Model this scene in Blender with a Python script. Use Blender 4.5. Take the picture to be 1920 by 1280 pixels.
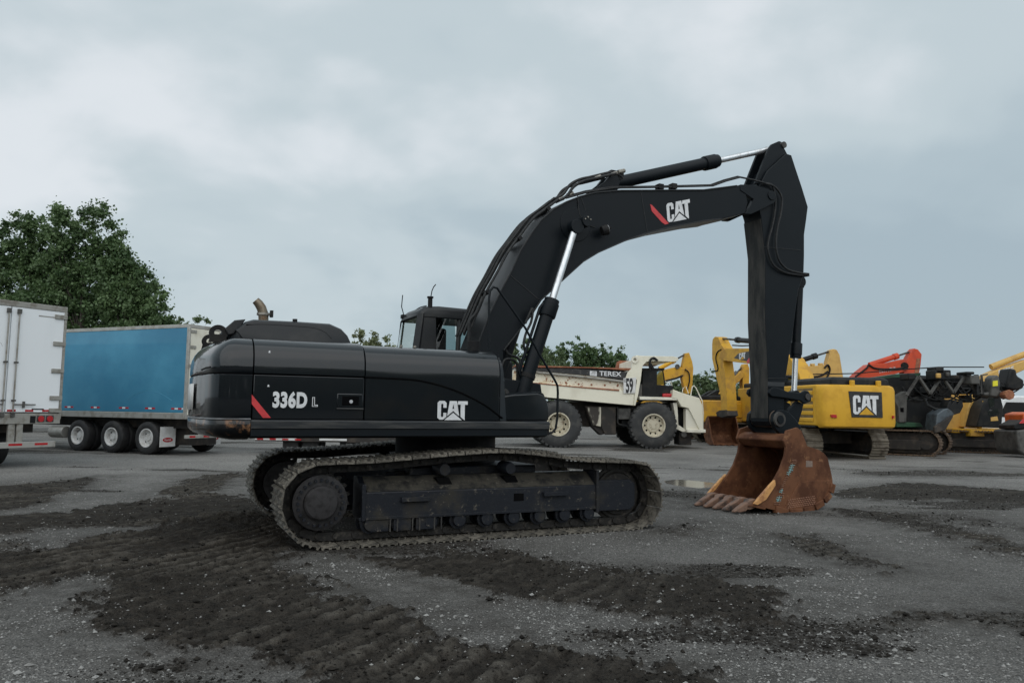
import bpy, bmesh, math, random
import numpy as np
from mathutils import Matrix, Vector

for o in list(bpy.data.objects):
    bpy.data.objects.remove(o)
SC = bpy.context.scene
COL = SC.collection
R = math.radians

# ------------------------------------------------------------------ camera
cam_data = bpy.data.cameras.new('camera')
cam = bpy.data.objects.new('camera', cam_data)
COL.objects.link(cam)
cam_data.lens = 27.0
cam_data.sensor_width = 36.0
cam_data.clip_start = 0.05
cam_data.clip_end = 6000.0
PITCH = math.atan(128.0 / 1440.0)
cam.matrix_world = (Matrix.Translation((0, 0, 1.6)) @ Matrix.Rotation(R(90) + PITCH, 4, 'X')
                    @ Matrix.Rotation(R(0.8), 4, 'Z'))
SC.camera = cam

# ------------------------------------------------------------------ sky and sun (overcast)
SUN_EL, SUN_AZ = R(40), R(178)      # azimuth clockwise from +Y: behind the camera
world = bpy.data.worlds.new('World')
SC.world = world
world.use_nodes = True
wn = world.node_tree
wn.nodes.clear()
def WN(t, **kw):
    n = wn.nodes.new(t)
    for k, v in kw.items():
        setattr(n, k, v)
    return n
def WL(a, b):
    wn.links.new(a, b)
sky = WN('ShaderNodeTexSky', sky_type='NISHITA', sun_disc=False, sun_elevation=SUN_EL, sun_rotation=SUN_AZ,
         air_density=1.2, dust_density=2.0)
geo = WN('ShaderNodeTexCoord')
sep = WN('ShaderNodeSeparateXYZ'); WL(geo.outputs['Generated'], sep.inputs[0])
zc = WN('ShaderNodeMath', operation='ABSOLUTE'); WL(sep.outputs['Z'], zc.inputs[0])
zb = WN('ShaderNodeMath', operation='ADD'); WL(zc.outputs[0], zb.inputs[0]); zb.inputs[1].default_value = 0.42
dx = WN('ShaderNodeMath', operation='DIVIDE'); WL(sep.outputs['X'], dx.inputs[0]); WL(zb.outputs[0], dx.inputs[1])
dy = WN('ShaderNodeMath', operation='DIVIDE'); WL(sep.outputs['Y'], dy.inputs[0]); WL(zb.outputs[0], dy.inputs[1])
cmb = WN('ShaderNodeCombineXYZ'); WL(dx.outputs[0], cmb.inputs[0]); WL(dy.outputs[0], cmb.inputs[1])
cmb.inputs[2].default_value = 47.22
def wnoise(scale, detail, rough, dist):
    n = WN('ShaderNodeTexNoise')
    n.inputs['Scale'].default_value = scale
    n.inputs['Detail'].default_value = detail
    n.inputs['Roughness'].default_value = rough
    n.inputs['Distortion'].default_value = dist
    WL(cmb.outputs[0], n.inputs['Vector'])
    return n
n1 = wnoise(0.62, 5, 0.5, 0.35)
n2 = wnoise(2.2, 6, 0.5, 0.35)
mixn = WN('ShaderNodeMath', operation='MULTIPLY_ADD')
WL(n2.outputs['Fac'], mixn.inputs[0]); mixn.inputs[1].default_value = 0.26
sc1 = WN('ShaderNodeMath', operation='MULTIPLY'); WL(n1.outputs['Fac'], sc1.inputs[0]); sc1.inputs[1].default_value = 0.88
WL(sc1.outputs[0], mixn.inputs[2])
ramp = WN('ShaderNodeValToRGB')
cr = ramp.color_ramp
cr.interpolation = 'EASE'
cr.elements[0].position = 0.45; cr.elements[0].color = (0.395, 0.488, 0.548, 1)
cr.elements[1].position = 0.685; cr.elements[1].color = (0.760, 0.805, 0.845, 1)
e = cr.elements.new(0.535); e.color = (0.452, 0.546, 0.600, 1)
e = cr.elements.new(0.61); e.color = (0.555, 0.640, 0.682, 1)
WL(mixn.outputs[0], ramp.inputs[0])
mul = WN('ShaderNodeVectorMath', operation='SCALE'); WL(ramp.outputs[0], mul.inputs[0]); mul.inputs['Scale'].default_value = 8.3
mx = WN('ShaderNodeMix', data_type='RGBA')
mx.inputs[0].default_value = 0.96           # the cloud deck covers nearly all of the blue
WL(sky.outputs[0], mx.inputs[6]); WL(mul.outputs[0], mx.inputs[7])
bg = WN('ShaderNodeBackground'); bg.inputs['Strength'].default_value = 0.1
WL(mx.outputs[2], bg.inputs[0])
wo = WN('ShaderNodeOutputWorld'); WL(bg.outputs[0], wo.inputs[0])

sd = bpy.data.lights.new('sun', 'SUN')
sd.energy = 1.5
sd.angle = R(115)
sd.color = (1.0, 0.99, 0.97)
sun = bpy.data.objects.new('sun', sd)
COL.objects.link(sun)
sdir = Vector((math.sin(SUN_AZ) * math.cos(SUN_EL), math.cos(SUN_AZ) * math.cos(SUN_EL), math.sin(SUN_EL)))
sun.rotation_euler = sdir.to_track_quat('Z', 'Y').to_euler()

SC.view_settings.view_transform = 'Standard'
SC.view_settings.look = 'None'
SC.view_settings.gamma = 1.0
SC.view_settings.use_curve_mapping = False
SC.view_settings.exposure = 0.25
SC.cycles.use_denoising = True
SC.cycles.denoising_prefilter = 'ACCURATE'
SC.cycles.max_bounces = 8

# ------------------------------------------------------------------ materials
def lin(r, g, b):
    def f(c):
        c /= 255.0
        return c / 12.92 if c <= 0.04045 else ((c + 0.055) / 1.055) ** 2.4
    return (f(r), f(g), f(b))

MATS = {}
def mat(name, col, rough=0.5, metal=0.0, coat=0.0, col2=None, scale=3.0, lo=0.45, hi=0.65, detail=6.0,
        rough2=None, bump=0.0, bscale=40.0, stretch=(1, 1, 1), col3=None, scale3=20.0, lo3=0.6, hi3=0.68, spec=0.5, vary=0.0):
    m = bpy.data.materials.new(name)
    m.use_nodes = True
    nt = m.node_tree
    b = nt.nodes['Principled BSDF']
    b.inputs['Roughness'].default_value = rough
    b.inputs['Metallic'].default_value = metal
    b.inputs['Coat Weight'].default_value = coat
    b.inputs['Coat Roughness'].default_value = 0.07
    b.inputs['Specular IOR Level'].default_value = spec
    b.inputs['Base Color'].default_value = (*col, 1)
    tc = nt.nodes.new('ShaderNodeTexCoord')
    mp = nt.nodes.new('ShaderNodeMapping')
    mp.inputs['Scale'].default_value = stretch
    nt.links.new(tc.outputs['Object'], mp.inputs[0])
    def noise(sc_, det, ro=0.6):
        n = nt.nodes.new('ShaderNodeTexNoise')
        n.inputs['Scale'].default_value = sc_
        n.inputs['Detail'].default_value = det
        n.inputs['Roughness'].default_value = ro
        nt.links.new(mp.outputs[0], n.inputs['Vector'])
        return n
    def ramp_(src, a, c):
        r = nt.nodes.new('ShaderNodeMapRange')
        r.interpolation_type = 'SMOOTHSTEP'
        r.inputs[1].default_value = a
        r.inputs[2].default_value = c
        nt.links.new(src, r.inputs[0])
        return r.outputs[0]
    def mixc(fac, a, c2):
        x = nt.nodes.new('ShaderNodeMix')
        x.data_type = 'RGBA'
        nt.links.new(fac, x.inputs[0])
        if isinstance(a, tuple):
            x.inputs[6].default_value = (*a, 1)
        else:
            nt.links.new(a, x.inputs[6])
        x.inputs[7].default_value = (*c2, 1)
        return x.outputs[2]
    cur = col
    if col2 is not None:
        f = ramp_(noise(scale, detail).outputs['Fac'], lo, hi)
        cur = mixc(f, cur, col2)
        if rough2 is not None:
            x = nt.nodes.new('ShaderNodeMix')
            nt.links.new(f, x.inputs[0])
            x.inputs[2].default_value = rough
            x.inputs[3].default_value = rough2
            nt.links.new(x.outputs[0], b.inputs['Roughness'])
    if col3 is not None:
        f3 = ramp_(noise(scale3, 8, 0.7).outputs['Fac'], lo3, hi3)
        cur = mixc(f3, cur, col3)
    if vary > 0:                                   # each piece a little cleaner or dirtier than the next
        oi = nt.nodes.new('ShaderNodeObjectInfo')
        vm = nt.nodes.new('ShaderNodeMath'); vm.operation = 'MULTIPLY'; vm.inputs[1].default_value = vary
        nt.links.new(oi.outputs['Random'], vm.inputs[0])
        cur = mixc(vm.outputs[0], cur, tuple(c * 0.18 for c in col))
    if not isinstance(cur, tuple):
        nt.links.new(cur, b.inputs['Base Color'])
    if bump > 0:
        bp = nt.nodes.new('ShaderNodeBump')
        bp.inputs['Strength'].default_value = bump
        bp.inputs['Distance'].default_value = 0.02
        nt.links.new(noise(bscale, 5).outputs['Fac'], bp.inputs['Height'])
        nt.links.new(bp.outputs[0], b.inputs['Normal'])
    MATS[name] = m
    return m

mat('gloss_black', (0.0026, 0.0048, 0.0072), 0.35, coat=0.85, col2=(0.008, 0.008, 0.008), scale=1.6, lo=0.5, hi=0.75, spec=0.15,
    bump=0.012, bscale=2.2, col3=(0.03, 0.028, 0.026), scale3=34, lo3=0.70, hi3=0.80)
mat('satin_black', (0.0040, 0.0066, 0.0092), 0.42, col2=(0.0068, 0.0095, 0.0122), scale=1.2, lo=0.4, hi=0.7, rough2=0.5, bump=0.02, bscale=30, spec=0.20,
    col3=(0.03, 0.029, 0.027), scale3=26, lo3=0.70, hi3=0.80)
mat('dull_black', (0.008, 0.008, 0.009), 0.65, spec=0.25, col2=(0.020, 0.019, 0.017), scale=5, bump=0.08)
mat('rail_grey', (0.024, 0.027, 0.030), 0.4, col2=(0.060, 0.060, 0.058), scale=4, stretch=(0.6, 3, 6))
mat('seam_black', (0.003, 0.003, 0.0035), 0.8, spec=0.05, col2=(0.006, 0.006, 0.006))
mat('hood_black', (0.016, 0.018, 0.020), 0.42, spec=0.35, col2=(0.030, 0.030, 0.030), scale=2.2, bump=0.02, bscale=60)
mat('rubber_hose', (0.013, 0.014, 0.015), 0.5, spec=0.3, col2=(0.030, 0.030, 0.029), scale=14)
mat('chrome', (0.72, 0.74, 0.76), 0.22, metal=0.75, col2=(0.55, 0.55, 0.55), scale=18, rough2=0.35, stretch=(1, 1, 0.2))
mat('fitting_metal', (0.32, 0.30, 0.26), 0.45, metal=0.5, col2=(0.10, 0.09, 0.08), scale=20)
mat('exhaust_metal', (0.21, 0.175, 0.13), 0.42, metal=0.8, col2=(0.16, 0.10, 0.06), scale=9, rough2=0.6)
mat('track_steel', (0.225, 0.203, 0.166), 0.6, metal=0.1, col2=(0.032, 0.028, 0.023), scale=7.5, lo=0.40, hi=0.60, rough2=0.85, bump=0.3, bscale=45,
    col3=(0.30, 0.27, 0.225), scale3=17, lo3=0.58, hi3=0.72, vary=0.6)
mat('chain_dark', (0.018, 0.016, 0.014), 0.65, metal=0.2, col2=(0.060, 0.052, 0.043), scale=13, lo=0.52, hi=0.68, bump=0.3)
mat('frame_muddy', (0.010, 0.012, 0.017), 0.5, spec=0.3, col2=(0.036, 0.033, 0.028), scale=3.0, lo=0.50, hi=0.72, rough2=0.9, bump=0.15, bscale=26,
    col3=(0.13, 0.115, 0.092), scale3=15, lo3=0.58, hi3=0.72)
mat('hub_grey', (0.034, 0.032, 0.033), 0.6, spec=0.3, col2=(0.016, 0.015, 0.015), scale=12, bump=0.1)
mat('worn_steel', (0.085, 0.080, 0.073), 0.5, metal=0.3, col2=(0.036, 0.034, 0.033), scale=3.5, lo=0.35, hi=0.66, rough2=0.7, stretch=(2, 2, 0.5),
    col3=(0.17, 0.16, 0.145), scale3=11, lo3=0.63, hi3=0.75, bump=0.1)
mat('under_worn', (0.060, 0.056, 0.050), 0.55, metal=0.1, spec=0.3, col2=(0.018, 0.019, 0.019), scale=3.5, lo=0.35, hi=0.66, stretch=(2, 2, 0.5),
    col3=(0.12, 0.11, 0.10), scale3=11, lo3=0.62, hi3=0.75, bump=0.1)
mat('bucket_rust', (0.165, 0.070, 0.034), 0.62, metal=0.1, spec=0.25, col2=(0.085, 0.034, 0.018), scale=2.6, lo=0.40, hi=0.64, rough2=0.8, bump=0.12, bscale=38,
    col3=(0.30, 0.15, 0.075), scale3=5.5, lo3=0.55, hi3=0.72)
mat('bucket_inside', (0.210, 0.095, 0.042), 0.75, spec=0.2, col2=(0.075, 0.038, 0.022), scale=2.5, bump=0.2)
mat('tooth_steel', (0.20, 0.118, 0.082), 0.5, metal=0.2, spec=0.3, col2=(0.050, 0.041, 0.037), scale=7, rough2=0.6, bump=0.1)
mat('cutter_orange', (0.62, 0.32, 0.11), 0.5, col2=(0.34, 0.15, 0.06), scale=7, bump=0.05)
mat('weld_cyan', (0.20, 0.42, 0.43), 0.6, col2=(0.26, 0.22, 0.17), scale=30, lo=0.42, hi=0.6)
mat('weld_rust', (0.28, 0.14, 0.085), 0.55, metal=0.2, col2=(0.14, 0.06, 0.035), scale=30)
mat('patch_grey', (0.20, 0.15, 0.12), 0.6, col2=(0.28, 0.20, 0.15), scale=30)
mat('decal_white', (0.74, 0.75, 0.76), 0.4, col2=(0.64, 0.65, 0.66), scale=9)
mat('decal_red', (0.60, 0.045, 0.050), 0.4, col2=(0.50, 0.035, 0.04), scale=9)
mat('decal_black', (0.014, 0.014, 0.015), 0.4, col2=(0.03, 0.03, 0.03), scale=9)
mat('yellow', (0.66, 0.365, 0.030), 0.45, spec=0.3, col2=(0.56, 0.30, 0.024), scale=1.6, rough2=0.55, col3=(0.22, 0.13, 0.05), scale3=9, lo3=0.66, hi3=0.78)
mat('yellow_worn', (0.62, 0.34, 0.032), 0.5, spec=0.3, col2=(0.46, 0.25, 0.05), scale=1.7, rough2=0.65, col3=(0.14, 0.08, 0.04), scale3=6, lo3=0.60, hi3=0.72)
mat('yellow_pale', (0.62, 0.38, 0.10), 0.5, col2=(0.52, 0.30, 0.08), scale=2, col3=(0.2, 0.12, 0.06), scale3=8, lo3=0.64, hi3=0.76)
mat('red_orange', (0.56, 0.068, 0.024), 0.45, spec=0.3, col2=(0.44, 0.055, 0.026), scale=2.2, col3=(0.15, 0.06, 0.04), scale3=9, lo3=0.66, hi3=0.76)
mat('orange', (0.72, 0.13, 0.02), 0.45, col2=(0.6, 0.10, 0.02), scale=3)
mat('machine_dark', (0.008, 0.009, 0.010), 0.5, spec=0.25, col2=(0.022, 0.021, 0.019), scale=2.5, bump=0.05)
mat('machine_grey', (0.085, 0.082, 0.075), 0.55, col2=(0.04, 0.038, 0.035), scale=3, bump=0.05)
mat('steel_blue', (0.085, 0.105, 0.12), 0.5, metal=0.3, col2=(0.05, 0.055, 0.06), scale=4)
mat('machine_green', (0.020, 0.075, 0.035), 0.5, col2=(0.012, 0.035, 0.02), scale=2)
mat('bg_track', (0.175, 0.15, 0.115), 0.65, metal=0.2, col2=(0.085, 0.068, 0.05), scale=4, rough2=0.85, bump=0.2)
mat('bg_track_brown', (0.15, 0.10, 0.065), 0.7, metal=0.1, col2=(0.075, 0.05, 0.035), scale=4, bump=0.2)
mat('bg_underframe', (0.025, 0.022, 0.02), 0.8, col2=(0.06, 0.048, 0.038), scale=2.5)
mat('cream', (0.80, 0.765, 0.63), 0.5, col2=(0.70, 0.66, 0.53), scale=0.9, rough2=0.6, bump=0.03, bscale=12,
    col3=(0.42, 0.25, 0.12), scale3=3.2, lo3=0.66, hi3=0.74)
mat('cream_rusty', (0.78, 0.72, 0.58), 0.55, col2=(0.58, 0.46, 0.30), scale=1.6, col3=(0.30, 0.13, 0.06), scale3=5, lo3=0.57, hi3=0.64)
mat('cream_plain', (0.78, 0.75, 0.64), 0.5, col2=(0.68, 0.64, 0.53), scale=2)
mat('rust', (0.24, 0.085, 0.045), 0.75, col2=(0.36, 0.15, 0.07), scale=4, bump=0.1)
mat('chipped_black', (0.018, 0.018, 0.019), 0.5, col2=(0.045, 0.043, 0.042), scale=4, col3=(0.40, 0.34, 0.28), scale3=7, lo3=0.62, hi3=0.68)
mat('tyre', (0.030, 0.031, 0.032), 0.75, col2=(0.058, 0.057, 0.054), scale=2.5, bump=0.1, bscale=30)
mat('tyre_dark', (0.020, 0.020, 0.021), 0.7, col2=(0.034, 0.033, 0.032), scale=4, bump=0.05)
mat('rim_cream', (0.58, 0.53, 0.41), 0.55, col2=(0.28, 0.22, 0.15), scale=6, lo=0.5, hi=0.7)
mat('rim_white', (0.72, 0.72, 0.71), 0.4, col2=(0.55, 0.53, 0.5), scale=6)
mat('trailer_white', (0.84, 0.87, 0.89), 0.38, col2=(0.78, 0.81, 0.83), scale=0.8, rough2=0.45, stretch=(1, 1, 0.25),
    col3=(0.62, 0.62, 0.60), scale3=4, lo3=0.64, hi3=0.8)
mat('trailer_blue', (0.014, 0.165, 0.290), 0.36, coat=1.0, col2=(0.055, 0.275, 0.420), scale=0.7, rough2=0.5, stretch=(0.45, 1, 0.5), lo=0.35, hi=0.7,
    col3=(0.06, 0.23, 0.34), scale3=2.0, lo3=0.58, hi3=0.85)
mat('aluminium', (0.42, 0.41, 0.38), 0.45, metal=0.4, col2=(0.30, 0.285, 0.25), scale=3, rough2=0.6)
mat('galvanised', (0.34, 0.33, 0.30), 0.5, metal=0.3, col2=(0.22, 0.20, 0.17), scale=5)
mat('flap_white', (0.68, 0.68, 0.67), 0.55, col2=(0.58, 0.57, 0.55), scale=5)
mat('lamp_red', (0.45, 0.015, 0.02), 0.25, col2=(0.36, 0.012, 0.015), scale=20)
mat('lamp_amber', (0.7, 0.3, 0.03), 0.25, col2=(0.6, 0.25, 0.03), scale=20)
mat('lamp_lens', (0.55, 0.56, 0.58), 0.1, col2=(0.45, 0.46, 0.48), scale=20)
mat('yellow_label', (0.80, 0.72, 0.03), 0.5, col2=(0.7, 0.62, 0.03), scale=20)
mat('bark', (0.060, 0.050, 0.040), 0.85, col2=(0.10, 0.09, 0.075), scale=6, stretch=(4, 4, 0.6), bump=0.5)
mat('stone', (0.20, 0.195, 0.185), 0.75, col2=(0.34, 0.335, 0.32), scale=11, lo=0.4, hi=0.7)
mat('mud', (0.016, 0.0145, 0.0125), 0.85, spec=0.1, col2=(0.032, 0.0285, 0.024), scale=12, bump=0.5)
mat('water', (0.095, 0.085, 0.070), 0.10, col2=(0.14, 0.125, 0.10), scale=2, bump=0.05, bscale=6)
mat('nose_worn', (0.105, 0.078, 0.060), 0.6, col2=(0.040, 0.034, 0.030), scale=7, spec=0.3, bump=0.1)
mat('roof_dust', (0.062, 0.057, 0.047), 0.9, spec=0.15, col2=(0.020, 0.020, 0.020), scale=4.5, lo=0.42, hi=0.62, bump=0.3, bscale=30,
    col3=(0.12, 0.108, 0.088), scale3=12, lo3=0.56, hi3=0.7)

def leaf_mat(name, c1, c2):
    m = bpy.data.materials.new(name)
    m.use_nodes = True
    nt = m.node_tree
    b = nt.nodes['Principled BSDF']
    b.inputs['Roughness'].default_value = 0.55
    at = nt.nodes.new('ShaderNodeAttribute'); at.attribute_name = 'leaf_tone'
    x = nt.nodes.new('ShaderNodeMix'); x.data_type = 'RGBA'
    nt.links.new(at.outputs['Fac'], x.inputs[0])
    x.inputs[6].default_value = (*c1, 1); x.inputs[7].default_value = (*c2, 1)
    nt.links.new(x.outputs[2], b.inputs['Base Color'])
    tr = nt.nodes.new('ShaderNodeBsdfTranslucent')
    nt.links.new(x.outputs[2], tr.inputs[0])
    ms = nt.nodes.new('ShaderNodeMixShader'); ms.inputs[0].default_value = 0.3
    nt.links.new(b.outputs[0], ms.inputs[1]); nt.links.new(tr.outputs[0], ms.inputs[2])
    nt.links.new(ms.outputs[0], nt.nodes['Material Output'].inputs[0])
    MATS[name] = m
leaf_mat('leaf_deep', (0.050, 0.095, 0.034), (0.130, 0.200, 0.080))
leaf_mat('leaf_mid', (0.070, 0.115, 0.046), (0.165, 0.220, 0.105))
leaf_mat('leaf_pale', (0.130, 0.160, 0.070), (0.250, 0.270, 0.140))

def glass_mat(name, tint, refl):
    m = bpy.data.materials.new(name)
    m.use_nodes = True
    nt = m.node_tree
    nt.nodes.remove(nt.nodes['Principled BSDF'])
    tr = nt.nodes.new('ShaderNodeBsdfTransparent'); tr.inputs[0].default_value = (*tint, 1)
    gl = nt.nodes.new('ShaderNodeBsdfGlossy'); gl.inputs['Roughness'].default_value = 0.03
    lw = nt.nodes.new('ShaderNodeLayerWeight')
    pw_ = nt.nodes.new('ShaderNodeMath'); pw_.operation = 'POWER'; pw_.inputs[1].default_value = 4.5
    nt.links.new(lw.outputs['Facing'], pw_.inputs[0])
    mr = nt.nodes.new('ShaderNodeMath'); mr.operation = 'MULTIPLY_ADD'; mr.inputs[1].default_value = 0.9; mr.inputs[2].default_value = 0.045 * refl
    nt.links.new(pw_.outputs[0], mr.inputs[0])
    ms = nt.nodes.new('ShaderNodeMixShader')
    nt.links.new(mr.outputs[0], ms.inputs[0]); nt.links.new(tr.outputs[0], ms.inputs[1]); nt.links.new(gl.outputs[0], ms.inputs[2])
    nt.links.new(ms.outputs[0], nt.nodes['Material Output'].inputs[0])
    MATS[name] = m
glass_mat('glass_clear', (0.90, 0.95, 0.92), 2.0)
glass_mat('glass_tint', (0.34, 0.44, 0.46), 1.2)

# ------------------------------------------------------------------ mesh helpers
class G:
    """collects geometry; build() links it as one mesh object"""
    def __init__(s):
        s.v = []; s.f = []
    def add(s, vs, fs):
        n = len(s.v)
        s.v += [tuple(p) for p in vs]
        s.f += [tuple(i + n for i in f) for f in fs]
        return s
    def prism(s, poly, v0, v1):                      # profile in (u, z), thickness along v
        n = len(poly)
        vs = [(a, v0, b) for a, b in poly] + [(a, v1, b) for a, b in poly]
        fs = [tuple(range(n)), tuple(range(2 * n - 1, n - 1, -1))]
        fs += [(i, n + i, n + (i + 1) % n, (i + 1) % n) for i in range(n)]
        return s.add(vs, fs)
    def prism_u(s, poly, u0, u1):                    # profile in (v, z)
        n = len(poly)
        vs = [(u0, a, b) for a, b in poly] + [(u1, a, b) for a, b in poly]
        fs = [tuple(range(n)), tuple(range(2 * n - 1, n - 1, -1))]
        fs += [(i, n + i, n + (i + 1) % n, (i + 1) % n) for i in range(n)]
        return s.add(vs, fs)
    def prism_z(s, poly, z0, z1):                    # outline in (u, v)
        n = len(poly)
        vs = [(a, b, z0) for a, b in poly] + [(a, b, z1) for a, b in poly]
        fs = [tuple(range(n)), tuple(range(2 * n - 1, n - 1, -1))]
        fs += [(i, n + i, n + (i + 1) % n, (i + 1) % n) for i in range(n)]
        return s.add(vs, fs)
    def box(s, u0, u1, v0, v1, z0, z1):
        return s.prism([(u0, z0), (u1, z0), (u1, z1), (u0, z1)], v0, v1)
    def loft(s, rings, cap=True, closed=True):
        n = len(rings[0])
        vs = [p for r in rings for p in r]
        fs = []
        m = n if closed else n - 1
        for k in range(len(rings) - 1):
            for i in range(m):
                j = (i + 1) % n
                fs.append((k * n + i, k * n + j, (k + 1) * n + j, (k + 1) * n + i))
        if cap:
            fs.append(tuple(range(n)))
            fs.append(tuple(range(len(rings) * n - 1, (len(rings) - 1) * n - 1, -1)))
        return s.add(vs, fs)
    def tube(s, path, r, seg=8, radii=None):
        P = [Vector(p) for p in path]
        n = len(P)
        T = []
        for i in range(n):
            t = (P[min(i + 1, n - 1)] - P[max(i - 1, 0)])
            T.append(t.normalized() if t.length > 1e-9 else Vector((0, 0, 1)))
        a = Vector((0, 1, 0)) if abs(T[0].y) < 0.9 else Vector((1, 0, 0))
        nrm = T[0].cross(a).normalized()
        rings = []
        for i in range(n):
            if i:
                nrm = (nrm - T[i] * nrm.dot(T[i]))
                if nrm.length < 1e-6:
                    nrm = T[i].cross(a)
                nrm.normalize()
            bn = T[i].cross(nrm)
            rr = radii[i] if radii else r
            rings.append([tuple(P[i] + (nrm * math.cos(2 * math.pi * k / seg) + bn * math.sin(2 * math.pi * k / seg)) * rr) for k in range(seg)])
        return s.loft(rings)
    def cyl(s, p0, p1, r, seg=16, r2=None):
        return s.tube([p0, p1], r, seg, [r, r if r2 is None else r2])
    def lathe_v(s, c, prof, seg=32, ring=False, open_start=False):     # axis along v through c = (u, v, z); prof = [(radius, dv)]
        rings = [[(c[0] + r * math.cos(2 * math.pi * k / seg), c[1] + h, c[2] + r * math.sin(2 * math.pi * k / seg)) for k in range(seg)] for r, h in prof]
        if ring:
            n = len(rings); vs = [p for q in rings for p in q]; fs = []
            for k in range(n):
                for i in range(seg):
                    j = (i + 1) % seg
                    fs.append((k * seg + i, k * seg + j, ((k + 1) % n) * seg + j, ((k + 1) % n) * seg + i))
            return s.add(vs, fs)
        if open_start:
            s.loft(rings, cap=False)
            m = len(s.v) - seg
            s.f.append(tuple(range(m, m + seg)))
            return s
        return s.loft(rings)
    def build(s, name, m, parent=None, bevel=0.0, seg=2, smooth=35, mirror=None):
        vs = s.v
        if mirror is not None:
            vs = [(a, 2 * mirror - b, c) for a, b, c in vs]
        me = bpy.data.meshes.new(name)
        me.from_pydata(vs, [], s.f)
        bm = bmesh.new(); bm.from_mesh(me)
        bmesh.ops.recalc_face_normals(bm, faces=bm.faces)
        bm.to_mesh(me); bm.free()
        me.materials.append(MATS[m])
        if smooth:
            me.shade_smooth()
            me.set_sharp_from_angle(angle=R(smooth))
        o = bpy.data.objects.new(name, me)
        COL.objects.link(o)
        if parent is not None:
            o.parent = parent
        if bevel > 0:
            b = o.modifiers.new('edge', 'BEVEL')
            b.width = bevel; b.segments = seg; b.limit_method = 'ANGLE'; b.angle_limit = R(40)
        return o

def thing(name, label, cat, loc=(0, 0, 0), yaw=0.0, group=None):
    o = bpy.data.objects.new(name, None)
    o.empty_display_size = 0.3
    COL.objects.link(o)
    o.location = loc
    o.rotation_euler = (0, 0, R(yaw))
    o['label'] = label; o['category'] = cat
    if group:
        o['group'] = group
    return o
def holder(name, parent):
    o = bpy.data.objects.new(name, None)
    o.empty_display_size = 0.1
    COL.objects.link(o)
    o.parent = parent
    return o
def catmull(pts, per=6, closed=False):
    P = [np.array(p, float) for p in pts]
    n = len(P); out = []
    rng = range(n) if closed else range(n - 1)
    for i in rng:
        p0 = P[(i - 1) % n] if closed or i > 0 else P[0]
        p1 = P[i]; p2 = P[(i + 1) % n]
        p3 = P[(i + 2) % n] if closed or i + 2 < n else P[-1]
        for k in range(per):
            t = k / per
            out.append(tuple(0.5 * ((2 * p1) + (-p0 + p2) * t + (2 * p0 - 5 * p1 + 4 * p2 - p3) * t * t + (-p0 + 3 * p1 - 3 * p2 + p3) * t ** 3)))
    if not closed:
        out.append(tuple(P[-1]))
    return out
def smooth_tube(g, pts, r, per=5, seg=8):
    return g.tube(catmull(pts, per), r, seg)

def flat(g, polys, o, ex, ez, thick=0.003):
    """flat shapes given as 2-D outlines, laid on a surface: o + x*ex + y*ez, 'thick' proud of it"""
    o = Vector(o); ex = Vector(ex); ez = Vector(ez)
    nrm = ex.cross(ez).normalized()
    for poly in polys:
        n = len(poly)
        top = [tuple(o + ex * x + ez * y + nrm * thick) for x, y in poly]
        bot = [tuple(o + ex * x + ez * y - nrm * thick * 0.5) for x, y in poly]
        g.add(top + bot, [tuple(range(n))] + [(i, n + i, n + (i + 1) % n, (i + 1) % n) for i in range(n)])
    return g
_al = [(0.63, 0.98), (0.815, 0.98), (0.815, 0.84), (0.765, 0.58), (0.815, 0.58), (0.815, 0.475), (0.71, 0.375), (0.50, 0.205)]
TRIANGLE = [(0.36, 0.0), (1.27, 0.0), (0.815, 0.375)]
LOGO = [
    [(0.10, 0.98), (0.36, 0.98), (0.46, 0.88), (0.46, 0.63), (0.30, 0.63), (0.30, 0.80), (0.26, 0.83), (0.22, 0.83), (0.18, 0.80),
     (0.18, 0.19), (0.22, 0.15), (0.26, 0.15), (0.30, 0.19), (0.30, 0.37), (0.46, 0.37), (0.46, 0.17), (0.29, 0.02), (0.10, 0.02), (0.0, 0.12), (0.0, 0.88)],
    _al, [(1.63 - x, y) for x, y in reversed(_al)],
    [(1.07, 0.98), (1.57, 0.98), (1.57, 0.80), (1.42, 0.80), (1.42, -0.0), (1.40, -0.0), (1.20, 0.17), (1.20, 0.80), (1.04, 0.80)],
]
def logo_parts(parent, o, ex, ez, colour='decal_white', tri='decal_white', thick=0.003, bevel=0):
    g = flat(G(), LOGO, o, ex, ez, thick)
    a = g.build('lettering', colour, parent, smooth=0)
    t = flat(G(), [TRIANGLE], o, ex, ez, thick).build('emblem', tri, parent, smooth=0)
    return a, t
def text_obj(name, body, parent, o, ex, ez, m, offset=0.0, thick=0.003, squeeze=1.0, spacing=1.0, shear=0.0):
    """lettering as a thin mesh; ex, ez: direction and size of one em across / up, o: lower left corner"""
    cu = bpy.data.curves.new(name, 'FONT')
    cu.body = body
    cu.offset = offset
    cu.space_character = spacing
    cu.shear = shear
    cu.resolution_u = 4
    tmp = bpy.data.objects.new(name + '_tmp', cu)
    COL.objects.link(tmp)
    dg = bpy.context.evaluated_depsgraph_get()
    me0 = tmp.evaluated_get(dg).to_mesh()
    vs = [tuple(v.co) for v in me0.vertices]; fs = [tuple(p.vertices) for p in me0.polygons]
    tmp.evaluated_get(dg).to_mesh_clear()
    bpy.data.objects.remove(tmp); bpy.data.curves.remove(cu)
    o = Vector(o); ex = Vector(ex); ez = Vector(ez)
    nrm = ex.cross(ez).normalized()
    me = bpy.data.meshes.new(name)
    me.from_pydata([tuple(o + ex * (x * squeeze) + ez * y + nrm * thick) for x, y, _ in vs], [], fs)
    me.materials.append(MATS[m])
    ob = bpy.data.objects.new(name, me)
    COL.objects.link(ob)
    ob.parent = parent
    return ob

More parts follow.
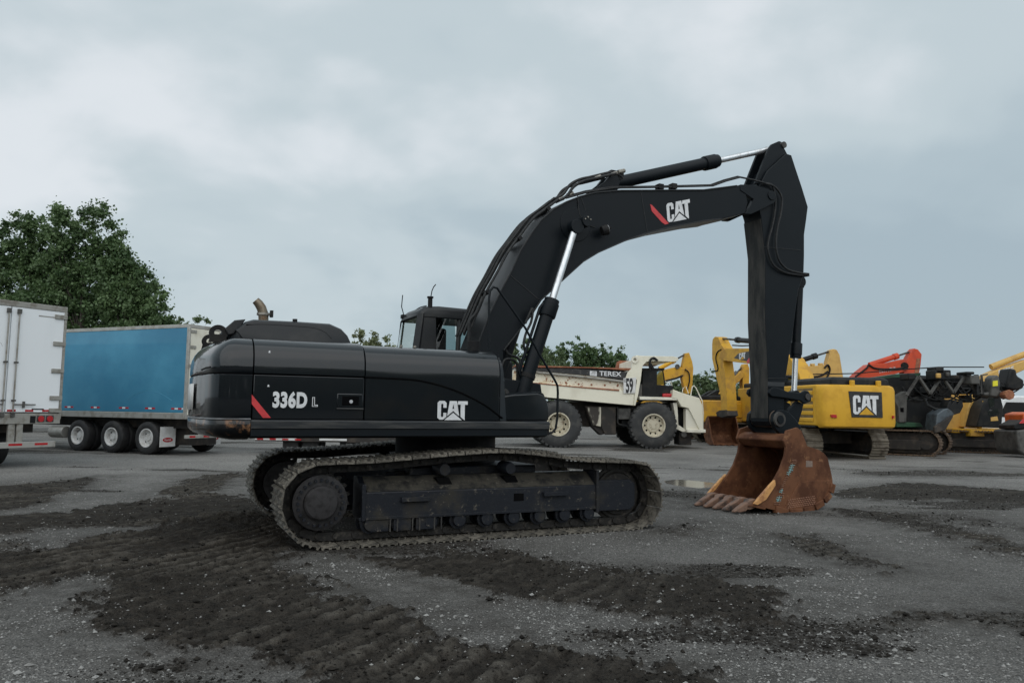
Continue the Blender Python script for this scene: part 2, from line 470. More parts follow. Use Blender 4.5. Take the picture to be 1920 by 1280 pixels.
# ------------------------------------------------------------------ ground
RNG = np.random.default_rng(7)
_perm = RNG.random((512, 512))
def vnoise(x, y, s, off=0):
    x = x * s + off * 17.3; y = y * s + off * 9.1
    xi = np.floor(x).astype(int); yi = np.floor(y).astype(int)
    fx = x - xi; fy = y - yi
    fx = fx * fx * (3 - 2 * fx); fy = fy * fy * (3 - 2 * fy)
    a = _perm[xi % 512, yi % 512]; b = _perm[(xi + 1) % 512, yi % 512]
    c = _perm[xi % 512, (yi + 1) % 512]; d = _perm[(xi + 1) % 512, (yi + 1) % 512]
    return (a * (1 - fx) + b * fx) * (1 - fy) + (c * (1 - fx) + d * fx) * fy
def fbm(x, y, s, n, off=0, gain=0.5):
    t = 0; a = 1; w = 0
    for k in range(n):
        t = t + a * vnoise(x, y, s * 2.03 ** k, off + k * 3); w += a; a *= gain
    return t / w
def poly_sd(px, py, poly):
    """signed distance to a closed outline, positive inside"""
    inside = np.zeros(px.shape, bool)
    best = np.full(px.shape, 1e9)
    n = len(poly)
    for i in range(n):
        ax, ay = poly[i]; bx, by = poly[(i + 1) % n]
        ex, ey = bx - ax, by - ay
        t = np.clip(((px - ax) * ex + (py - ay) * ey) / (ex * ex + ey * ey + 1e-12), 0, 1)
        best = np.minimum(best, np.hypot(px - ax - t * ex, py - ay - t * ey))
        cond = ((ay > py) != (by > py)) & (px < (bx - ax) * (py - ay) / (by - ay + 1e-12) + ax)
        inside ^= cond
    return np.where(inside, best, -best)

# churned soil dragged out by the machine's tracks: outline (metres), ridge heading in degrees, strength
SWATHS = [
    ([(-3.135, 5.789), (-3.410, 6.730), (-3.681, 7.346), (-3.953, 6.999), (-4.249, 6.586), (-4.694, 6.295), (-5.768, 7.695), (-5.372, 8.280), (-5.084, 8.949), (-4.785, 9.817), (-4.379, 10.778), (-3.883, 11.706), (-3.064, 10.322), (-2.369, 8.822), (-2.353, 8.353), (-1.974, 7.576), (-1.412, 6.658), (-1.082, 6.325), (-0.466, 5.648), (0.104, 5.522), (0.634, 5.285), (0.843, 5.046), (1.277, 4.773), (1.299, 4.320), (-0.711, 4.248), (-1.172, 4.960), (-1.610, 5.076), (-2.227, 5.317)], 66.0, 1.0),
    ([(-1.788, 8.365), (-1.112, 8.414), (-0.448, 8.837), (0.033, 8.874), (0.371, 8.287), (0.665, 7.774), (1.131, 7.706), (1.555, 7.733), (2.101, 7.439), (2.421, 6.916), (2.353, 6.478), (2.021, 6.139), (1.323, 5.985), (1.006, 6.274), (0.777, 6.494), (0.210, 6.640), (-0.244, 6.762), (-0.507, 7.212), (-0.787, 7.533), (-1.265, 7.953)], 63.0, 0.9),
    ([(-7.442, 10.150), (-7.192, 11.026), (-6.493, 11.795), (-6.049, 13.082), (-5.571, 14.125), (-4.772, 14.052), (-3.720, 12.487), (-3.133, 10.551), (-4.008, 10.968), (-4.653, 10.409), (-5.543, 10.097), (-6.175, 9.492), (-6.716, 9.177)], 20.0, 0.8),
    ([(-6.353, 13.852), (-6.671, 15.545), (-7.068, 17.716), (-6.443, 18.716), (-5.908, 16.219), (-5.709, 14.471), (-5.887, 13.741)], 35.0, 0.8),
    ([(-9.531, 13.705), (-9.576, 14.622), (-9.472, 16.042), (-9.083, 17.388), (-8.233, 14.907), (-7.677, 12.888), (-7.622, 11.674), (-7.910, 11.404)], 25.0, 0.8),
    ([(6.357, 15.748), (7.912, 17.375), (9.432, 18.479), (10.248, 17.702), (11.336, 17.146), (11.897, 16.778), (9.626, 13.597), (9.256, 14.315), (8.511, 15.074), (7.380, 14.676), (6.588, 14.930)], 5.0, 0.7),
    ([(5.509, 13.659), (6.300, 13.452), (6.485, 12.406), (6.455, 11.188), (6.410, 9.643), (6.260, 9.143), (5.827, 9.245), (5.752, 10.473), (5.769, 11.978), (5.413, 12.674)], -30.0, 0.6),
    ([(3.413, 10.316), (4.049, 10.502), (4.162, 9.614), (4.195, 8.676), (4.165, 8.326), (3.679, 8.129), (3.512, 8.812), (3.380, 9.627)], 30.0, 0.6),
    ([(2.901, 6.246), (3.336, 6.430), (3.675, 6.415), (4.318, 6.532), (4.532, 6.460), (4.140, 5.911), (3.797, 5.936), (3.403, 6.089), (3.050, 6.042)], 20.0, 0.6),
    ([(2.147, 11.042), (2.698, 11.458), (2.752, 10.756), (2.326, 10.180), (2.097, 10.421)], 10.0, 0.4),
    ([(3.412, 15.369), (4.147, 16.179), (3.868, 14.513), (3.115, 13.615)], 10.0, 0.4),
    ([(9.565, 21.636), (12.623, 23.147), (14.182, 21.875), (16.178, 22.777), (14.876, 20.952), (11.964, 20.648), (9.742, 20.452)], 3.0, 0.5),
    ([(5.773, 12.334), (6.656, 13.069), (7.525, 13.026), (7.431, 11.277), (7.092, 10.767), (6.776, 11.739), (6.083, 11.952)], -25.0, 0.4),
    ([(-6.867, 9.553), (-6.007, 9.052), (-5.602, 9.195), (-5.304, 8.437), (-5.603, 7.975)], 25.0, 0.5),
]
PUDDLE = [(3.587, 18.559), (3.998, 19.059), (4.442, 18.835), (4.826, 18.331), (4.960, 17.820), (4.571, 17.142), (4.086, 16.838), (3.691, 17.258), (3.525, 17.737)]

def ground_fields(X, Y):
    h = (fbm(X, Y, 0.35, 3, 1) - 0.5) * 0.035
    h += (fbm(X, Y, 4.0, 4, 5, 0.6) - 0.5) * 0.022
    mud = np.zeros(X.shape); dry = np.zeros(X.shape); damp = np.zeros(X.shape)
    wx = X + (fbm(X, Y, 1.6, 5, 11, 0.68) - 0.5) * 0.8
    wy = Y + (fbm(X, Y, 1.6, 5, 12, 0.68) - 0.5) * 0.8
    rough_ = fbm(X, Y, 6.5, 4, 21, 0.78)
    near = Y < 45
    for poly, ang, k in SWATHS:
        P = np.array(poly)
        m = near & (X > P[:, 0].min() - 1.6) & (X < P[:, 0].max() + 1.6) & (Y > P[:, 1].min() - 1.6) & (Y < P[:, 1].max() + 1.6)
        if not m.any():
            continue
        x = wx[m]; y = wy[m]
        sd = poly_sd(x, y, poly) + (rough_[m] - 0.5) * 0.75
        w = np.clip(sd / 0.20 + 0.25, 0, 1)
        ca, sa = math.cos(R(ang)), math.sin(R(ang))
        across = -X[m] * sa + Y[m] * ca
        along = X[m] * ca + Y[m] * sa
        smear = fbm(along * 0.28, across, 9.0, 4, 81, 0.7)
        wob = (vnoise(X[m], Y[m], 0.5, 31) - 0.5) * 0.9
        ridge = np.abs(((across + wob * 0.22) / 0.225) % 1.0 - 0.5) * 2
        ridge = np.clip((ridge - 0.52 + (smear - 0.5) * 0.5) / 0.10, 0, 1)
        gate = np.clip((vnoise(along, across, 0.75, 41) - 0.38) * 6, 0, 1)
        rim = np.exp(-((sd - 0.10) / 0.10) ** 2)
        cl = np.clip((vnoise(along * 0.8, across, 2.6, 61) - 0.30) * 4, 0, 1)
        hh = 0.006 + (rough_[m] - 0.42) * 0.085 * (1 - 0.5 * gate) + (smear - 0.45) * 0.070 + (ridge - 0.4) * 0.034 * gate * (0.25 + 0.75 * cl) + rim * 0.022
        dry[m] = np.maximum(dry[m], w * np.clip(ridge * gate * cl + np.clip((smear - 0.56) * 4, 0, 0.6), 0, 1))
        damp[m] = np.maximum(damp[m], np.clip(sd / 1.1 + 1.0, 0, 1))
        h[m] = h[m] * (1 - w) + w * (h[m] + np.maximum(hh, -0.02) * k)
        mud[m] = np.maximum(mud[m], w * min(1.0, k + 0.05))
    # scattered dark smears beyond the swaths
    sm = fbm(X * 0.35, Y, 0.8, 4, 55, 0.6)
    mud = np.maximum(mud, np.clip((sm - 0.57) * 5, 0, 0.6) * near)
    return h, mud, dry, damp

def ground_mesh():
    ys = [2.6]
    while ys[-1] < 46:
        ys.append(ys[-1] * (1.0037 if ys[-1] < 14 else 1.006))
    st = ys[-1] * 0.02
    while ys[-1] < 3000:
        ys.append(ys[-1] + st); st *= 1.22
    back = [2.6]; st = 0.1
    while back[-1] > -3000:
        back.append(back[-1] - st); st *= 1.3
    ys = np.array(back[:0:-1] + ys)
    xs = list(np.arange(-5.4, 5.4, 0.0205))
    st = 0.0205
    while xs[-1] < 3000:
        xs.append(xs[-1] + st); st *= 1.02 if xs[-1] < 45 else 1.25
    lo = []; st = 0.0205; x = -5.4
    while x > -3000:
        x -= st; lo.append(x); st *= 1.02 if x > -45 else 1.25
    xs = np.array(lo[::-1] + xs)
    X, Y = np.meshgrid(xs, ys)
    h, mud, dry, damp = ground_fields(X, Y)
    # pressed flat under the crawler tracks, hollow at the puddle
    a = R(YAW_E); du = X - ORG_E[0]; dv = Y - ORG_E[1]
    u = du * math.cos(a) + dv * math.sin(a); v = -du * math.sin(a) + dv * math.cos(a)
    for v0, v1 in ((-0.04, 0.74), (2.55, 3.33)):
        k = np.clip(np.minimum(np.minimum(u + 0.25, 4.55 - u), np.minimum(v - v0, v1 - v)) / 0.08 + 0.5, 0, 1)
        h = h * (1 - k) + k * np.minimum(h, -0.012)
    hollow = np.clip(poly_sd(X, Y, PUDDLE) / 0.6 + 0.5, 0, 1) * (Y < 45)
    h = h * (1 - hollow) - hollow * 0.05
    h = h - 0.075 * np.exp(-((X - 4.6) ** 2 + (Y - 13.4) ** 2) / 5.0)      # shallow dip where the bucket rests
    far = np.clip((np.hypot(X, Y) - 40) / 40, 0, 1)
    h = h * (1 - far)
    ny, nx = X.shape
    co = np.stack([X, Y, h], -1).reshape(-1, 3).astype(np.float32)
    i = np.arange(ny * nx).reshape(ny, nx)
    q = np.stack([i[:-1, :-1], i[:-1, 1:], i[1:, 1:], i[1:, :-1]], -1).reshape(-1, 4).astype(np.int32)
    me = bpy.data.meshes.new('ground')
    me.vertices.add(len(co)); me.vertices.foreach_set('co', co.ravel())
    me.loops.add(q.size); me.loops.foreach_set('vertex_index', q.ravel())
    me.polygons.add(len(q)); me.polygons.foreach_set('loop_start', np.arange(0, q.size, 4, dtype=np.int32))
    me.update(calc_edges=True)
    at = me.attributes.new('soil', 'FLOAT', 'POINT'); at.data.foreach_set('value', mud.ravel().astype(np.float32))
    at = me.attributes.new('damp', 'FLOAT', 'POINT'); at.data.foreach_set('value', damp.ravel().astype(np.float32))
    at = me.attributes.new('dry', 'FLOAT', 'POINT'); at.data.foreach_set('value', dry.ravel().astype(np.float32))
    me.shade_smooth()
    o = bpy.data.objects.new('ground', me)
    COL.objects.link(o)
    o['kind'] = 'structure'
    return o, (xs, ys, h)

ORG_E, YAW_E = (-2.133, 8.840, 0.0), 25.195

def ground_material():
    m = bpy.data.materials.new('gravel_ground')
    m.use_nodes = True
    nt = m.node_tree; L = nt.links.new; N = nt.nodes.new
    b = nt.nodes['Principled BSDF']
    b.inputs['Specular IOR Level'].default_value = 0.12
    tc = N('ShaderNodeTexCoord')
    def noise(s, d, r=0.6):
        n = N('ShaderNodeTexNoise'); n.inputs['Scale'].default_value = s; n.inputs['Detail'].default_value = d; n.inputs['Roughness'].default_value = r
        L(tc.outputs['Object'], n.inputs['Vector']); return n.outputs['Fac']
    def rng(src, a, c, lo=0.0, hi=1.0):
        r = N('ShaderNodeMapRange'); r.inputs[1].default_value = a; r.inputs[2].default_value = c; r.inputs[3].default_value = lo; r.inputs[4].default_value = hi
        L(src, r.inputs[0]); return r.outputs[0]
    def mix(f, a, c):
        x = N('ShaderNodeMix'); x.data_type = 'RGBA'
        L(f, x.inputs[0])
        for s, i in ((a, 6), (c, 7)):
            if isinstance(s, tuple): x.inputs[i].default_value = (*s, 1)
            else: L(s, x.inputs[i])
        return x.outputs[2]
    def math_(op, a, c):
        x = N('ShaderNodeMath'); x.operation = op
        for s, i in ((a, 0), (c, 1)):
            if isinstance(s, (int, float)): x.inputs[i].default_value = s
            else: L(s, x.inputs[i])
        return x.outputs[0]
    soil = N('ShaderNodeAttribute'); soil.attribute_name = 'soil'
    sepp = N('ShaderNodeSeparateXYZ'); L(tc.outputs['Object'], sepp.inputs[0])
    g = mix(rng(noise(0.5, 4), 0.35, 0.65), (0.092, 0.0890, 0.0835), (0.145, 0.1395, 0.131))
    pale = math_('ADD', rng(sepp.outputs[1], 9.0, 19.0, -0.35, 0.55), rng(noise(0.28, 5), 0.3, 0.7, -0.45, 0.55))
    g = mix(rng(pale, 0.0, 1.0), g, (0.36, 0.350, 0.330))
    g = mix(rng(noise(30, 6, 0.75), 0.44, 0.66), g, (0.165, 0.160, 0.152))
    g = mix(rng(noise(17, 6, 0.75), 0.52, 0.66), g, (0.038, 0.0365, 0.0345))
    vo = N('ShaderNodeTexVoronoi'); vo.inputs['Scale'].default_value = 62
    L(tc.outputs['Object'], vo.inputs['Vector'])
    vsep = N('ShaderNodeSeparateColor'); L(vo.outputs['Color'], vsep.inputs[0])
    speck = math_('MULTIPLY', rng(vo.outputs['Distance'], 0.40, 0.25), rng(vsep.outputs[0], 0.80, 0.90))
    speck = math_('MULTIPLY', speck, rng(noise(1.3, 3), 0.40, 0.60, 0.25, 1.0))
    g = mix(speck, g, (0.46, 0.445, 0.42))
    v2 = N('ShaderNodeTexVoronoi'); v2.inputs['Scale'].default_value = 95
    L(tc.outputs['Object'], v2.inputs['Vector'])
    v2s = N('ShaderNodeSeparateColor'); L(v2.outputs['Color'], v2s.inputs[0])
    g = mix(rng(v2s.outputs[0], 0.55, 1.0, 0.0, 0.75), g, (0.034, 0.0325, 0.030))
    g = mix(rng(v2s.outputs[1], 0.70, 1.0, 0.0, 0.75), g, (0.27, 0.258, 0.238))
    damp = N('ShaderNodeAttribute'); damp.attribute_name = 'damp'
    g = mix(math_('MULTIPLY', rng(damp.outputs['Fac'], 0.05, 1.0, 0.0, 0.85), rng(noise(3.5, 6, 0.7), 0.30, 0.62)), g, (0.046, 0.042, 0.037))
    dirt = mix(rng(noise(7, 7, 0.7), 0.35, 0.7), (0.0180, 0.0158, 0.0134), (0.0510, 0.0442, 0.0365))
    dirt = mix(rng(noise(48, 4, 0.7), 0.62, 0.75), dirt, (0.066, 0.059, 0.050))
    dry = N('ShaderNodeAttribute'); dry.attribute_name = 'dry'
    dirt = mix(rng(v2s.outputs[2], 0.6, 1.0, 0.0, 0.7), dirt, (0.010, 0.009, 0.0078))
    dirt = mix(math_('MULTIPLY', dry.outputs['Fac'], rng(noise(11, 5, 0.7), 0.35, 0.62)), dirt, (0.092, 0.083, 0.070))
    edge = math_('ADD', soil.outputs['Fac'], rng(noise(20, 6, 0.75), 0.3, 0.7, -0.5, 0.5))
    col = mix(rng(edge, 0.30, 0.62), g, dirt)
    L(col, b.inputs['Base Color'])
    L(rng(soil.outputs['Fac'], 0.2, 0.8, 0.75, 0.9), b.inputs['Roughness'])
    bp = N('ShaderNodeBump'); bp.inputs['Strength'].default_value = 1.0; bp.inputs['Distance'].default_value = 0.022
    hgt = math_('ADD', math_('MULTIPLY', noise(40, 6, 0.7), 0.7), math_('MULTIPLY', vo.outputs['Distance'], -0.5))
    L(hgt, bp.inputs['Height']); L(bp.outputs[0], b.inputs['Normal'])
    MATS['gravel_ground'] = m
    return m
ground, GF = ground_mesh()
ground.data.materials.append(ground_material())

def ground_z(x, y):
    xs, ys, h = GF
    return float(h[min(np.searchsorted(ys, y), len(ys) - 1), min(np.searchsorted(xs, x), len(xs) - 1)])

# the puddle
pw = catmull([(x, y, 0) for x, y in PUDDLE], 5, True)
g = G(); n = len(pw)
g.add([(x, y, -0.034) for x, y, _ in pw], [tuple(range(n))])
pud = g.build('puddle', 'water', smooth=0)
pud['kind'] = 'structure'

# loose stones and clods: nobody could count them
def scatter(name, m, pts, sizes, label):
    vs = []; fs = []
    rr = random.Random(3)
    for (x, y, z), s in zip(pts, sizes):
        n = len(vs)
        a = rr.random() * 6.28
        ax, ay, az = s * rr.uniform(0.7, 1.2), s * rr.uniform(0.6, 1.0), s * rr.uniform(0.4, 0.75)
        ca, sa = math.cos(a), math.sin(a)
        for px, py, pz in ((1, 0, 0), (0.1, 1, 0.1), (-1, 0.15, 0), (-0.1, -1, -0.05), (0.2, 0.1, 1), (0, 0, -1)):
            qx, qy = px * ax, py * ay
            vs.append((x + qx * ca - qy * sa, y + qx * sa + qy * ca, z + pz * az))
        for f in ((0, 1, 4), (1, 2, 4), (2, 3, 4), (3, 0, 4), (1, 0, 5), (2, 1, 5), (3, 2, 5), (0, 3, 5)):
            fs.append(tuple(n + k for k in f))
    me = bpy.data.meshes.new(name)
    me.from_pydata(vs, [], fs)
    me.materials.append(MATS[m])
    o = bpy.data.objects.new(name, me)
    COL.objects.link(o)
    o['kind'] = 'stuff'; o['label'] = label; o['category'] = name
    return o
xs_, ys_, h_ = GF
def surf(X, Y):
    ix = np.clip(np.searchsorted(xs_, X), 0, len(xs_) - 1); iy = np.clip(np.searchsorted(ys_, Y), 0, len(ys_) - 1)
    return h_[iy, ix]
n = 60000
Y = 4.3 * (24 / 4.3) ** RNG.random(n); X = (RNG.random(n) * 2 - 1) * (0.72 * Y + 0.5)
_, mud_, _, _ = ground_fields(X, Y)
keep = (RNG.random(n) > mud_ * 0.9) & (fbm(X, Y, 0.9, 3, 71) > 0.34 + 0.26 * RNG.random(n))
X, Y = X[keep], Y[keep]; Z = surf(X, Y)
S = 0.0045 + 0.0085 * RNG.random(len(X)) ** 3 + 0.020 * RNG.random(len(X)) ** 26
scatter('gravel', 'stone', list(zip(X, Y, Z + S * 0.2)), S, 'pale stone chips strewn over the dark yard')
n = 150000
Y = 4.3 * (24 / 4.3) ** RNG.random(n); X = (RNG.random(n) * 2 - 1) * (0.74 * Y + 0.5)
_, mud_, _, _ = ground_fields(X, Y)
edge_ = np.exp(-((mud_ - 0.55) / 0.38) ** 2)
keep = RNG.random(n) < np.maximum(edge_ * 0.6, 0.34 * (mud_ > 0.6)) * (mud_ > 0.12)
X, Y = X[keep][:21000], Y[keep][:21000]; Z = surf(X, Y)
S = 0.004 + 0.011 * RNG.random(len(X)) ** 2.8 + 0.034 * RNG.random(len(X)) ** 36
scatter('dirt', 'mud', list(zip(X, Y, Z + S * 0.25)), S, 'crumbled clods of dark soil along the track marks')

# ------------------------------------------------------------------ trees
def tree_meshes(name, seed, h, rx, ry, base, n_clump, per, leaf, lobes=None, top_bias=0.0, clump=(0.5, 1.0)):
    rr = np.random.default_rng(seed)
    tips = []
    lobes = lobes or [(0, 0, (base + h) / 2, rx, ry, (h - base) / 2)]
    while len(tips) < n_clump:
        cx, cy, cz, ax, ay, az = lobes[rr.integers(len(lobes))]
        d = rr.normal(size=3); d /= np.linalg.norm(d)
        rad = rr.random() ** 0.42
        tips.append((cx + d[0] * ax * rad, cy + d[1] * ay * rad, cz + d[2] * az * rad))
    tips = np.array(tips)
    # trunk and limbs
    g = G()
    lean = rr.normal(size=2) * 0.3
    zt = base + (h - base) * 0.72
    tr = max(0.10, h * 0.016)
    path = [(lean[0] * t * t, lean[1] * t * t, t * zt - 0.1) for t in np.linspace(0, 1, 7)]
    g.tube(path, tr, 8, [tr * 1.5, tr * 1.05, tr * 0.95, tr * 0.8, tr * 0.62, tr * 0.42, tr * 0.15])
    for k in range(min(26, n_clump)):
        p = tips[rr.integers(len(tips))]
        t = np.clip((p[2] - base * 0.5) / (zt + 0.01) * rr.uniform(0.45, 0.75), 0.18, 0.92)
        s = np.array([lean[0] * t * t, lean[1] * t * t, t * zt])
        mid = s * 0.45 + p * 0.55 + np.array([0, 0, -0.06 * np.linalg.norm(p - s)])
        r0 = tr * 0.42 * (1.1 - t)
        g.tube([tuple(s), tuple(mid), tuple(p)], r0, 5, [r0, r0 * 0.6, r0 * 0.15])
    tm = g.build('trunk', 'bark', None)
    # leaves: small folded faces gathered in clumps round the twig ends
    cr_ = rr.uniform(clump[0], clump[1], n_clump)
    idx = np.repeat(np.arange(n_clump), per)
    d = rr.normal(size=(len(idx), 3)); d /= np.linalg.norm(d, axis=1)[:, None]
    rad = np.minimum(np.abs(rr.normal(size=len(idx))) * 0.62, 1.7) * cr_[idx]
    c = tips[idx] + d * rad[:, None] * np.array([1, 1, 0.85])
    tone = np.clip(0.5 + rr.normal(size=n_clump)[idx] * 0.24 + rr.normal(size=len(idx)) * 0.16, 0, 1)
    a = rr.normal(size=(len(idx), 3)); a /= np.linalg.norm(a, axis=1)[:, None]
    b_ = rr.normal(size=(len(idx), 3)); b_ = np.cross(a, b_); b_ /= np.linalg.norm(b_, axis=1)[:, None]
    s = leaf * rr.uniform(0.6, 1.25, len(idx))[:, None]
    p0 = c - a * s * 0.6; p1 = c + b_ * s * 0.42; p2 = c + a * s * 0.6; p3 = c - b_ * s * 0.42
    co = np.stack([p0, p1, p2, p3], 1).reshape(-1, 3).astype(np.float32)
    m = len(idx)
    me = bpy.data.meshes.new('crown')
    me.vertices.add(m * 4); me.vertices.foreach_set('co', co.ravel())
    me.loops.add(m * 4); me.loops.foreach_set('vertex_index', np.arange(m * 4, dtype=np.int32))
    me.polygons.add(m); me.polygons.foreach_set('loop_start', np.arange(0, m * 4, 4, dtype=np.int32))
    me.update(calc_edges=True)
    at = me.attributes.new('leaf_tone', 'FLOAT', 'POINT'); at.data.foreach_set('value', np.repeat(tone, 4).astype(np.float32))
    return tm, me
def tree(name, label, loc, m, group=None, **kw):
    root = thing(name, label, 'tree', loc, 0, group)
    tm, me = tree_meshes(name, **kw)
    tm.parent = root
    me.materials.append(MATS[m])
    c = bpy.data.objects.new('crown', me)
    COL.objects.link(c); c.parent = root
    return root

def at_px(x, D):      # a spot on the ground, x metres to the side, D metres off
    return (x, D, 0)
tree('poplar_tree', 'tall dark green poplar at the edge above the white trailer', (-29.6, 46, 0), 'leaf_deep', 'big poplars behind the trailers', seed=11,
     h=13.4, rx=3.2, ry=3.0, base=1.6, n_clump=520, per=130, leaf=0.165, clump=(0.25, 0.60),
     lobes=[(0, 0, 5.8, 3.2, 2.8, 4.2), (0, 0, 5.8, 3.2, 2.8, 4.2), (1.5, 0, 9.6, 0.85, 0.9, 4.3), (0.2, 0.3, 9.8, 0.80, 0.9, 3.9), (-1.1, 0, 9.6, 0.85, 0.9, 4.0), (-2.6, 0, 7.8, 0.9, 1.0, 3.2), (2.9, 0.3, 7.2, 0.8, 1.0, 2.8)])
tree('poplar_tree', 'tallest broad poplar with a ragged top behind the two trailers', (-25.2, 45, 0), 'leaf_deep', 'big poplars behind the trailers', seed=12,
     h=13.0, rx=3.6, ry=3.2, base=1.6, n_clump=560, per=130, leaf=0.165, clump=(0.25, 0.60),
     lobes=[(0, 0, 5.6, 3.5, 3.0, 4.2), (0, 0, 5.6, 3.5, 3.0, 4.2), (-1.7, 0, 9.5, 0.9, 1.0, 4.2), (-0.5, 0.2, 9.6, 0.85, 0.9, 4.1), (0.8, 0, 9.5, 0.9, 0.9, 4.0), (2.0, 0, 8.7, 0.9, 0.9, 3.6), (3.2, 0, 7.0, 0.9, 1.0, 3.0)])
tree('poplar_tree', 'sloping poplar whose crown steps down towards the blue trailer', (-22.0, 44, 0), 'leaf_deep', 'big poplars behind the trailers', seed=13,
     h=10.0, rx=2.6, ry=2.6, base=1.2, n_clump=340, per=130, leaf=0.165, clump=(0.25, 0.60),
     lobes=[(0, 0, 4.6, 2.4, 2.2, 3.4), (-1.0, 0, 7.8, 0.9, 0.9, 2.8), (0.3, 0, 7.0, 0.9, 0.9, 2.6), (1.4, 0, 6.0, 0.9, 0.9, 2.6), (2.1, 0, 4.4, 0.9, 1.0, 2.2)])
small = [
    # x px, top px y, D, half width m, leaf material, label
    (322, 588, 50, 1.6, 'leaf_mid', 'small light green tree just above the blue trailer corner'),
    (368, 590, 52, 1.9, 'leaf_mid', 'thin leafy tree above the cream doors of the blue trailer'),
    (414, 590, 53, 1.6, 'leaf_mid', 'wispy tree next to the black exhaust hood'),
    (676, 612, 55, 1.1, 'leaf_pale', 'pale pointed tree next to the black engine hood'),
    (698, 622, 56, 1.0, 'leaf_pale', 'small pale tree between two others left of the cab'),
    (721, 626, 56, 1.0, 'leaf_pale', 'yellowish bushy tree just behind the black cab'),
    (737, 640, 58, 0.45, 'leaf_pale', 'low pale tree at the cab rear window'),
    (990, 652, 70, 2.2, 'leaf_mid', 'green tree seen past the boom cylinder'),
    (1018, 655, 72, 1.5, 'leaf_mid', 'narrow dark tree right beside the boom cylinder'),
    (1046, 668, 75, 1.6, 'leaf_mid', 'low rounded tree over the dump body tail'),
    (1075, 648, 78, 2.2, 'leaf_deep', 'tall open poplar over the middle of the dump body'),
    (1103, 658, 78, 1.7, 'leaf_deep', 'thin poplar between two fuller ones over the dump body'),
    (1135, 654, 78, 2.2, 'leaf_deep', 'dense round poplar over the lettering of the dump body'),
    (1160, 668, 80, 1.6, 'leaf_deep', 'small dark tree left of the dump truck canopy'),
    (1262, 720, 85, 2.0, 'leaf_mid', 'low tree behind the dump truck cab window'),
    (1305, 712, 85, 2.2, 'leaf_mid', 'low green tree past the hood rail of the dump truck'),
    (1328, 708, 85, 2.4, 'leaf_mid', 'green tree between dump truck and yellow stick'),
    (1360, 716, 85, 2.4, 'leaf_mid', 'low green tree framed by the yellow boom and stick'),
]
for k, (px, py, D, rx, lm, lab) in enumerate(small):
    horizon = 768 + (px - 960) * 0.01396
    x = (px - 960) / 1440.0 * D
    h = (1.6 + (horizon - py) / 1440.0 * D) * (1.16 if D > 60 else 1.03)
    rx = rx * (1.2 if D > 60 else 1.0)
    big = D > 60
    tree('leafy_tree', lab, (x, D, 0), lm, 'distant trees along the yard edge', seed=100 + k, h=h, rx=rx, ry=rx, base=h * 0.12,
         n_clump=int(50 + 50 * rx), per=60, leaf=0.16 if not big else 0.20, clump=(0.15, 0.40),
         lobes=[(0, 0, h * 0.46, rx, rx, h * 0.40), (rx * 0.1, 0, h * 0.72, rx * 0.42, rx * 0.6, h * 0.26), (-rx * 0.45, 0, h * 0.66, rx * 0.28, rx * 0.4, h * 0.24), (rx * 0.55, 0, h * 0.64, rx * 0.28, rx * 0.4, h * 0.22)])

# woodland across the yard behind the viewer: seen only as the dark band mirrored in the paintwork
def woodland():
    allv = []; allt = []
    rr = np.random.default_rng(77)
    n = 9000
    X = rr.uniform(-75, 75, n); env = 7.5 + 3.0 * (fbm(X, X * 0 + 3, 0.12, 3, 91) - 0.3) + 2.0 * (vnoise(X, X * 0, 0.45, 93) - 0.5)
    Z = rr.random(n) ** 0.8 * env
    Yv = -46 - rr.random(n) * 6
    c = np.stack([X, Yv, Z], 1)
    a = rr.normal(size=(n, 3)); a /= np.linalg.norm(a, axis=1)[:, None]
    b_ = np.cross(a, rr.normal(size=(n, 3))); b_ /= np.linalg.norm(b_, axis=1)[:, None]
    s = rr.uniform(0.5, 1.1, n)[:, None]
    co = np.stack([c - a * s, c + b_ * s * 0.8, c + a * s, c - b_ * s * 0.8], 1).reshape(-1, 3).astype(np.float32)
    me = bpy.data.meshes.new('woodland')
    me.vertices.add(n * 4); me.vertices.foreach_set('co', co.ravel())
    me.loops.add(n * 4); me.loops.foreach_set('vertex_index', np.arange(n * 4, dtype=np.int32))
    me.polygons.add(n); me.polygons.foreach_set('loop_start', np.arange(0, n * 4, 4, dtype=np.int32))
    me.update(calc_edges=True)
    at = me.attributes.new('leaf_tone', 'FLOAT', 'POINT'); at.data.foreach_set('value', np.repeat(rr.random(n), 4).astype(np.float32))
    me.materials.append(MATS['leaf_deep'])
    o = bpy.data.objects.new('woodland', me); COL.objects.link(o)
    o['kind'] = 'stuff'; o['label'] = 'dark wood along the far side of the yard'; o['category'] = 'woodland'
woodland()

# ------------------------------------------------------------------ the black excavator
VC = 1.645
EX = thing('excavator', 'large black crawler excavator with red stripes resting its rusty bucket on the ground', 'excavator', *(ORG_E, YAW_E))

# --- crawler tracks
PATH = [(-0.076, 0.948), (0.597, 0.967), (1.625, 1.042), (2.297, 1.067), (2.972, 1.005), (3.496, 0.935), (4.358, 0.892), (4.571, 0.779), (4.688, 0.549), (4.687, 0.278), (4.516, 0.060)]
PATH += [(4.25, 0.012), (3.6, 0.012), (3.0, 0.012), (2.4, 0.012), (1.8, 0.012), (1.2, 0.012), (0.6, 0.012), (0.05, 0.014)]
PATH += [(-0.174, 0.070), (-0.330, 0.195), (-0.423, 0.375), (-0.446, 0.521), (-0.408, 0.725), (-0.297, 0.852)]
def resample(path, n):
    P = np.array(catmull(path, 14, True)); P2 = np.vstack([P, P[:1]])
    d = np.concatenate([[0], np.cumsum(np.hypot(*np.diff(P2, axis=0).T))])
    s = np.linspace(0, d[-1], n + 1)
    return np.stack([np.interp(s, d, P2[:, 0]), np.interp(s, d, P2[:, 1])], 1), d[-1] / n
NSHOE = 50
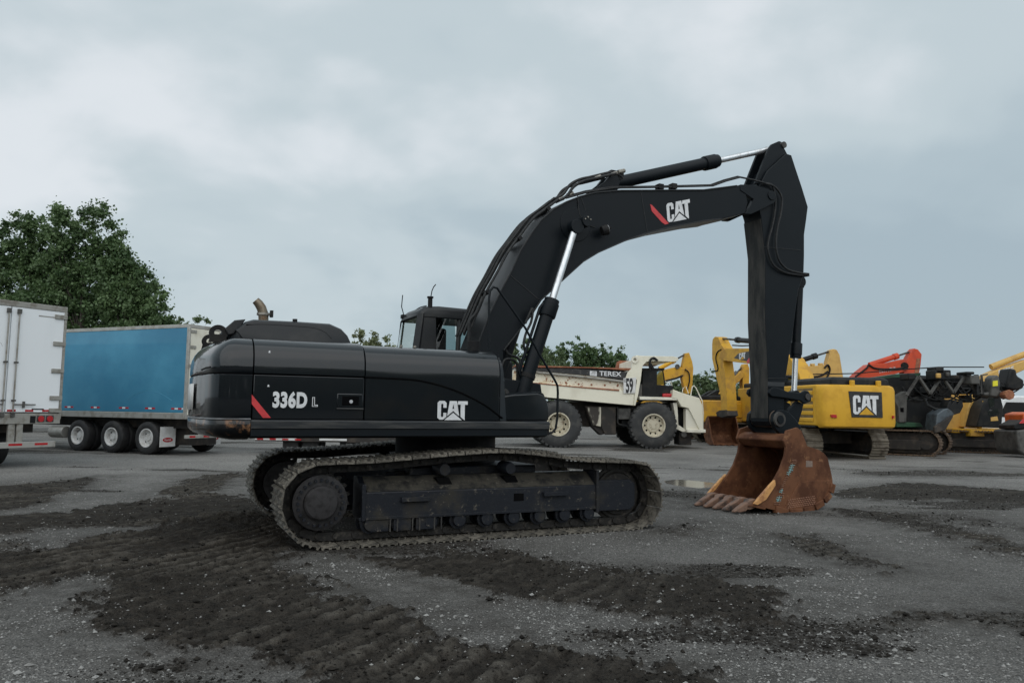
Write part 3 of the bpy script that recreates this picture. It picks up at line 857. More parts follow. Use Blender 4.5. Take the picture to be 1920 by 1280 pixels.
KN, PITCHL = resample(PATH, NSHOE)
def shoe_mesh(width, pitch):
    g = G()
    L = pitch * 0.935
    prof = [(-L / 2, -0.012), (L / 2, -0.012), (L / 2, 0.004), (L * 0.44, 0.034), (L * 0.37, 0.034), (L * 0.32, 0.006),
            (L * 0.10, 0.005), (L * 0.05, 0.030), (-L * 0.03, 0.030), (-L * 0.08, 0.005), (-L * 0.30, 0.005), (-L * 0.36, 0.032), (-L * 0.44, 0.032), (-L / 2, 0.003)]
    g.prism(prof, 0, width)
    for y in (0.235, 0.465):
        for x in (-0.035, 0.035):
            g.cyl((x, y * width / 0.7, -0.010), (x, y * width / 0.7, -0.032), 0.016, 6)
    o = g.build('track_shoe', 'track_steel', None, smooth=0)
    me = o.data
    bpy.data.objects.remove(o)
    return me
SHOE = shoe_mesh(0.70, PITCHL)
rs = random.Random(5)
def make_track(v0):
    g = G()
    for k in range(NSHOE):
        a = KN[k]; b = KN[k + 1]
        t = (b - a) / np.linalg.norm(b - a); nn = np.array([-t[1], t[0]])
        for y0, y1 in ((0.300, 0.345), (0.425, 0.470)):
            q = [a - t * 0.012 - nn * 0.032, b + t * 0.012 - nn * 0.032, b + t * 0.020 - nn * 0.125, a - t * 0.004 - nn * 0.125]
            g.prism([tuple(p) for p in q], v0 + y0, v0 + y1)
        c = a - nn * 0.085
        g.cyl((c[0], v0 + 0.285, c[1]), (c[0], v0 + 0.485, c[1]), 0.036, 10)
    tr = g.build('track', 'chain_dark', EX, smooth=30)
    for k in range(NSHOE):
        a = KN[k]; b = KN[k + 1]; m = (a + b) / 2
        t = (b - a) / np.linalg.norm(b - a)
        s = bpy.data.objects.new('track_shoe', SHOE)
        COL.objects.link(s); s.parent = tr
        w = rs.uniform(-0.012, 0.012)
        M = Matrix(((t[0], 0, -t[1], m[0]), (0, 1, 0, v0 + rs.uniform(-0.004, 0.004)), (t[1], 0, t[0], m[1]), (0, 0, 0, 1)))
        s.matrix_local = M @ Matrix.Rotation(w, 4, 'Y')
    return tr
make_track(0.0)
make_track(2 * VC - 0.70)

SPR = (0.016, 0.504)
IDL = (4.14, 0.46)
def undercarriage(mir):
    m = None if mir is None else VC
    # side frame of the track: upright face, then a roof sloping up to the inside
    g = G()
    sec = [(0.155, 0.285), (0.155, 0.600), (0.40, 0.765), (0.60, 0.765), (0.60, 0.285)]
    u0, u1 = 0.50, 3.75
    g.prism_u(sec, u0, u1)
    fr = g.build('track_frame', 'frame_muddy', EX, 0.012, mirror=m)
    if mir is None:
        for (a, b) in [(0.975, 0.532), (1.327, 0.520), (2.902, 0.533), (3.351, 0.533)][0:4:2]:
            G().box(a, a + 0.36, 0.10, 0.155, b - 0.055, b).build('step', 'frame_muddy', fr, 0.006)
        for u in (1.52, 2.44):      # inspection openings in the sloping roof
            q = G(); q.prism([(u - 0.02, 0.655), (u + 0.15, 0.655), (u + 0.10, 0.745), (u - 0.07, 0.745)], 0.235, 0.37)
            q.v = [(a, y - (0.68 - c) * 1.46 * 0 , c) for a, y, c in q.v]
            q.build('opening', 'seam_black', fr, smooth=0)
        a, b = (2.568, 0.476)
        G().box(a - 0.08, a + 0.06, 0.150, 0.17, b - 0.045, b + 0.05).build('access_hole', 'seam_black', fr, smooth=0)
        G().prism_u([(0.160, 0.606), (0.398, 0.766), (0.396, 0.769), (0.157, 0.608)], 0.56, 3.70).build('frame_roof', 'roof_dust', fr, smooth=0)
        G().box(0.47, 3.78, 0.147, 0.157, 0.280, 0.312).build('flange', 'frame_muddy', fr, 0.003)
        G().box(0.50, 0.545, 0.135, 0.50, 0.27, 0.70).build('end_plate', 'frame_muddy', fr, 0.005)
        G().box(3.715, 3.755, 0.128, 0.50, 0.235, 0.80).build('end_plate', 'frame_muddy', fr, 0.005)
        for k, u in enumerate((0.62, 0.90, 1.18)):
            q = G().prism([(u, 0.135), (u + 0.22, 0.135), (u + 0.22, 0.285), (u, 0.285)], 0.165, 0.185)
            q.build('roller_guard', 'frame_muddy', fr, 0.006)
            q = G()
            q.tube([(u + 0.235, 0.160, 0.13), (u + 0.235, 0.160, 0.27), (u + 0.26, 0.160, 0.288), (u + 0.30, 0.160, 0.288), (u + 0.325, 0.160, 0.27), (u + 0.325, 0.160, 0.13)], 0.009, 6)
            q.build('guard_rim', 'worn_steel', fr)
    # idler yoke and idler
    g = G()
    g.prism([(3.76, 0.245), (4.28, 0.245), (4.36, 0.31), (4.36, 0.60), (4.28, 0.66), (3.76, 0.66)], 0.165, 0.235)
    g.build('idler_yoke', 'frame_muddy', EX, 0.01, mirror=m)
    g = G().lathe_v((IDL[0], 0.35, IDL[1]), [(0.05, -0.09), (0.28, -0.09), (0.30, -0.06), (0.335, -0.06), (0.335, -0.025), (0.375, -0.02), (0.375, 0.02), (0.335, 0.025), (0.335, 0.06), (0.05, 0.09)], 36)
    g.build('idler', 'chain_dark', EX, mirror=m)
    # drive sprocket with its hub
    g = G()
    nt_ = 21; ring = []
    for k in range(nt_ * 4):
        r = (0.335, 0.335, 0.395, 0.385)[k % 4]
        an = 2 * math.pi * k / (nt_ * 4)
        ring.append((SPR[0] + r * math.cos(an), SPR[1] + r * math.sin(an)))
    g.prism(ring, 0.352, 0.418)
    sp = g.build('sprocket', 'chain_dark', EX, 0.004, mirror=m)
    g = G().lathe_v((SPR[0], 0.0, SPR[1]), [(0.05, 0.60), (0.30, 0.60), (0.30, 0.20), (0.315, 0.19), (0.315, 0.155), (0.29, 0.145), (0.20, 0.135), (0.195, 0.085), (0.175, 0.065), (0.10, 0.055), (0.02, 0.05)], 48)
    hb = g.build('final_drive', 'hub_grey', sp, mirror=m)
    if mir is None:
        for k in range(24):
            an = 2 * math.pi * k / 24
            G().cyl((SPR[0] + 0.258 * math.cos(an), 0.16, SPR[1] + 0.258 * math.sin(an)), (SPR[0] + 0.258 * math.cos(an), 0.115, SPR[1] + 0.258 * math.sin(an)), 0.020, 6).build('bolt', 'frame_muddy', sp)
    # rollers
    for u in np.linspace(0.62, 3.62, 9):
        g = G().lathe_v((u, 0.35, 0.225), [(0.03, -0.19), (0.075, -0.19), (0.085, -0.14), (0.115, -0.135), (0.115, -0.10), (0.085, -0.095), (0.085, 0.095), (0.115, 0.10), (0.115, 0.135), (0.075, 0.19), (0.03, 0.19)], 20)
        g.build('track_roller', 'frame_muddy', EX, mirror=m)
    for u, z in ((1.55, 0.845), (2.455, 0.845)):
        g = G().lathe_v((u, 0.35, z), [(0.02, -0.16), (0.07, -0.16), (0.08, -0.12), (0.085, -0.10), (0.085, 0.10), (0.05, 0.13)], 20)
        g.box(u - 0.05, u + 0.05, 0.40, 0.52, 0.74, z)
        g.build('carrier_roller', 'frame_muddy', EX, mirror=m)
undercarriage(None)
undercarriage(1)
# car body between the tracks and the slewing ring
g = G()
g.box(1.2, 3.0, 0.55, 2 * VC - 0.55, 0.50, 0.86)
g.prism_z([(0.9, 0.55), (1.5, 0.9), (1.5, 2 * VC - 0.9), (0.9, 2 * VC - 0.55), (1.3, VC)], 0.52, 0.80)
g.build('car_body', 'frame_muddy', EX, 0.02)
G().cyl((2.09, VC, 0.84), (2.09, VC, 1.235), 0.72, 48).build('slewing_ring', 'dull_black', EX)

# --- upper structure
def sect(u0, u1, sec, name, m='gloss_black', parent=None, bevel=0.006, mirror=None):
    return G().prism_u(sec, u0, u1).build(name, m, parent or EX, bevel, smooth=38, mirror=mirror)
G().box(-0.78, 2.95, 0.32, 2 * VC - 0.32, 1.235, 1.44).build('main_frame', 'dull_black', EX, 0.01)
# side rails along the foot of the covers
for mir in (None, VC):
    sect(-0.785, 2.99, [(0.135, 1.352), (0.128, 1.438), (0.150, 1.452), (0.40, 1.452), (0.40, 1.352)], 'side_rail', 'rail_grey', mirror=mir, bevel=0.004)
    sect(-0.785, 2.96, [(0.150, 1.262), (0.150, 1.350), (0.40, 1.350), (0.40, 1.245), (0.22, 1.245)], 'side_skirt', 'satin_black', mirror=mir)

# covers: upright door, then a shoulder rolling over to the top
SIDE = 0.150
def shoulder(z0, zt, depth=1.0):
    pts = [(SIDE, z0), (SIDE, z0 + 0.012), (SIDE, z0 + 0.082), (SIDE + 0.0004, z0 + 0.092)]
    a = zt - (z0 + 0.092)
    for k in range(1, 11):
        an = math.pi / 2 * k / 10
        pts.append((SIDE + 0.0004 + 0.34 * (1 - math.cos(an)) ** 1.05, z0 + 0.092 + a * math.sin(an) ** 0.95))
    pts.append((SIDE + depth, zt + 0.006))
    pts.append((SIDE + depth, z0))
    return pts
def door(u0, u1, name='engine_door', mirror=None):
    return sect(u0, u1, [(SIDE, 1.458), (SIDE - 0.004, 1.70), (SIDE, 1.955), (SIDE + 0.05, 1.957), (SIDE + 0.05, 1.456)], name, mirror=mirror, bevel=0.008)
for mir in (None, VC):
    d1 = door(-0.775, 0.487, mirror=mir)
    h1 = sect(-0.775, 0.487, shoulder(1.969, 2.388, VC - SIDE - 0.002), 'top_cover', mirror=mir)
    if mir is None:
        dn, hn = d1, h1
    d2 = sect(0.500, 2.262, [(SIDE, 1.458), (SIDE, 1.48), (SIDE, 1.70), (SIDE, 1.94)] + shoulder(1.96, 2.368, 0.88), 'front_cover', mirror=mir, bevel=0.008)
    if mir is None:
        dn2 = d2
# dark body behind the gaps
G().box(-0.775, 2.25, 0.215, 2 * VC - 0.215, 1.45, 1.97).build('inner_bulkhead', 'seam_black', EX)
# front end of the cover: a leaning cap
prof = [(2.149, 2.324), (2.209, 2.298), (2.234, 2.203), (2.267, 2.031), (2.324, 1.777), (2.322, 1.475), (2.194, 1.474)]
sec = [(SIDE + 0.002, 1.458)] + [(a + 0.004, b - 0.006) for a, b in shoulder(1.96, 2.362, 0.86)]
n = len(sec)
r0 = [(2.272, a, b) for a, b in sec]
r1 = [(2.300 + (2.362 - b) * 0.075, a + 0.012, b - 0.004) for a, b in sec]
r2 = [(2.318 + (2.362 - b) * 0.090, a + 0.055 if a < 0.8 else a - 0.03, b - 0.035 if b > 2.0 else b) for a, b in sec]
G().loft([r0, r1, r2]).build('cover_end', 'gloss_black', EX, smooth=40)
# the long curved seam from the door line down to the toe
seam = [(p[0], SIDE - 0.0035, p[1]) for p in [(0.490, 1.963), (1.027, 1.953), (1.268, 1.927), (1.551, 1.862), (1.819, 1.767), (2.064, 1.650), (2.306, 1.489)]]
seam = catmull(seam, 6)
G().tube(seam, 0.0115, 6).build('seam', 'seam_black', dn2)
# door latch
lu, lz = (0.320, 1.680)
G().box(lu - 0.155, lu + 0.155, SIDE - 0.010, SIDE + 0.02, lz - 0.085, lz + 0.085).build('latch_plate', 'gloss_black', dn, 0.012)
G().box(lu - 0.095, lu + 0.105, SIDE - 0.014, SIDE + 0.0, lz - 0.055, lz + 0.055).build('latch_recess', 'seam_black', dn, 0.004)
G().box(lu - 0.155, lu + 0.165, SIDE - 0.022, SIDE - 0.004, lz - 0.100, lz - 0.086).build('latch_lip', 'rail_grey', dn, 0.003)
G().cyl((lu + 0.01, SIDE - 0.010, lz - 0.01), (lu + 0.01, SIDE - 0.026, lz - 0.01), 0.021, 12).build('lock', 'lamp_lens', dn)
# lettering and stripe on the door
du, dz = (-0.560, 1.598)
NX = Vector((1, 0, 0)); NZ = Vector((0, 0, 1))
hh = 0.162
text_obj('lettering', '336D', dn, (du - 0.005, SIDE - 0.004, dz), NX * hh * 1.46, NZ * hh * 1.44, 'decal_white', offset=0.048, squeeze=0.70, spacing=1.06, thick=0.004)
ou_, oz_ = (-0.120, 1.605)
g = flat(G(), [[(0, 0), (0.066, 0), (0.066, 0.022), (0.030, 0.022), (0.030, 0.110), (0, 0.110)]], (ou_, SIDE - 0.004, oz_), NX, NZ, 0.003)
g.build('lettering', 'decal_white', dn, smooth=0)
g = flat(G(), [[(0.007, 0.007), (0.059, 0.007), (0.059, 0.015), (0.023, 0.015), (0.023, 0.103), (0.007, 0.103)]], (ou_, SIDE - 0.004, oz_), NX, NZ, 0.005)
g.build('lettering_core', 'decal_black', dn, smooth=0)
flat(G(), [[(-0.791, 1.732), (-0.573, 1.472), (-0.659, 1.471), (-0.786, 1.625)]], (0, SIDE - 0.004, 0), NX, NZ, 0.003).build('red_stripe', 'decal_red', dn, smooth=0)
cu_, cz_ = (1.417, 1.462)
cu2, cz2 = (1.819, 1.700)
sw = (cu2 - cu_) / 1.57
logo_parts(dn2, (cu_, SIDE - 0.003, cz_), NX * sw, NZ * (cz2 - cz_) * 1.02)
for (px_, py_) in [(-0.614, 2.220), (-0.616, 1.832)]:
    flat(G(), [[(-0.012, -0.010), (0.012, -0.012), (0.008, 0.012), (-0.004, 0.014)]], (px_, SIDE + (0.035 if py_ > 2 else -0.004), py_), NX, NZ, 0.004).build('chipped_spot', 'decal_white', dn, smooth=0)

# --- counterweight
plan = [(-0.79, 0.150), (-0.90, 0.150), (-1.00, 0.156), (-1.09, 0.185), (-1.155, 0.235), (-1.205, 0.31), (-1.240, 0.42), (-1.275, 0.60), (-1.315, 0.85), (-1.350, 1.15), (-1.370, 1.45), (-1.375, VC)]
plan = plan + [(a, 2 * VC - b) for a, b in reversed(plan[:-1])]
def inset(pl, d):
    out = []
    n = len(pl)
    for i, (a, b) in enumerate(pl):
        p = pl[max(i - 1, 0)]; q = pl[min(i + 1, n - 1)]
        tx, ty = q[0] - p[0], q[1] - p[1]
        l = math.hypot(tx, ty)
        nx_, ny_ = -ty / l, tx / l
        if nx_ * (0.5 - a) + ny_ * (VC - b) < 0:
            nx_, ny_ = -nx_, -ny_
        if a > -0.8:
            nx_, ny_ = 0, (1 if b < VC else -1)
        out.append((a + nx_ * d, b + ny_ * d))
    return out
def cw_rings(levels):
    return [[(a, b, z) for a, b in inset(plan, d)] for z, d in levels]
mat('ledge_highlight', (0.13, 0.135, 0.14), 0.4, col2=(0.06, 0.06, 0.06), scale=5)  # lighter grey paints the highlight along the black counterweight's ledge
g = G().loft(cw_rings([(1.215, 0.33), (1.222, 0.25), (1.238, 0.15), (1.270, 0.060), (1.315, 0.012), (1.36, 0.0), (1.430, 0.0), (1.446, 0.008)]))
cw0 = g.build('counterweight', 'gloss_black', EX, smooth=40)
cw0.data.materials.clear()
mat('counterweight_worn', (0.006, 0.007, 0.0085), 0.32, coat=0.6, spec=0.2, col2=(0.022, 0.020, 0.018), scale=2.6, lo=0.5, hi=0.7, rough2=0.5,
    col3=(0.24, 0.12, 0.06), scale3=5, lo3=0.52, hi3=0.64, bump=0.03, bscale=5)
cw0.data.materials.append(MATS['counterweight_worn'])
G().loft(cw_rings([(1.446, 0.004), (1.450, -0.010), (1.458, -0.008), (1.468, 0.014)])).build('ledge', 'ledge_highlight', cw0, smooth=40)
G().loft(cw_rings([(1.468, 0.012), (1.50, 0.004), (1.70, 0.0), (1.945, 0.002), (1.955, 0.012)])).build('lower_block', 'gloss_black', cw0, smooth=40)
G().loft(cw_rings([(1.955, 0.014), (1.969, 0.014)])).build('seam', 'seam_black', cw0, smooth=40)
lv = [(1.969, 0.010), (1.98, 0.003), (2.045, 0.003)]
for k in range(1, 10):
    an = math.pi / 2 * k / 9
    lv.append((2.055 + 0.330 * math.sin(an) ** 0.95, 0.003 + 0.34 * (1 - math.cos(an)) ** 1.05))
lv.append((2.392, 0.6))
G().loft(cw_rings(lv)).build('upper_block', 'gloss_black', cw0, smooth=45)
# rear reflector panel on the counterweight and its strap
pts = [(-1.358, 1.02), (-1.364, 1.08), (-1.372, 1.15), (-1.394, 1.45)]
g = G(); vs = [(a, b, 1.55) for a, b in pts] + [(a, b, 1.86) for a, b in pts]
g.add(vs, [(i, i + 1, len(pts) + i + 1, len(pts) + i) for i in range(len(pts) - 1)])
o = g.build('rear_panel', 'flap_white', cw0); md = o.modifiers.new('s', 'SOLIDIFY'); md.thickness = 0.006
smooth_tube(G(), [(-1.225, 0.28, 2.03), (-1.27, 0.36, 2.02), (-1.31, 0.42, 2.00)], 0.010).build('strap', 'dull_black', cw0)
# lifting eyes
for v in (0.95, 2 * VC - 0.95):
    g = G()
    ring = [(-1.115 + 0.105 * math.cos(a), 2.475 + 0.095 * math.sin(a)) for a in np.linspace(R(-30), R(210), 14)]
    inner = [(-1.115 + 0.045 * math.cos(a), 2.475 + 0.042 * math.sin(a)) for a in np.linspace(R(-30), R(210), 14)]
    for i in range(13):
        g.prism([ring[i], ring[i + 1], inner[i + 1], inner[i]], v - 0.03, v + 0.03)
    g.prism([(-1.22, 2.36), (-1.01, 2.36), (-1.024, 2.428), (-1.076, 2.455), (-1.154, 2.455), (-1.206, 2.428)], v - 0.03, v + 0.03)
    g.build('lifting_eye', 'dull_black', cw0)

# --- engine hood on top
ep = [(-0.848, 2.437), (-0.937, 2.516), (-0.814, 2.626), (-0.723, 2.658), (-0.198, 2.665), (0.198, 2.662), (0.349, 2.603), (0.433, 2.519), (0.505, 2.427)]
ep[0] = (ep[0][0], 2.385); ep[-1] = (ep[-1][0] , 2.37)
def hood_ring(v, k):
    cu0 = sum(p[0] for p in ep) / len(ep)
    return [(cu0 + (a - cu0) * (1 - 0.02 * k), v, 2.36 + (b - 2.36) * (1 - 0.10 * k)) for a, b in ep]
G().loft([hood_ring(0.80, 2.0), hood_ring(0.815, 0.9), hood_ring(0.86, 0.25), hood_ring(0.94, 0.0), hood_ring(2 * VC - 0.94, 0), hood_ring(2 * VC - 0.80, 1.6)]).build('engine_hood', 'hood_black', EX, 0.006, smooth=40)
hl = [(-0.813, 2.574), (-0.578, 2.594), (-0.197, 2.591), (-0.001, 2.582), (0.133, 2.536), (0.216, 2.459)]
smooth_tube(G(), [(a, 0.808, b) for a, b in hl], 0.009).build('hood_crease', 'seam_black', EX)
ip = [(-1.049, 2.525), (-0.939, 2.635), (-0.810, 2.656), (-0.862, 2.562), (-0.943, 2.466), (-1.003, 2.450)]
G().prism(ip, 0.9, 2.2).build('intake_cowl', 'hood_black', EX, 0.012)
eu, ez = -0.54, 2.66
g = G(); ph = [(-0.527, 1.500, 2.679), (-0.531, 1.500, 2.763), (-0.540, 1.500, 2.818), (-0.562, 1.500, 2.880), (-0.598, 1.500, 2.933), (-0.639, 1.500, 2.973)]
g.tube(ph, 0.07, 18, [0.064, 0.064, 0.064, 0.062, 0.058, 0.050])
ex_ = g.build('exhaust_stack', 'exhaust_metal', EX)
a = ph[1]
G().cyl((a[0], a[1], a[2] + 0.02), (a[0], a[1], a[2] + 0.05), 0.086, 18).build('clamp_band', 'fitting_metal', ex_)
G().box(a[0] + 0.08, a[0] + 0.12, 1.47, 1.53, a[2], a[2] + 0.09).build('clamp_bolt', 'dull_black', ex_, 0.004)
G().cyl((-0.226, 0.900, 2.660), (-0.227, 0.900, 2.693), 0.03, 10).build('hood_knob', 'dull_black', EX)

# --- front tool box / step and boom-foot bracket
tp = [(2.189, 1.747), (2.438, 1.794), (2.828, 1.823), (2.900, 1.803), (2.965, 1.727), (2.990, 1.635), (2.992, 1.466), (2.194, 1.467)]
tb = G().prism(tp, 0.165, 0.98).build('tool_box', 'gloss_black', EX, 0.014)
tpl = [(2.324, 1.777), (2.868, 1.845), (2.924, 1.818), (2.957, 1.748), (2.908, 1.761), (2.813, 1.794), (2.348, 1.737)]
G().prism(tpl, 0.19, 0.95).build('box_lid', 'satin_black', tb, 0.006)
G().prism([(2.194, 1.454), (3.000, 1.445), (3.002, 1.276), (2.258, 1.243), (2.196, 1.338)], 0.16, 1.15).build('front_sill', 'dull_black', EX, 0.01)
for v in (1.10, 2.06):
    G().prism([(2.45, 1.40), (3.45, 1.40), (3.35, 1.98), (3.05, 2.02), (2.70, 2.05), (2.45, 1.9)], v, v + 0.09).build('boom_bracket', 'satin_black', EX, 0.01)
G().cyl((2.75, 1.05, 1.83), (2.75, 2 * VC - 1.05, 1.83), 0.07, 16).build('foot_pin', 'worn_steel', EX)
G().box(2.4, 3.3, 1.19, 2.05, 1.24, 1.47).build('frame_deck', 'dull_black', EX)
# handrail of bent tube from the front step up over the cover
hr = [(2.133, 0.220, 2.376), (2.121, 0.220, 3.039), (2.134, 0.220, 3.145), (2.179, 0.220, 3.198), (2.233, 0.220, 3.189), (2.375, 0.220, 3.022), (2.654, 0.220, 2.685), (2.874, 0.220, 2.338), (3.104, 0.220, 2.009), (3.146, 0.220, 1.938), (3.155, 0.220, 1.845), (3.150, 0.220, 1.509), (3.127, 0.220, 1.359), (3.079, 0.220, 1.309), (3.023, 0.220, 1.295)]
g = G(); g.tube(hr, 0.0165, 8)
g.build('handrail', 'satin_black', EX)
# filler pipe and small fittings on the cover
G().cyl((2.03, 0.50, 2.36), (2.03, 0.50, 2.50), 0.085, 14).build('filler_neck', 'dull_black', EX, 0.004)
for u in (1.02, 1.20):
    G().cyl((u, 0.45, 2.37), (u, 0.45, 2.395), 0.02, 8).build('cover_bolt', 'fitting_metal', EX)

# --- cab on the far side
cab = holder('cab', EX)
c0, c1, v0, v1 = 1.745, 3.40, 2.16, 3.12
side = [(c0, 1.46), (c0, 2.45), (c0 + 0.06, 2.95), (c0 + 0.16, 3.10), (c1 - 0.25, 3.08), (c1, 2.6), (c1, 1.46)]
G().box(c0, c1, v0, v1, 1.46, 2.36).build('cab_body', 'satin_black', cab, 0.03)
rf = G()
def roof_ring(v, dz, s):
    pr = [(c0 + 0.055, 3.00), (c0 + 0.09, 3.09), (c0 + 0.17, 3.155), (c0 + 0.40, 3.175), (c1 - 0.35, 3.155), (c1 - 0.16, 3.10), (c1 - 0.12, 2.99)]
    m_ = (c0 + c1) / 2
    return [(m_ + (a - m_) * s, v, b - dz * (b - 2.9) / 0.27) for a, b in pr]
rf.loft([roof_ring(v0 + 0.0, 0.05, 0.97), roof_ring(v0 + 0.05, 0.0, 1.0), roof_ring(v1 - 0.05, 0.0, 1.0), roof_ring(v1, 0.05, 0.97)])
rf.build('cab_roof', 'hood_black', cab, 0.02, smooth=45)
def pillar(p0, p1, w, name='pillar'):
    G().tube([p0, p1], w, 4).build(name, 'hood_black', cab, 0.01)
for v, w_p in ((v0 + 0.05, 0.075), (v1 - 0.015, 0.02)):
    pillar((c0 + 0.05, v, 2.33), (c0 + 0.125, v, 3.05), w_p)
    pillar((c1 - 0.05, v, 2.33), (c1 - 0.22, v, 3.05), 0.05)
    pillar((c0 + 0.72, v, 2.33), (c0 + 0.74, v, 3.05), 0.045)
G().prism([(c0 + 0.03, 2.34), (c0 + 0.36, 2.34), (c0 + 0.34, 3.05), (c0 + 0.10, 3.05)], v0 + 0.01, v0 + 0.05).build('side_panel', 'hood_black', cab, 0.006)
# panes: rear, near side, far side, front
g = G(); g.add([(c0 + 0.012, v0 + 0.10, 2.37), (c0 + 0.012, v1 - 0.02, 2.37), (c0 + 0.085, v1 - 0.02, 3.00), (c0 + 0.085, v0 + 0.10, 3.00)], [(0, 1, 2, 3)])
rw = g.build('rear_window', 'glass_clear', cab, smooth=0)
G().tube([(c0 + 0.0, v0 + 0.10, 2.37), (c0 + 0.0, v1 - 0.01, 2.37), (c0 + 0.075, v1 - 0.01, 3.00), (c0 + 0.075, v0 + 0.10, 3.00), (c0 + 0.0, v0 + 0.10, 2.37)], 0.012, 6).build('window_seal', 'seam_black', cab)
for a, b in ((c0 + 0.36, c0 + 0.70), (c0 + 0.76, c1 - 0.12)):
    g = G(); g.add([(a, v0 + 0.03, 2.36), (b, v0 + 0.03, 2.36), (b - 0.05, v0 + 0.03, 3.03), (a, v0 + 0.03, 3.03)], [(0, 1, 2, 3)])
    g.build('side_window', 'glass_tint', cab, smooth=0)
    g = G(); g.add([(a, v1 - 0.03, 2.36), (b, v1 - 0.03, 2.36), (b - 0.05, v1 - 0.03, 3.03), (a, v1 - 0.03, 3.03)], [(0, 1, 2, 3)])
    g.build('side_window', 'glass_clear', cab, smooth=0)
g = G(); g.add([(c1 - 0.02, v0 + 0.08, 2.36), (c1 - 0.02, v1 - 0.08, 2.36), (c1 - 0.18, v1 - 0.08, 3.03), (c1 - 0.18, v0 + 0.08, 3.03)], [(0, 1, 2, 3)])
g.build('windscreen', 'glass_clear', cab, smooth=0)
g = G(); g.box(c0 + 0.45, c0 + 0.62, 2.42, 2.86, 2.3, 2.86); g.box(c0 + 0.47, c0 + 0.58, 2.50, 2.78, 2.86, 3.02)
g.build('seat', 'dull_black', cab, 0.04)
# beacon post, aerials
bu, bz = (2.003, 3.113)
g = G(); g.cyl((bu, 2.22, 2.9), (bu, 2.22, 3.29), 0.036, 12); g.cyl((bu, 2.22, 3.29), (bu, 2.22, 3.315), 0.05, 12)
g.build('post', 'dull_black', cab)
G().tube([(2.013, 2.220, 3.315), (2.028, 2.220, 3.407), (2.053, 2.220, 3.467), (2.087, 2.220, 3.511)], 0.008, 6).build('aerial', 'dull_black', cab)
G().tube([(1.843, 3.050, 3.111), (1.803, 3.050, 3.239), (1.816, 3.050, 3.432)], 0.008, 6).build('aerial', 'dull_black', cab)
G().box(c0 + 0.06, c0 + 0.12, 3.0, 3.1, 3.05, 3.11).build('aerial_mount', 'dull_black', cab)
smooth_tube(G(), [(1.797, 2.900, 3.075), (1.912, 2.900, 3.117), (2.053, 2.900, 3.222), (2.179, 2.900, 3.265)], 0.008).build('aerial_lead', 'dull_black', cab)

# --- boom
B0, B1 = 1.345, 1.945
top = [(2.411, 2.485), (2.604, 2.980), (2.812, 3.399), (2.956, 3.660), (3.102, 3.989), (3.295, 4.288), (3.448, 4.496), (3.658, 4.689), (3.892, 4.837), (4.131, 4.953), (4.403, 5.050), (4.884, 5.150), (6.558, 5.388), (7.297, 5.566)]
tip = [(7.430, 5.594), (7.501, 5.479), (7.546, 5.293), (7.482, 5.093), (7.385, 5.062)]
bot = [(6.934, 4.922), (6.553, 4.840), (5.797, 4.633), (5.381, 4.496), (4.947, 4.317), (4.467, 4.086), (4.196, 3.915), (3.902, 3.653), (3.671, 3.444), (3.462, 3.255), (3.312, 3.026), (2.853, 2.466)]
foot = [(2.86, 2.02), (2.90, 1.86), (2.86, 1.74), (2.75, 1.70), (2.64, 1.74), (2.58, 1.85), (2.47, 2.2)]
prof = top + tip + bot + foot
boom = G().prism(prof, B0, B1).build('boom', 'satin_black', EX, 0.008)
def strip(line, d_in, d_out, v0, v1, name, m='satin_black', parent=None, flip=1):
    g = G(); n = len(line); A = []; Bp = []
    for i, (a, b) in enumerate(line):
        p = line[max(i - 1, 0)]; q = line[min(i + 1, n - 1)]
        tx, ty = q[0] - p[0], q[1] - p[1]; l = math.hypot(tx, ty)
        nx_, ny_ = -ty / l * flip, tx / l * flip
        A.append((a + nx_ * d_out, b + ny_ * d_out)); Bp.append((a - nx_ * d_in, b - ny_ * d_in))
    rings = [[(A[i][0], v0, A[i][1]), (A[i][0], v1, A[i][1]), (Bp[i][0], v1, Bp[i][1]), (Bp[i][0], v0, Bp[i][1])] for i in range(n)]
    g.loft(rings)
    return g.build(name, m, parent, 0.004)
strip(top, 0.014, 0.006, B0 - 0.022, B1 + 0.022, 'top_plate', 'hood_black', parent=boom)
strip(bot, 0.014, 0.006, B0 - 0.022, B1 + 0.022, 'bottom_plate', 'hood_black', parent=boom)
for q in ([(5.284, 5.177), (5.409, 4.516)], [(2.955, 3.586), (3.432, 3.261)], [(2.605, 3.263), (2.635, 2.589)], [(4.157, 4.930), (4.236, 4.743)]):
    G().tube([(a, B0 - 0.001, b) for a, b in q], 0.007, 6).build('weld_bead', 'hood_black', boom)
fk = [(7.377, 5.595), (7.645, 5.623), (8.016, 5.596), (8.166, 5.548), (8.215, 5.476), (8.162, 5.371), (7.934, 5.245), (7.611, 5.089), (7.465, 5.080), (7.552, 5.177), (7.677, 5.366), (7.376, 5.489)]
for v in (B0 - 0.012, B1 - 0.068):
    G().prism(fk, v, v + 0.08).build('boom_fork', 'satin_black', boom, 0.008)
sp_ = (8.089, 5.489)
G().cyl((sp_[0], B0 - 0.03, sp_[1]), (sp_[0], B1 + 0.03, sp_[1]), 0.085, 20).build('stick_pin', 'satin_black', boom, 0.006)
bp_ = (4.054, 4.491)
G().cyl((bp_[0], B0 - 0.012, bp_[1]), (bp_[0], B0 + 0.01, bp_[1]), 0.27, 40).build('pin_boss', 'satin_black', boom, 0.008)
G().cyl((bp_[0] + 0.03, 1.02, bp_[1] - 0.01), (bp_[0] + 0.03, 2 * VC - 1.02, bp_[1] - 0.01), 0.085, 20).build('cylinder_pin', 'satin_black', boom, 0.006)
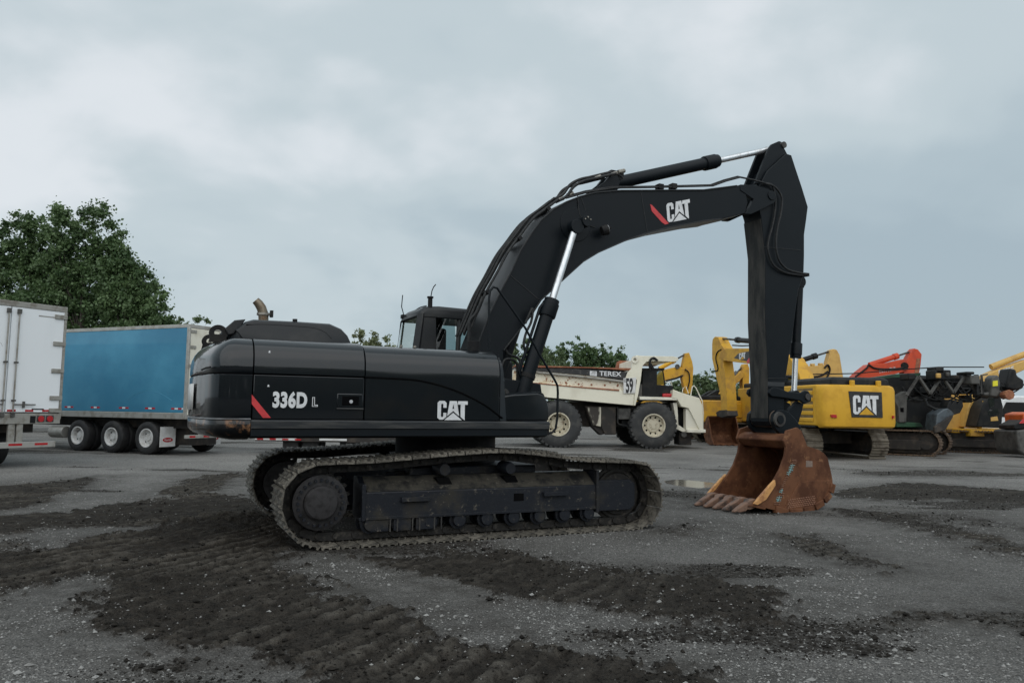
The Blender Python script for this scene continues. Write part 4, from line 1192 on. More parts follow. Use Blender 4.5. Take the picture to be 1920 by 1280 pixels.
for an in (20, 90, 160):
    G().cyl((bp_[0] + 0.03 + 0.05 * math.cos(R(an)), 1.02, bp_[1] + 0.05 * math.sin(R(an))), (bp_[0] + 0.03 + 0.05 * math.cos(R(an)), 1.005, bp_[1] + 0.05 * math.sin(R(an))), 0.012, 6).build('pin_bolt', 'fitting_metal', boom)
# decals on the boom
lo_ = (5.817, 4.725); lo2 = (6.302, 4.864); up_ = (5.786, 5.055)
ex_v = Vector((lo2[0] - lo_[0], 0, lo2[1] - lo_[1])) / 1.57
ez_v = Vector((up_[0] - lo_[0], 0, up_[1] - lo_[1]))
logo_parts(boom, (lo_[0], B0 - 0.002, lo_[1]), ex_v, ez_v)
flat(G(), [[(5.465, 4.996), (5.507, 4.983), (5.839, 4.718), (5.763, 4.691), (5.698, 4.720), (5.496, 4.883)]], (0, B0 - 0.002, 0), NX, NZ, 0.003).build('red_stripe', 'decal_red', boom, smooth=0)
# work lamp
lp = (4.505, 4.439)
g = G(); g.cyl((lp[0] - 0.05, 1.22, lp[1] - 0.03), (lp[0] + 0.05, 1.20, lp[1] + 0.0), 0.075, 14, 0.085)
wl = g.build('work_lamp', 'dull_black', boom, 0.006)
G().cyl((lp[0] + 0.05, 1.20, lp[1]), (lp[0] + 0.058, 1.198, lp[1] + 0.002), 0.075, 14).build('lens', 'lamp_lens', boom)
G().box(lp[0] + 0.02, lp[0] + 0.14, 1.23, B0, lp[1] + 0.03, lp[1] + 0.06).build('lamp_bracket', 'dull_black', boom)
smooth_tube(G(), [(lp[0] - 0.1, B0 - 0.01, lp[1] + 0.05), (lp[0] - 0.25, B0 - 0.012, lp[1] + 0.08), (lp[0] - 0.38, B0 - 0.012, lp[1] + 0.22), (lp[0] - 0.42, B0 - 0.012, lp[1] + 0.52)], 0.007).build('lamp_lead', 'rubber_hose', boom)

# --- hydraulic lines on the back of the boom
line = [(2.303, 2.678), (2.448, 3.025), (2.579, 3.321), (2.739, 3.608), (2.918, 3.942), (3.084, 4.172), (3.325, 4.490), (3.563, 4.688), (3.768, 4.858)]
offs = [(-0.005, 1.36), (0.045, 1.44), (0.010, 1.53), (0.050, 1.62), (0.02, 1.72), (0.045, 1.82)]
for k, (d, v) in enumerate(offs):
    pts = []
    for i, (a, b) in enumerate(line):
        p = line[max(i - 1, 0)]; q = line[min(i + 1, len(line) - 1)]
        l = math.hypot(q[0] - p[0], q[1] - p[1])
        pts.append((a - (q[1] - p[1]) / l * d + 0.09 * (v - 1.5), v, b + (q[0] - p[0]) / l * d - 0.05 * (v - 1.5)))
    smooth_tube(G(), pts, 0.021).build('hydraulic_line', 'rubber_hose', boom)
for i in (2, 5, 7):
    a, b = line[i]
    g = G(); g.tube([(a + 0.01, 1.32, b), (a + 0.05, 1.90, b - 0.02)], 0.045, 4)
    g.build('line_clamp', 'dull_black', boom, 0.006)
for k, (v, d) in enumerate(((1.38, 0.0), (1.50, 0.06), (1.75, 0.03))):
    pts = [(p[0], v, p[1] + d) for p in [(3.723, 4.815), (3.912, 4.933), (4.045, 5.106), (4.220, 5.216), (4.436, 5.291), (4.677, 5.378), (4.819, 5.425)]]
    smooth_tube(G(), pts, 0.024).build('hose', 'rubber_hose', boom)
for (px_, pz_) in [(3.817, 4.869), (3.988, 4.977), (4.799, 5.422), (4.496, 5.317)]:
    G().cyl((px_ - 0.05, 1.40, pz_ - 0.02), (px_ + 0.05, 1.40, pz_ + 0.03), 0.030, 10).build('hose_fitting', 'fitting_metal', boom)
for d, v in ((0.0, 1.36), (0.03, 1.42)):
    pl = [(p[0], v, p[1] + d) for p in [(3.892, 4.896), (4.277, 5.042), (4.775, 5.179), (5.503, 5.289), (6.382, 5.429), (6.784, 5.494), (7.079, 5.621), (7.391, 5.732), (7.684, 5.726), (7.981, 5.709)]]
    G().tube(pl, 0.015, 8).build('stick_line', 'rubber_hose', boom)
for q in [(5.696, 5.325), (5.969, 5.371)]:
    G().box(q[0] - 0.05, q[0] + 0.05, 1.34, 1.46, q[1] - 0.04, q[1] + 0.05).build('line_clamp', 'dull_black', boom, 0.006)
# hoses dropping from the lines into the machine beside the cab
for k, v in enumerate((1.30, 1.36)):
    pts = [(p[0] + 0.04 * k, v, p[1]) for p in [(2.487, 3.233), (2.391, 3.000), (2.293, 2.877), (2.279, 2.784), (2.275, 2.552), (2.278, 2.414)]]
    smooth_tube(G(), pts, 0.020).build('hose', 'rubber_hose', boom)

# --- cylinders
def hydraulic(name, p0, p1, split, rb, rr_, parent, gland=1.25, glen=0.26, eye=0.11):
    p0 = Vector(p0); p1 = Vector(p1); d = (p1 - p0)
    s = p0 + d * split
    n = d.normalized()
    o = G().cyl(p0, s, rb, 24).build(name, 'satin_black', parent, 0.006)
    G().tube([s - n * glen, s - n * (glen - 0.015), s - n * 0.05, s - n * 0.045, s + n * 0.015], rb * gland, 24,
             [rb * gland * 0.96, rb * gland, rb * gland, rb * gland * 0.9, rb * gland * 0.88]).build('gland', 'satin_black', o)
    G().cyl(s, p1 - n * eye * 0.7, rr_, 20).build('rod', 'chrome', o)
    G().cyl((p1.x, p1.y - 0.075, p1.z), (p1.x, p1.y + 0.075, p1.z), eye, 20).build('rod_eye', 'satin_black', o, 0.006)
    G().cyl((p0.x, p0.y - 0.08, p0.z), (p0.x, p0.y + 0.08, p0.z), eye * 1.05, 20).build('base_eye', 'satin_black', o, 0.006)
    return o
bl = (3.017, 1.724); br = (3.928, 4.388)
for v in (1.12, 2 * VC - 1.12):
    cy = hydraulic('boom_cylinder', (bl[0], v, bl[1]), (br[0], v, br[1]), 0.565, 0.103, 0.052, EX)
    g = G()
    d = Vector((br[0] - bl[0], 0, br[1] - bl[1])).normalized(); nrm = Vector((-d.z, 0, d.x))
    bs = Vector((bl[0], v, bl[1]))
    L_ = math.hypot(br[0] - bl[0], br[1] - bl[1])
    g.tube([bs + d * 0.35 + nrm * 0.10, bs + d * 0.40 + nrm * 0.15, bs + d * (L_ * 0.5) + nrm * 0.15, bs + d * (L_ * 0.55) + nrm * 0.10], 0.024, 8)
    g.build('feed_pipe', 'satin_black', cy)
    g = G(); q = bs + d * 0.36; g.cyl(q, q + d * 0.06, 0.115, 20); g.build('pipe_band', 'dull_black', cy)
# loops of hose feeding the boom cylinders
for pts in ([(3.135, 1.200, 2.872), (3.195, 1.200, 3.003), (3.255, 1.200, 3.103), (3.231, 1.200, 2.902), (3.146, 1.200, 2.723), (3.113, 1.200, 2.540), (3.185, 1.200, 2.433), (3.273, 1.200, 2.389)], [(2.890, 1.350, 2.484), (2.952, 1.350, 2.408), (3.101, 1.350, 2.359), (3.138, 1.350, 2.217), (3.126, 1.350, 1.861)],
            [(2.803, 1.300, 2.203), (2.844, 1.300, 2.314), (2.929, 1.300, 2.341), (3.043, 1.300, 2.290), (3.063, 1.300, 2.134), (3.050, 1.300, 1.835)], [(3.086, 1.250, 1.859), (3.064, 1.250, 2.210), (3.106, 1.250, 2.330), (3.193, 1.250, 2.389), (3.299, 1.250, 2.361)]):
    smooth_tube(G(), pts, 0.020).build('hose', 'rubber_hose', EX)
sc0 = (4.966, 5.356); sc1_ = (8.548, 6.542)
hydraulic('stick_cylinder', (sc0[0], VC, sc0[1]), (sc1_[0], VC, sc1_[1]), 0.60, 0.106, 0.055, EX, 1.22, 0.30, 0.10)
br_ = [(4.428, 5.093), (4.699, 5.315), (4.810, 5.456), (4.934, 5.465), (4.986, 5.356), (4.934, 5.197)]
for v in (1.50, 1.73):
    G().prism(br_, v, v + 0.06).build('cylinder_bracket', 'satin_black', boom, 0.006)
G().box(sc0[0] - 0.12, sc0[0] + 0.14, 1.56, 1.73, sc0[1] + 0.06, sc0[1] + 0.20).build('valve_block', 'dull_black', boom, 0.02)
G().cyl((sc0[0] - 0.02, 1.5, sc0[1] + 0.15), (sc0[0] + 0.10, 1.5, sc0[1] + 0.19), 0.035, 10).build('hose_fitting', 'fitting_metal', boom)
smooth_tube(G(), [(4.780, 1.500, 5.416), (4.903, 1.500, 5.469), (5.006, 1.500, 5.440), (5.038, 1.500, 5.408)], 0.018).build('hose', 'rubber_hose', boom)

# --- stick
S0, S1 = 1.425, 1.865
sp2 = [(8.550, 6.364), (8.681, 6.354), (8.781, 6.116), (8.931, 5.774), (9.068, 5.428), (9.021, 5.180), (8.961, 4.892), (8.950, 4.492), (8.928, 4.162), (8.788, 3.834), (8.714, 3.486), (8.640, 3.073), (8.525, 2.585), (8.412, 2.085), (8.391, 1.705), (8.348, 1.478), (8.233, 1.393), (8.085, 1.374), (8.025, 1.458), (8.028, 2.235), (7.987, 3.226), (8.010, 4.399), (7.978, 4.686), (7.925, 5.117), (7.829, 5.349), (7.898, 5.670), (8.092, 5.974)]
stick = G().prism(sp2, S0, S1).build('stick', 'satin_black', EX, 0.010)
lug = [(8.185, 6.419), (8.264, 6.512), (8.408, 6.576), (8.524, 6.534), (8.651, 6.362), (8.332, 6.051), (8.070, 5.744), (7.843, 5.712)]
for v in (1.48, 1.76):
    G().prism(lug, v, v + 0.05).build('stick_lug', 'satin_black', stick, 0.006)
G().cyl((sc1_[0], 1.46, sc1_[1]), (sc1_[0], 1.84, sc1_[1]), 0.06, 16).build('lug_pin', 'worn_steel', stick)
# worn underside
us = [(7.924, 5.068), (8.010, 4.399), (7.987, 3.226), (8.028, 2.235), (8.026, 1.514)]
us = [(a - 0.004, b) for a, b in us]
strip(us, 0.002, 0.004, S0 + 0.004, S1 - 0.004, 'under_plate', 'under_worn', stick, flip=-1)
for q in ([(7.971, 4.558), (8.868, 4.592)], [(8.023, 2.215), (8.499, 2.230)]):
    G().tube([(a, S0 - 0.001, b) for a, b in q], 0.007, 6).build('weld_bead', 'hood_black', stick)
G().box(*[(8.021, 2.093)[0], (8.407, 2.103)[0]], S0 - 0.004, S0 + 0.01, (8.206, 2.079)[1], (8.208, 2.155)[1]).build('stick_band', 'rail_grey', stick, 0.002)
# hoses down the side of the stick
for pts in ([(7.947, 1.370, 5.702), (8.148, 1.370, 5.691), (8.273, 1.370, 5.629), (8.372, 1.370, 5.485), (8.340, 1.370, 5.205), (8.258, 1.370, 4.950), (8.215, 1.370, 4.701), (8.223, 1.370, 4.507), (8.295, 1.370, 4.320), (8.458, 1.370, 4.199), (8.675, 1.370, 4.160), (8.936, 1.370, 4.144)],
            [(7.931, 1.380, 5.702), (8.132, 1.380, 5.711), (8.206, 1.380, 5.583), (8.226, 1.380, 5.340), (8.155, 1.380, 4.989), (8.035, 1.380, 4.635), (8.043, 1.380, 4.442), (8.139, 1.380, 4.259), (8.301, 1.380, 4.167), (8.530, 1.380, 4.119), (8.946, 1.380, 4.117)]):
    smooth_tube(G(), pts, 0.019).build('hose', 'rubber_hose', stick)
a = (8.954, 1.400, 4.140)
G().box(a[0] - 0.08, a[0] + 0.05, 1.36, 1.48, a[2] - 0.03, a[2] + 0.03).build('hose_guide', 'dull_black', stick, 0.006)
# bucket cylinder in front of the stick
k0 = (9.142, 4.144); k1 = (9.215, 1.913)
kk0 = (8.984, 4.038); kk1 = (8.812, 1.923)
hydraulic('bucket_cylinder', (kk0[0], VC - 0.04, kk0[1]), (kk1[0] , VC - 0.04, kk1[1]), 0.665, 0.085, 0.050, EX, 1.32, 0.26, 0.10)
G().box(kk0[0] - 0.22, kk0[0] + 0.06, 1.52, 1.70, kk0[1] - 0.12, kk0[1] + 0.14).build('cylinder_mount', 'satin_black', stick, 0.02)
# linkage
lk = [(7.982, 1.951), (8.009, 2.026), (8.108, 2.066), (8.244, 2.041), (8.418, 1.989), (8.723, 1.977), (8.827, 2.017), (8.917, 2.010), (8.993, 1.925), (8.977, 1.829), (8.821, 1.778), (8.719, 1.834), (8.466, 1.867), (8.166, 1.889), (8.043, 1.896)]
for v in (1.355, 1.885):
    G().prism(lk, v, v + 0.055).build('idler_link', 'satin_black', EX, 0.012)
lp1 = (8.889, 1.904)
G().cyl((lp1[0], 1.33, lp1[1]), (lp1[0], 1.96, lp1[1]), 0.062, 18).build('link_pin', 'worn_steel', EX, 0.004)
pl_ = [(8.752, 1.825), (8.893, 1.779), (8.851, 1.654), (8.728, 1.366), (8.624, 1.309), (8.447, 1.347), (8.400, 1.460), (8.505, 1.631), (8.583, 1.708)]
g = G().prism(pl_, 1.45, 1.53); g.prism(pl_, 1.76, 1.84); g.box((8.526, 1.460)[0], (8.704, 1.461)[0], 1.53, 1.76, (8.526, 1.460)[1], (8.530, 1.650)[1])
g.build('power_link', 'satin_black', EX, 0.008)
nb = (8.186, 1.505)
g = G(); g.cyl((nb[0], 1.40, nb[1]), (nb[0], 1.89, nb[1]), 0.150, 28); g.build('stick_nose', 'nose_worn', stick, 0.01)

# --- bucket
K0, K1 = 1.05, 2.24
back = [(7.326, 0.098), (7.533, 0.037), (7.754, -0.016), (8.038, -0.081), (8.256, -0.091), (8.465, -0.064), (8.690, -0.019), (8.868, 0.056), (9.037, 0.170), (9.132, 0.324), (9.124, 0.472), (9.090, 0.603), (9.020, 0.836), (8.932, 0.921), (8.794, 0.987), (8.544, 1.045), (8.414, 1.311), (8.317, 1.366), (8.071, 1.311)]
front = [(7.994, 1.139), (8.052, 1.030), (8.025, 0.886), (7.911, 0.655), (7.764, 0.471), (7.513, 0.214)]
bk = holder('bucket', EX)
sidep = back + front
for v0_, v1_ in ((K0, K0 + 0.045), (K1 - 0.045, K1)):
    G().prism(sidep, v0_, v1_).build('side_plate', 'bucket_rust', bk, 0.006)
# curved shell: two skins a few centimetres apart
def offset_line(line, d):
    out = []; n = len(line)
    for i, (a, b) in enumerate(line):
        p = line[max(i - 1, 0)]; q = line[min(i + 1, n - 1)]
        tx, ty = q[0] - p[0], q[1] - p[1]; l = math.hypot(tx, ty)
        out.append((a - ty / l * d, b + tx / l * d))
    return out
cur = back[:16]
inn = offset_line(cur, 0.045)
rings = [[(cur[i][0], K0 + 0.03, cur[i][1]), (cur[i][0], K1 - 0.03, cur[i][1]), (inn[i][0], K1 - 0.03, inn[i][1]), (inn[i][0], K0 + 0.03, inn[i][1])] for i in range(len(cur))]
G().loft(rings).build('shell', 'bucket_inside', bk, 0.004, smooth=40)
tq = [(7.994, 1.139), (8.045, 1.220), (8.155, 1.256), (8.301, 1.229), (8.494, 1.045), (8.369, 0.982), (8.125, 1.012)]
G().prism(tq, K0 + 0.04, K1 - 0.04).build('torque_tube', 'bucket_rust', bk, 0.02)
# lip and teeth
lipa = back[0]
g = G(); g.prism([(lipa[0] - 0.10, lipa[1] - 0.03), (lipa[0] + 0.02, lipa[1] + 0.02), (lipa[0] + 0.25, lipa[1] - 0.05), (lipa[0] + 0.25, lipa[1] - 0.10)], K0, K1)
g.build('lip', 'bucket_rust', bk, 0.008)
for k in range(5):
    vc = K0 + 0.11 + k * (K1 - K0 - 0.22) / 4
    u, z = lipa[0], lipa[1]
    def rg(du_, zc, hw, hh_):
        return [(u + du_, vc - hw, zc - hh_), (u + du_, vc + hw, zc - hh_), (u + du_, vc + hw * 0.9, zc + hh_), (u + du_, vc - hw * 0.9, zc + hh_)]
    g = G().loft([rg(0.20, z + 0.0, 0.055, 0.05), rg(0.06, z + 0.01, 0.075, 0.075), rg(-0.05, z - 0.01, 0.080, 0.082), rg(-0.10, z - 0.035, 0.060, 0.058), rg(-0.13, z - 0.05, 0.064, 0.066), rg(-0.24, z - 0.085, 0.052, 0.046), rg(-0.36, z - 0.120, 0.040, 0.016)])
    t_ = g.build('tooth', 'tooth_steel', bk, 0.014, smooth=50)
    G().cyl((u - 0.03, vc - 0.088, z - 0.01), (u - 0.03, vc + 0.088, z - 0.01), 0.022, 8).build('tooth_pin', 'tooth_steel', bk)
# side cutters
ct = [(7.765, 0.489), (7.775, 0.399), (7.559, 0.168), (7.372, 0.088), (7.303, 0.108), (7.420, 0.217), (7.657, 0.412)]
for v in (K0 - 0.035, K1 - 0.005):
    G().prism(ct, v, v + 0.05).build('side_cutter', 'cutter_orange', bk, 0.006)
# heel shrouds round the bottom corner
hs = [(7.754, -0.024), (8.074, -0.091), (8.402, -0.088), (8.677, -0.036), (8.907, 0.064), (9.077, 0.205), (9.148, 0.397)]
for v0_ in (K0 - 0.035, K1 - 0.055):
    for i in range(len(hs) - 1):
        a = np.array(hs[i]); b = np.array(hs[i + 1]); t = (b - a) / np.linalg.norm(b - a); nn = np.array([t[1], -t[0]])
        a2 = a + t * 0.022; b2 = b - t * 0.022
        q = [a2 - nn * 0.085, b2 - nn * 0.075, b2 + nn * 0.030, a2 + nn * 0.030]
        G().prism([tuple(p) for p in q], v0_, v0_ + 0.09).build('heel_shroud', 'bucket_rust', bk, 0.008)
wear = [(7.980, -0.016), (8.129, 0.201), (8.349, 0.230), (9.007, 0.429), (9.055, 0.307), (8.948, 0.173), (8.716, 0.035), (8.404, -0.043)]
sw_ = [(7.955, -0.033), (8.167, 0.245), (8.317, 0.411), (8.540, 0.450), (9.110, 0.445), (9.093, 0.316), (8.869, 0.075), (8.404, -0.043)]
G().prism(sw_, K0 - 0.012, K0 + 0.01).build('wear_plate', 'bucket_rust', bk, 0.004)
# hard-facing beads: tiny weld runs, one part
rb_ = random.Random(8)
g = G(); gc = G()
def bead(gg, u, z, du_, dz_, w=0.006):
    gg.tube([(u, K0 - 0.013, z), (u + du_, K0 - 0.013, z + dz_)], w, 4)
ea = [(8.193, 0.812)]; eb = [(7.768, 0.081)]
for k in range(26):
    t = k / 25
    u = ea[0][0] * (1 - t) + eb[0][0] * t; z = ea[0][1] * (1 - t) + eb[0][1] * t
    wdt = 0.10 + 0.05 * math.sin(t * 9)
    gg = gc if (3 <= k <= 8 or 17 <= k <= 18 or 21 <= k <= 23) else g
    bead(gg, u - 0.02 + rb_.uniform(-0.01, 0.01), z, wdt * (0.75 if gg is gc else 1), 0.0)
    if gg is gc:
        bead(gc, u + 0.03, z - 0.03, 0.0, 0.06)
for r in range(5):
    for c in range(15):
        uu, zz = (8.028, -0.000)
        x = uu + 0.03 + c * 0.042 + (r % 2) * 0.02; y = zz + 0.005 + r * 0.032 + c * 0.003
        bead(g, x, y, 0.022, 0.016, 0.006)
o = g.build('weld_beads', 'weld_rust', bk, smooth=0); o['kind'] = 'stuff'
o = gc.build('painted_weld_beads', 'weld_cyan', bk, smooth=0); o['kind'] = 'stuff'
pq = [(8.500, 0.798), (8.650, 0.786), (8.647, 0.686), (8.497, 0.688)]
flat(G(), [pq], (0, K0 - 0.001, 0), NX, NZ, 0.005).build('patch', 'patch_grey', bk, smooth=0)
# ears that take the stick and link pins
ear = [(8.007, 1.459), (8.035, 1.589), (8.122, 1.655), (8.246, 1.666), (8.382, 1.630), (8.543, 1.500), (8.666, 1.369), (8.624, 1.228), (8.384, 1.200), (8.187, 1.238), (8.066, 1.330)]
for v in (1.30, 1.90):
    G().prism(ear, v, v + 0.075).build('ear', 'satin_black', bk, 0.010)
q = (8.138, 1.498)
g = G().lathe_v((q[0], 1.29, q[1]), [(0.06, 0.0), (0.06, -0.03), (0.125, -0.03), (0.135, 0.0)], 26); g.build('pin_boss', 'worn_steel', bk)
G().cyl((q[0], 1.245, q[1]), (q[0], 2.02, q[1]), 0.075, 20).build('bucket_pin', 'satin_black', bk, 0.004)

# ------------------------------------------------------------------ wheels
def wheel(parent, c, r, w, rim_r, tyre_m, rim_m, lugs=0, outer=-1, name='wheel', dish=0.10, bolts=8):
    """axle along v; c = (u, v of the outer side, z); outer = -1 when the outer side faces -v"""
    wh = holder(name, parent)
    s = -outer
    g = G()
    prof = [(rim_r, 0.02), (rim_r * 1.08, 0.0), ((r + rim_r) / 2, -0.02), (r * 0.93, 0.01), (r * 0.985, w * 0.10), (r, w * 0.25), (r, w * 0.75), (r * 0.985, w * 0.90), (r * 0.93, w - 0.01), (rim_r * 1.05, w), (rim_r, w - 0.02)]
    g.lathe_v(c, [(a, h * s) for a, h in prof], 40, ring=True)
    if lugs:
        for k in range(lugs):
            for side in (0, 1):
                an = 2 * math.pi * (k + 0.5 * side) / lugs
                h0, h1 = (0.02, w * 0.46) if side == 0 else (w * 0.54, w - 0.02)
                d = 2 * math.pi / lugs * 0.30
                pts = []
                for rr_ in (r * 0.93, r * 1.022):
                    for hh_ in (h0, h1):
                        for da in (-d, d):
                            q = r * 0.93 if (rr_ < r and False) else rr_
                            pts.append((c[0] + q * math.cos(an + da), c[1] + hh_ * s, c[2] + q * math.sin(an + da)))
                g.add(pts, [(0, 1, 3, 2), (4, 6, 7, 5), (0, 2, 6, 4), (1, 5, 7, 3), (0, 4, 5, 1), (2, 3, 7, 6)])
    g.build('tyre', tyre_m, wh, smooth=40)
    g = G()
    g.lathe_v(c, [(a, h * s) for a, h in [(rim_r * 1.02, 0.03), (rim_r * 1.03, -0.012), (rim_r * 0.93, -0.012), (rim_r * 0.90, dish), (rim_r * 0.62, dish + 0.015), (rim_r * 0.55, dish - 0.03), (rim_r * 0.32, dish - 0.04), (rim_r * 0.30, dish - 0.07), (rim_r * 0.05, dish - 0.075)]], 36, open_start=True)
    rm = g.build('rim', rim_m, wh, smooth=35)
    for k in range(bolts):
        an = 2 * math.pi * k / bolts
        cc = (c[0] + rim_r * 0.72 * math.cos(an), c[1] + (dish + 0.012) * s, c[2] + rim_r * 0.72 * math.sin(an))
        G().cyl(cc, (cc[0], cc[1] - 0.012 * s, cc[2]), rim_r * 0.085, 10).build('hand_hole', 'seam_black', wh)
    return wh

# ------------------------------------------------------------------ white trailer: rear doors towards the viewer
ORG_W, YAW_W = (-11.617, 20.200, 0.0), 59.642
WT = thing('box_trailer', 'white box trailer showing its closed rear doors and steel lock rods', 'trailer', ORG_W, YAW_W)
# local axes: u along the rear face towards the hinge side (right), v into the trailer
u1 = -0.17; u0 = u1 - 2.58; mid = (u0 + u1) / 2 - 0.06
G().box(u0, u1, 0.07, 14.0, 1.15, 4.02).build('box_body', 'trailer_white', WT, 0.01)
fr = G(); fr.box(u0, u1 + 0.015, 0.0, 0.10, 3.98, 4.12); fr.build('rear_header', 'galvanised', WT, 0.01)
for a in (u0 - 0.012, u1 - 0.045):
    G().box(a, a + 0.06, -0.004, 0.10, 1.20, 3.98).build('corner_post', 'galvanised', WT, 0.006)
for a, b, lab in ((u0 + 0.05, mid - 0.012, 0), (mid + 0.012, u1 - 0.05, 1)):
    d = G().box(a, b, 0.012, 0.065, 1.36, 3.975).build('door', 'trailer_white', WT, 0.006)
    G().box(a, b, 0.004, 0.013, 1.355, 1.375).build('door_seal', 'dull_black', d)
    rods = (mid - 0.075,) if lab == 0 else (mid + 0.17,)
    for ru in rods:
        rd = G().cyl((ru, -0.028, 1.26), (ru, -0.028, 3.93), 0.019, 10).build('lock_rod', 'galvanised', d)
    for z in (1.30, 1.66, 2.60, 3.86):
        G().box(rods[0] - 0.045, rods[0] + 0.045, -0.052, 0.012, z - 0.05 if z in (1.30, 3.86) else z - 0.02, z + 0.07 if z in (1.30, 3.86) else z + 0.02).build('rod_keeper', 'machine_grey', d, 0.006)
    hs_ = 1 if lab else -1
    hd = G(); hd.box(rods[0], rods[0] + hs_ * 0.52, -0.05, -0.032, 1.545, 1.575); hd.box(rods[0] + hs_ * 0.24 - 0.02, rods[0] + hs_ * 0.24 + 0.02, -0.06, 0.0, 1.48, 1.64)
    hd.build('lock_handle', 'machine_grey', d, 0.004)
    if lab:
        for z in (3.84, 3.14, 2.44, 1.74, 1.42):
            G().box(u1 - 0.30, u1 + 0.012, -0.026, 0.012, z - 0.055, z + 0.055).build('hinge', 'galvanised', d, 0.006)
        flat(G(), [[(0, 0), (0.30, 0), (0.30, 0.035), (0, 0.035)]], (u1 - 0.72, 0.012, 1.43), (1, 0, 0), (0, 0, 1), 0.003).build('maker_plate', 'decal_black', d, smooth=0)
        flat(G(), [[(0, 0), (0.42, 0), (0.42, 0.03), (0, 0.03)]], (u1 - 0.70, 0.012, 3.80), (1, 0, 0), (0, 0, 1), 0.002).build('faded_sticker', 'galvanised', d, smooth=0)
    for k in range(3):
        a0 = a + 0.04 + k * 0.42
        flat(G(), [[(0, 0), (0.20, 0), (0.20, 0.05), (0, 0.05)]], (a0, 0.012, 1.385), (1, 0, 0), (0, 0, 1), 0.003).build('reflector', 'lamp_red', d, smooth=0)
# pencilled scribble on the left door
smooth_tube(G(), [(mid - 0.55, 0.011, 3.45), (mid - 0.42, 0.011, 3.55), (mid - 0.30, 0.011, 3.50), (mid - 0.42, 0.011, 3.40), (mid - 0.6, 0.011, 3.36)], 0.004).build('scribble', 'galvanised', WT)
smooth_tube(G(), [(mid - 0.60, 0.011, 3.08), (mid - 0.40, 0.011, 3.00), (mid - 0.22, 0.011, 3.06), (mid - 0.16, 0.011, 2.98)], 0.003).build('scribble', 'galvanised', WT)
G().box(u0, u1, -0.004, 0.14, 1.08, 1.345).build('rear_sill', 'galvanised', WT, 0.008)
for a in (u1 - 0.49, u1 - 0.27):
    G().box(a - 0.10, a + 0.10, -0.012, 0.0, 1.125, 1.29).build('lamp_plate', 'rail_grey', WT, 0.006)
    G().cyl((a, -0.012, 1.205), (a, -0.032, 1.205), 0.078, 20).build('tail_lamp', 'lamp_red', WT, 0.006)
G().box(u1 - 0.75, u1 - 0.62, -0.012, 0.0, 1.10, 1.28).build('lamp_plate', 'dull_black', WT)
for a in (u1 - 1.16, u1 - 0.97, mid - 0.9, mid - 1.1):
    G().box(a - 0.07, a + 0.08, 0.02, 0.10, 0.62, 1.08).build('guard_post', 'galvanised', WT, 0.008)
G().box(u0, u1 - 0.08, -0.01, 0.09, 0.485, 0.635).build('underride_bar', 'aluminium', WT, 0.012)
for k in range(5):
    a = u1 - 0.60 - k * 0.62
    flat(G(), [[(0, 0), (0.32, 0), (0.32, 0.055), (0, 0.055)]], (a, -0.01, 0.545), (1, 0, 0), (0, 0, 1), 0.003).build('reflector', 'lamp_red', WT, smooth=0)
flp = G().box(mid - 0.62, mid - 0.02, 0.45, 0.46, 0.45, 1.05).build('mud_flap', 'tyre_dark', WT)
G().cyl((mid - 0.33, 0.449, 0.78), (mid - 0.33, 0.440, 0.78), 0.17, 20).build('flap_emblem', 'flap_white', flp)
G().box(u0 + 0.4, u1 - 0.4, 0.5, 12.5, 0.85, 1.15).build('chassis', 'bg_underframe', WT)
for k in range(2):
    for a, o_ in ((u0 + 0.62, 1), (u1 - 0.62, -1)):
        w2 = wheel(WT, (0, 0, 0), 0.52, 0.30, 0.29, 'tyre_dark', 'rim_white')
        w2.matrix_local = Matrix.Translation((a if o_ < 0 else a, 1.6 + 1.3 * k, 0.50)) @ Matrix.Rotation(R(90 if o_ < 0 else -90), 4, 'Z')

# ------------------------------------------------------------------ blue trailer, seen along its side
ORG_B, YAW_B = (-10.266, 24.300, 0.0), -24.000
BT = thing('box_trailer', 'blue sided box trailer with three axles and white mud flaps', 'trailer', ORG_B, YAW_B)
# local: u towards its rear (right in the picture), v to the far side
LT = 14.6; WB = 2.58
G().box(-LT, -0.06, 0.0, WB, 1.36, 4.06).build('side_wall', 'trailer_blue', BT, 0.01)
G().box(-LT, 0.0, -0.012, WB + 0.012, 4.06, 4.175).build('top_rail', 'aluminium', BT, 0.012)
br2 = G().box(-LT, -0.02, -0.02, WB + 0.02, 1.16, 1.355).build('bottom_rail', 'aluminium', BT, 0.012)
for k in range(40):
    u = -0.2 - k * 0.33
    G().cyl((u, -0.02, 1.30), (u, -0.028, 1.30), 0.012, 6).build('rivet', 'galvanised', br2)
for v in (-0.014, WB - 0.05):
    G().box(-0.075, 0.03, v, v + 0.075, 1.16, 4.10).build('corner_post', 'aluminium', BT, 0.008)
for a, b in ((0.06, WB / 2 - 0.01), (WB / 2 + 0.01, WB - 0.06)):
    d = G().box(-0.06, 0.005, a, b, 1.30, 4.05).build('door', 'cream_plain', BT, 0.008)
    for z in (1.6, 2.2, 2.85, 3.45, 3.95):
        G().box(0.0, 0.03, a - 0.02 if a < 1 else b - 0.25, a + 0.24 if a < 1 else b + 0.02, z - 0.05, z + 0.05).build('hinge', 'galvanised', d, 0.006)
    G().cyl((0.03, (a + b) / 2 + 0.2, 1.3), (0.03, (a + b) / 2 + 0.2, 4.0), 0.018, 8).build('lock_rod', 'galvanised', d)
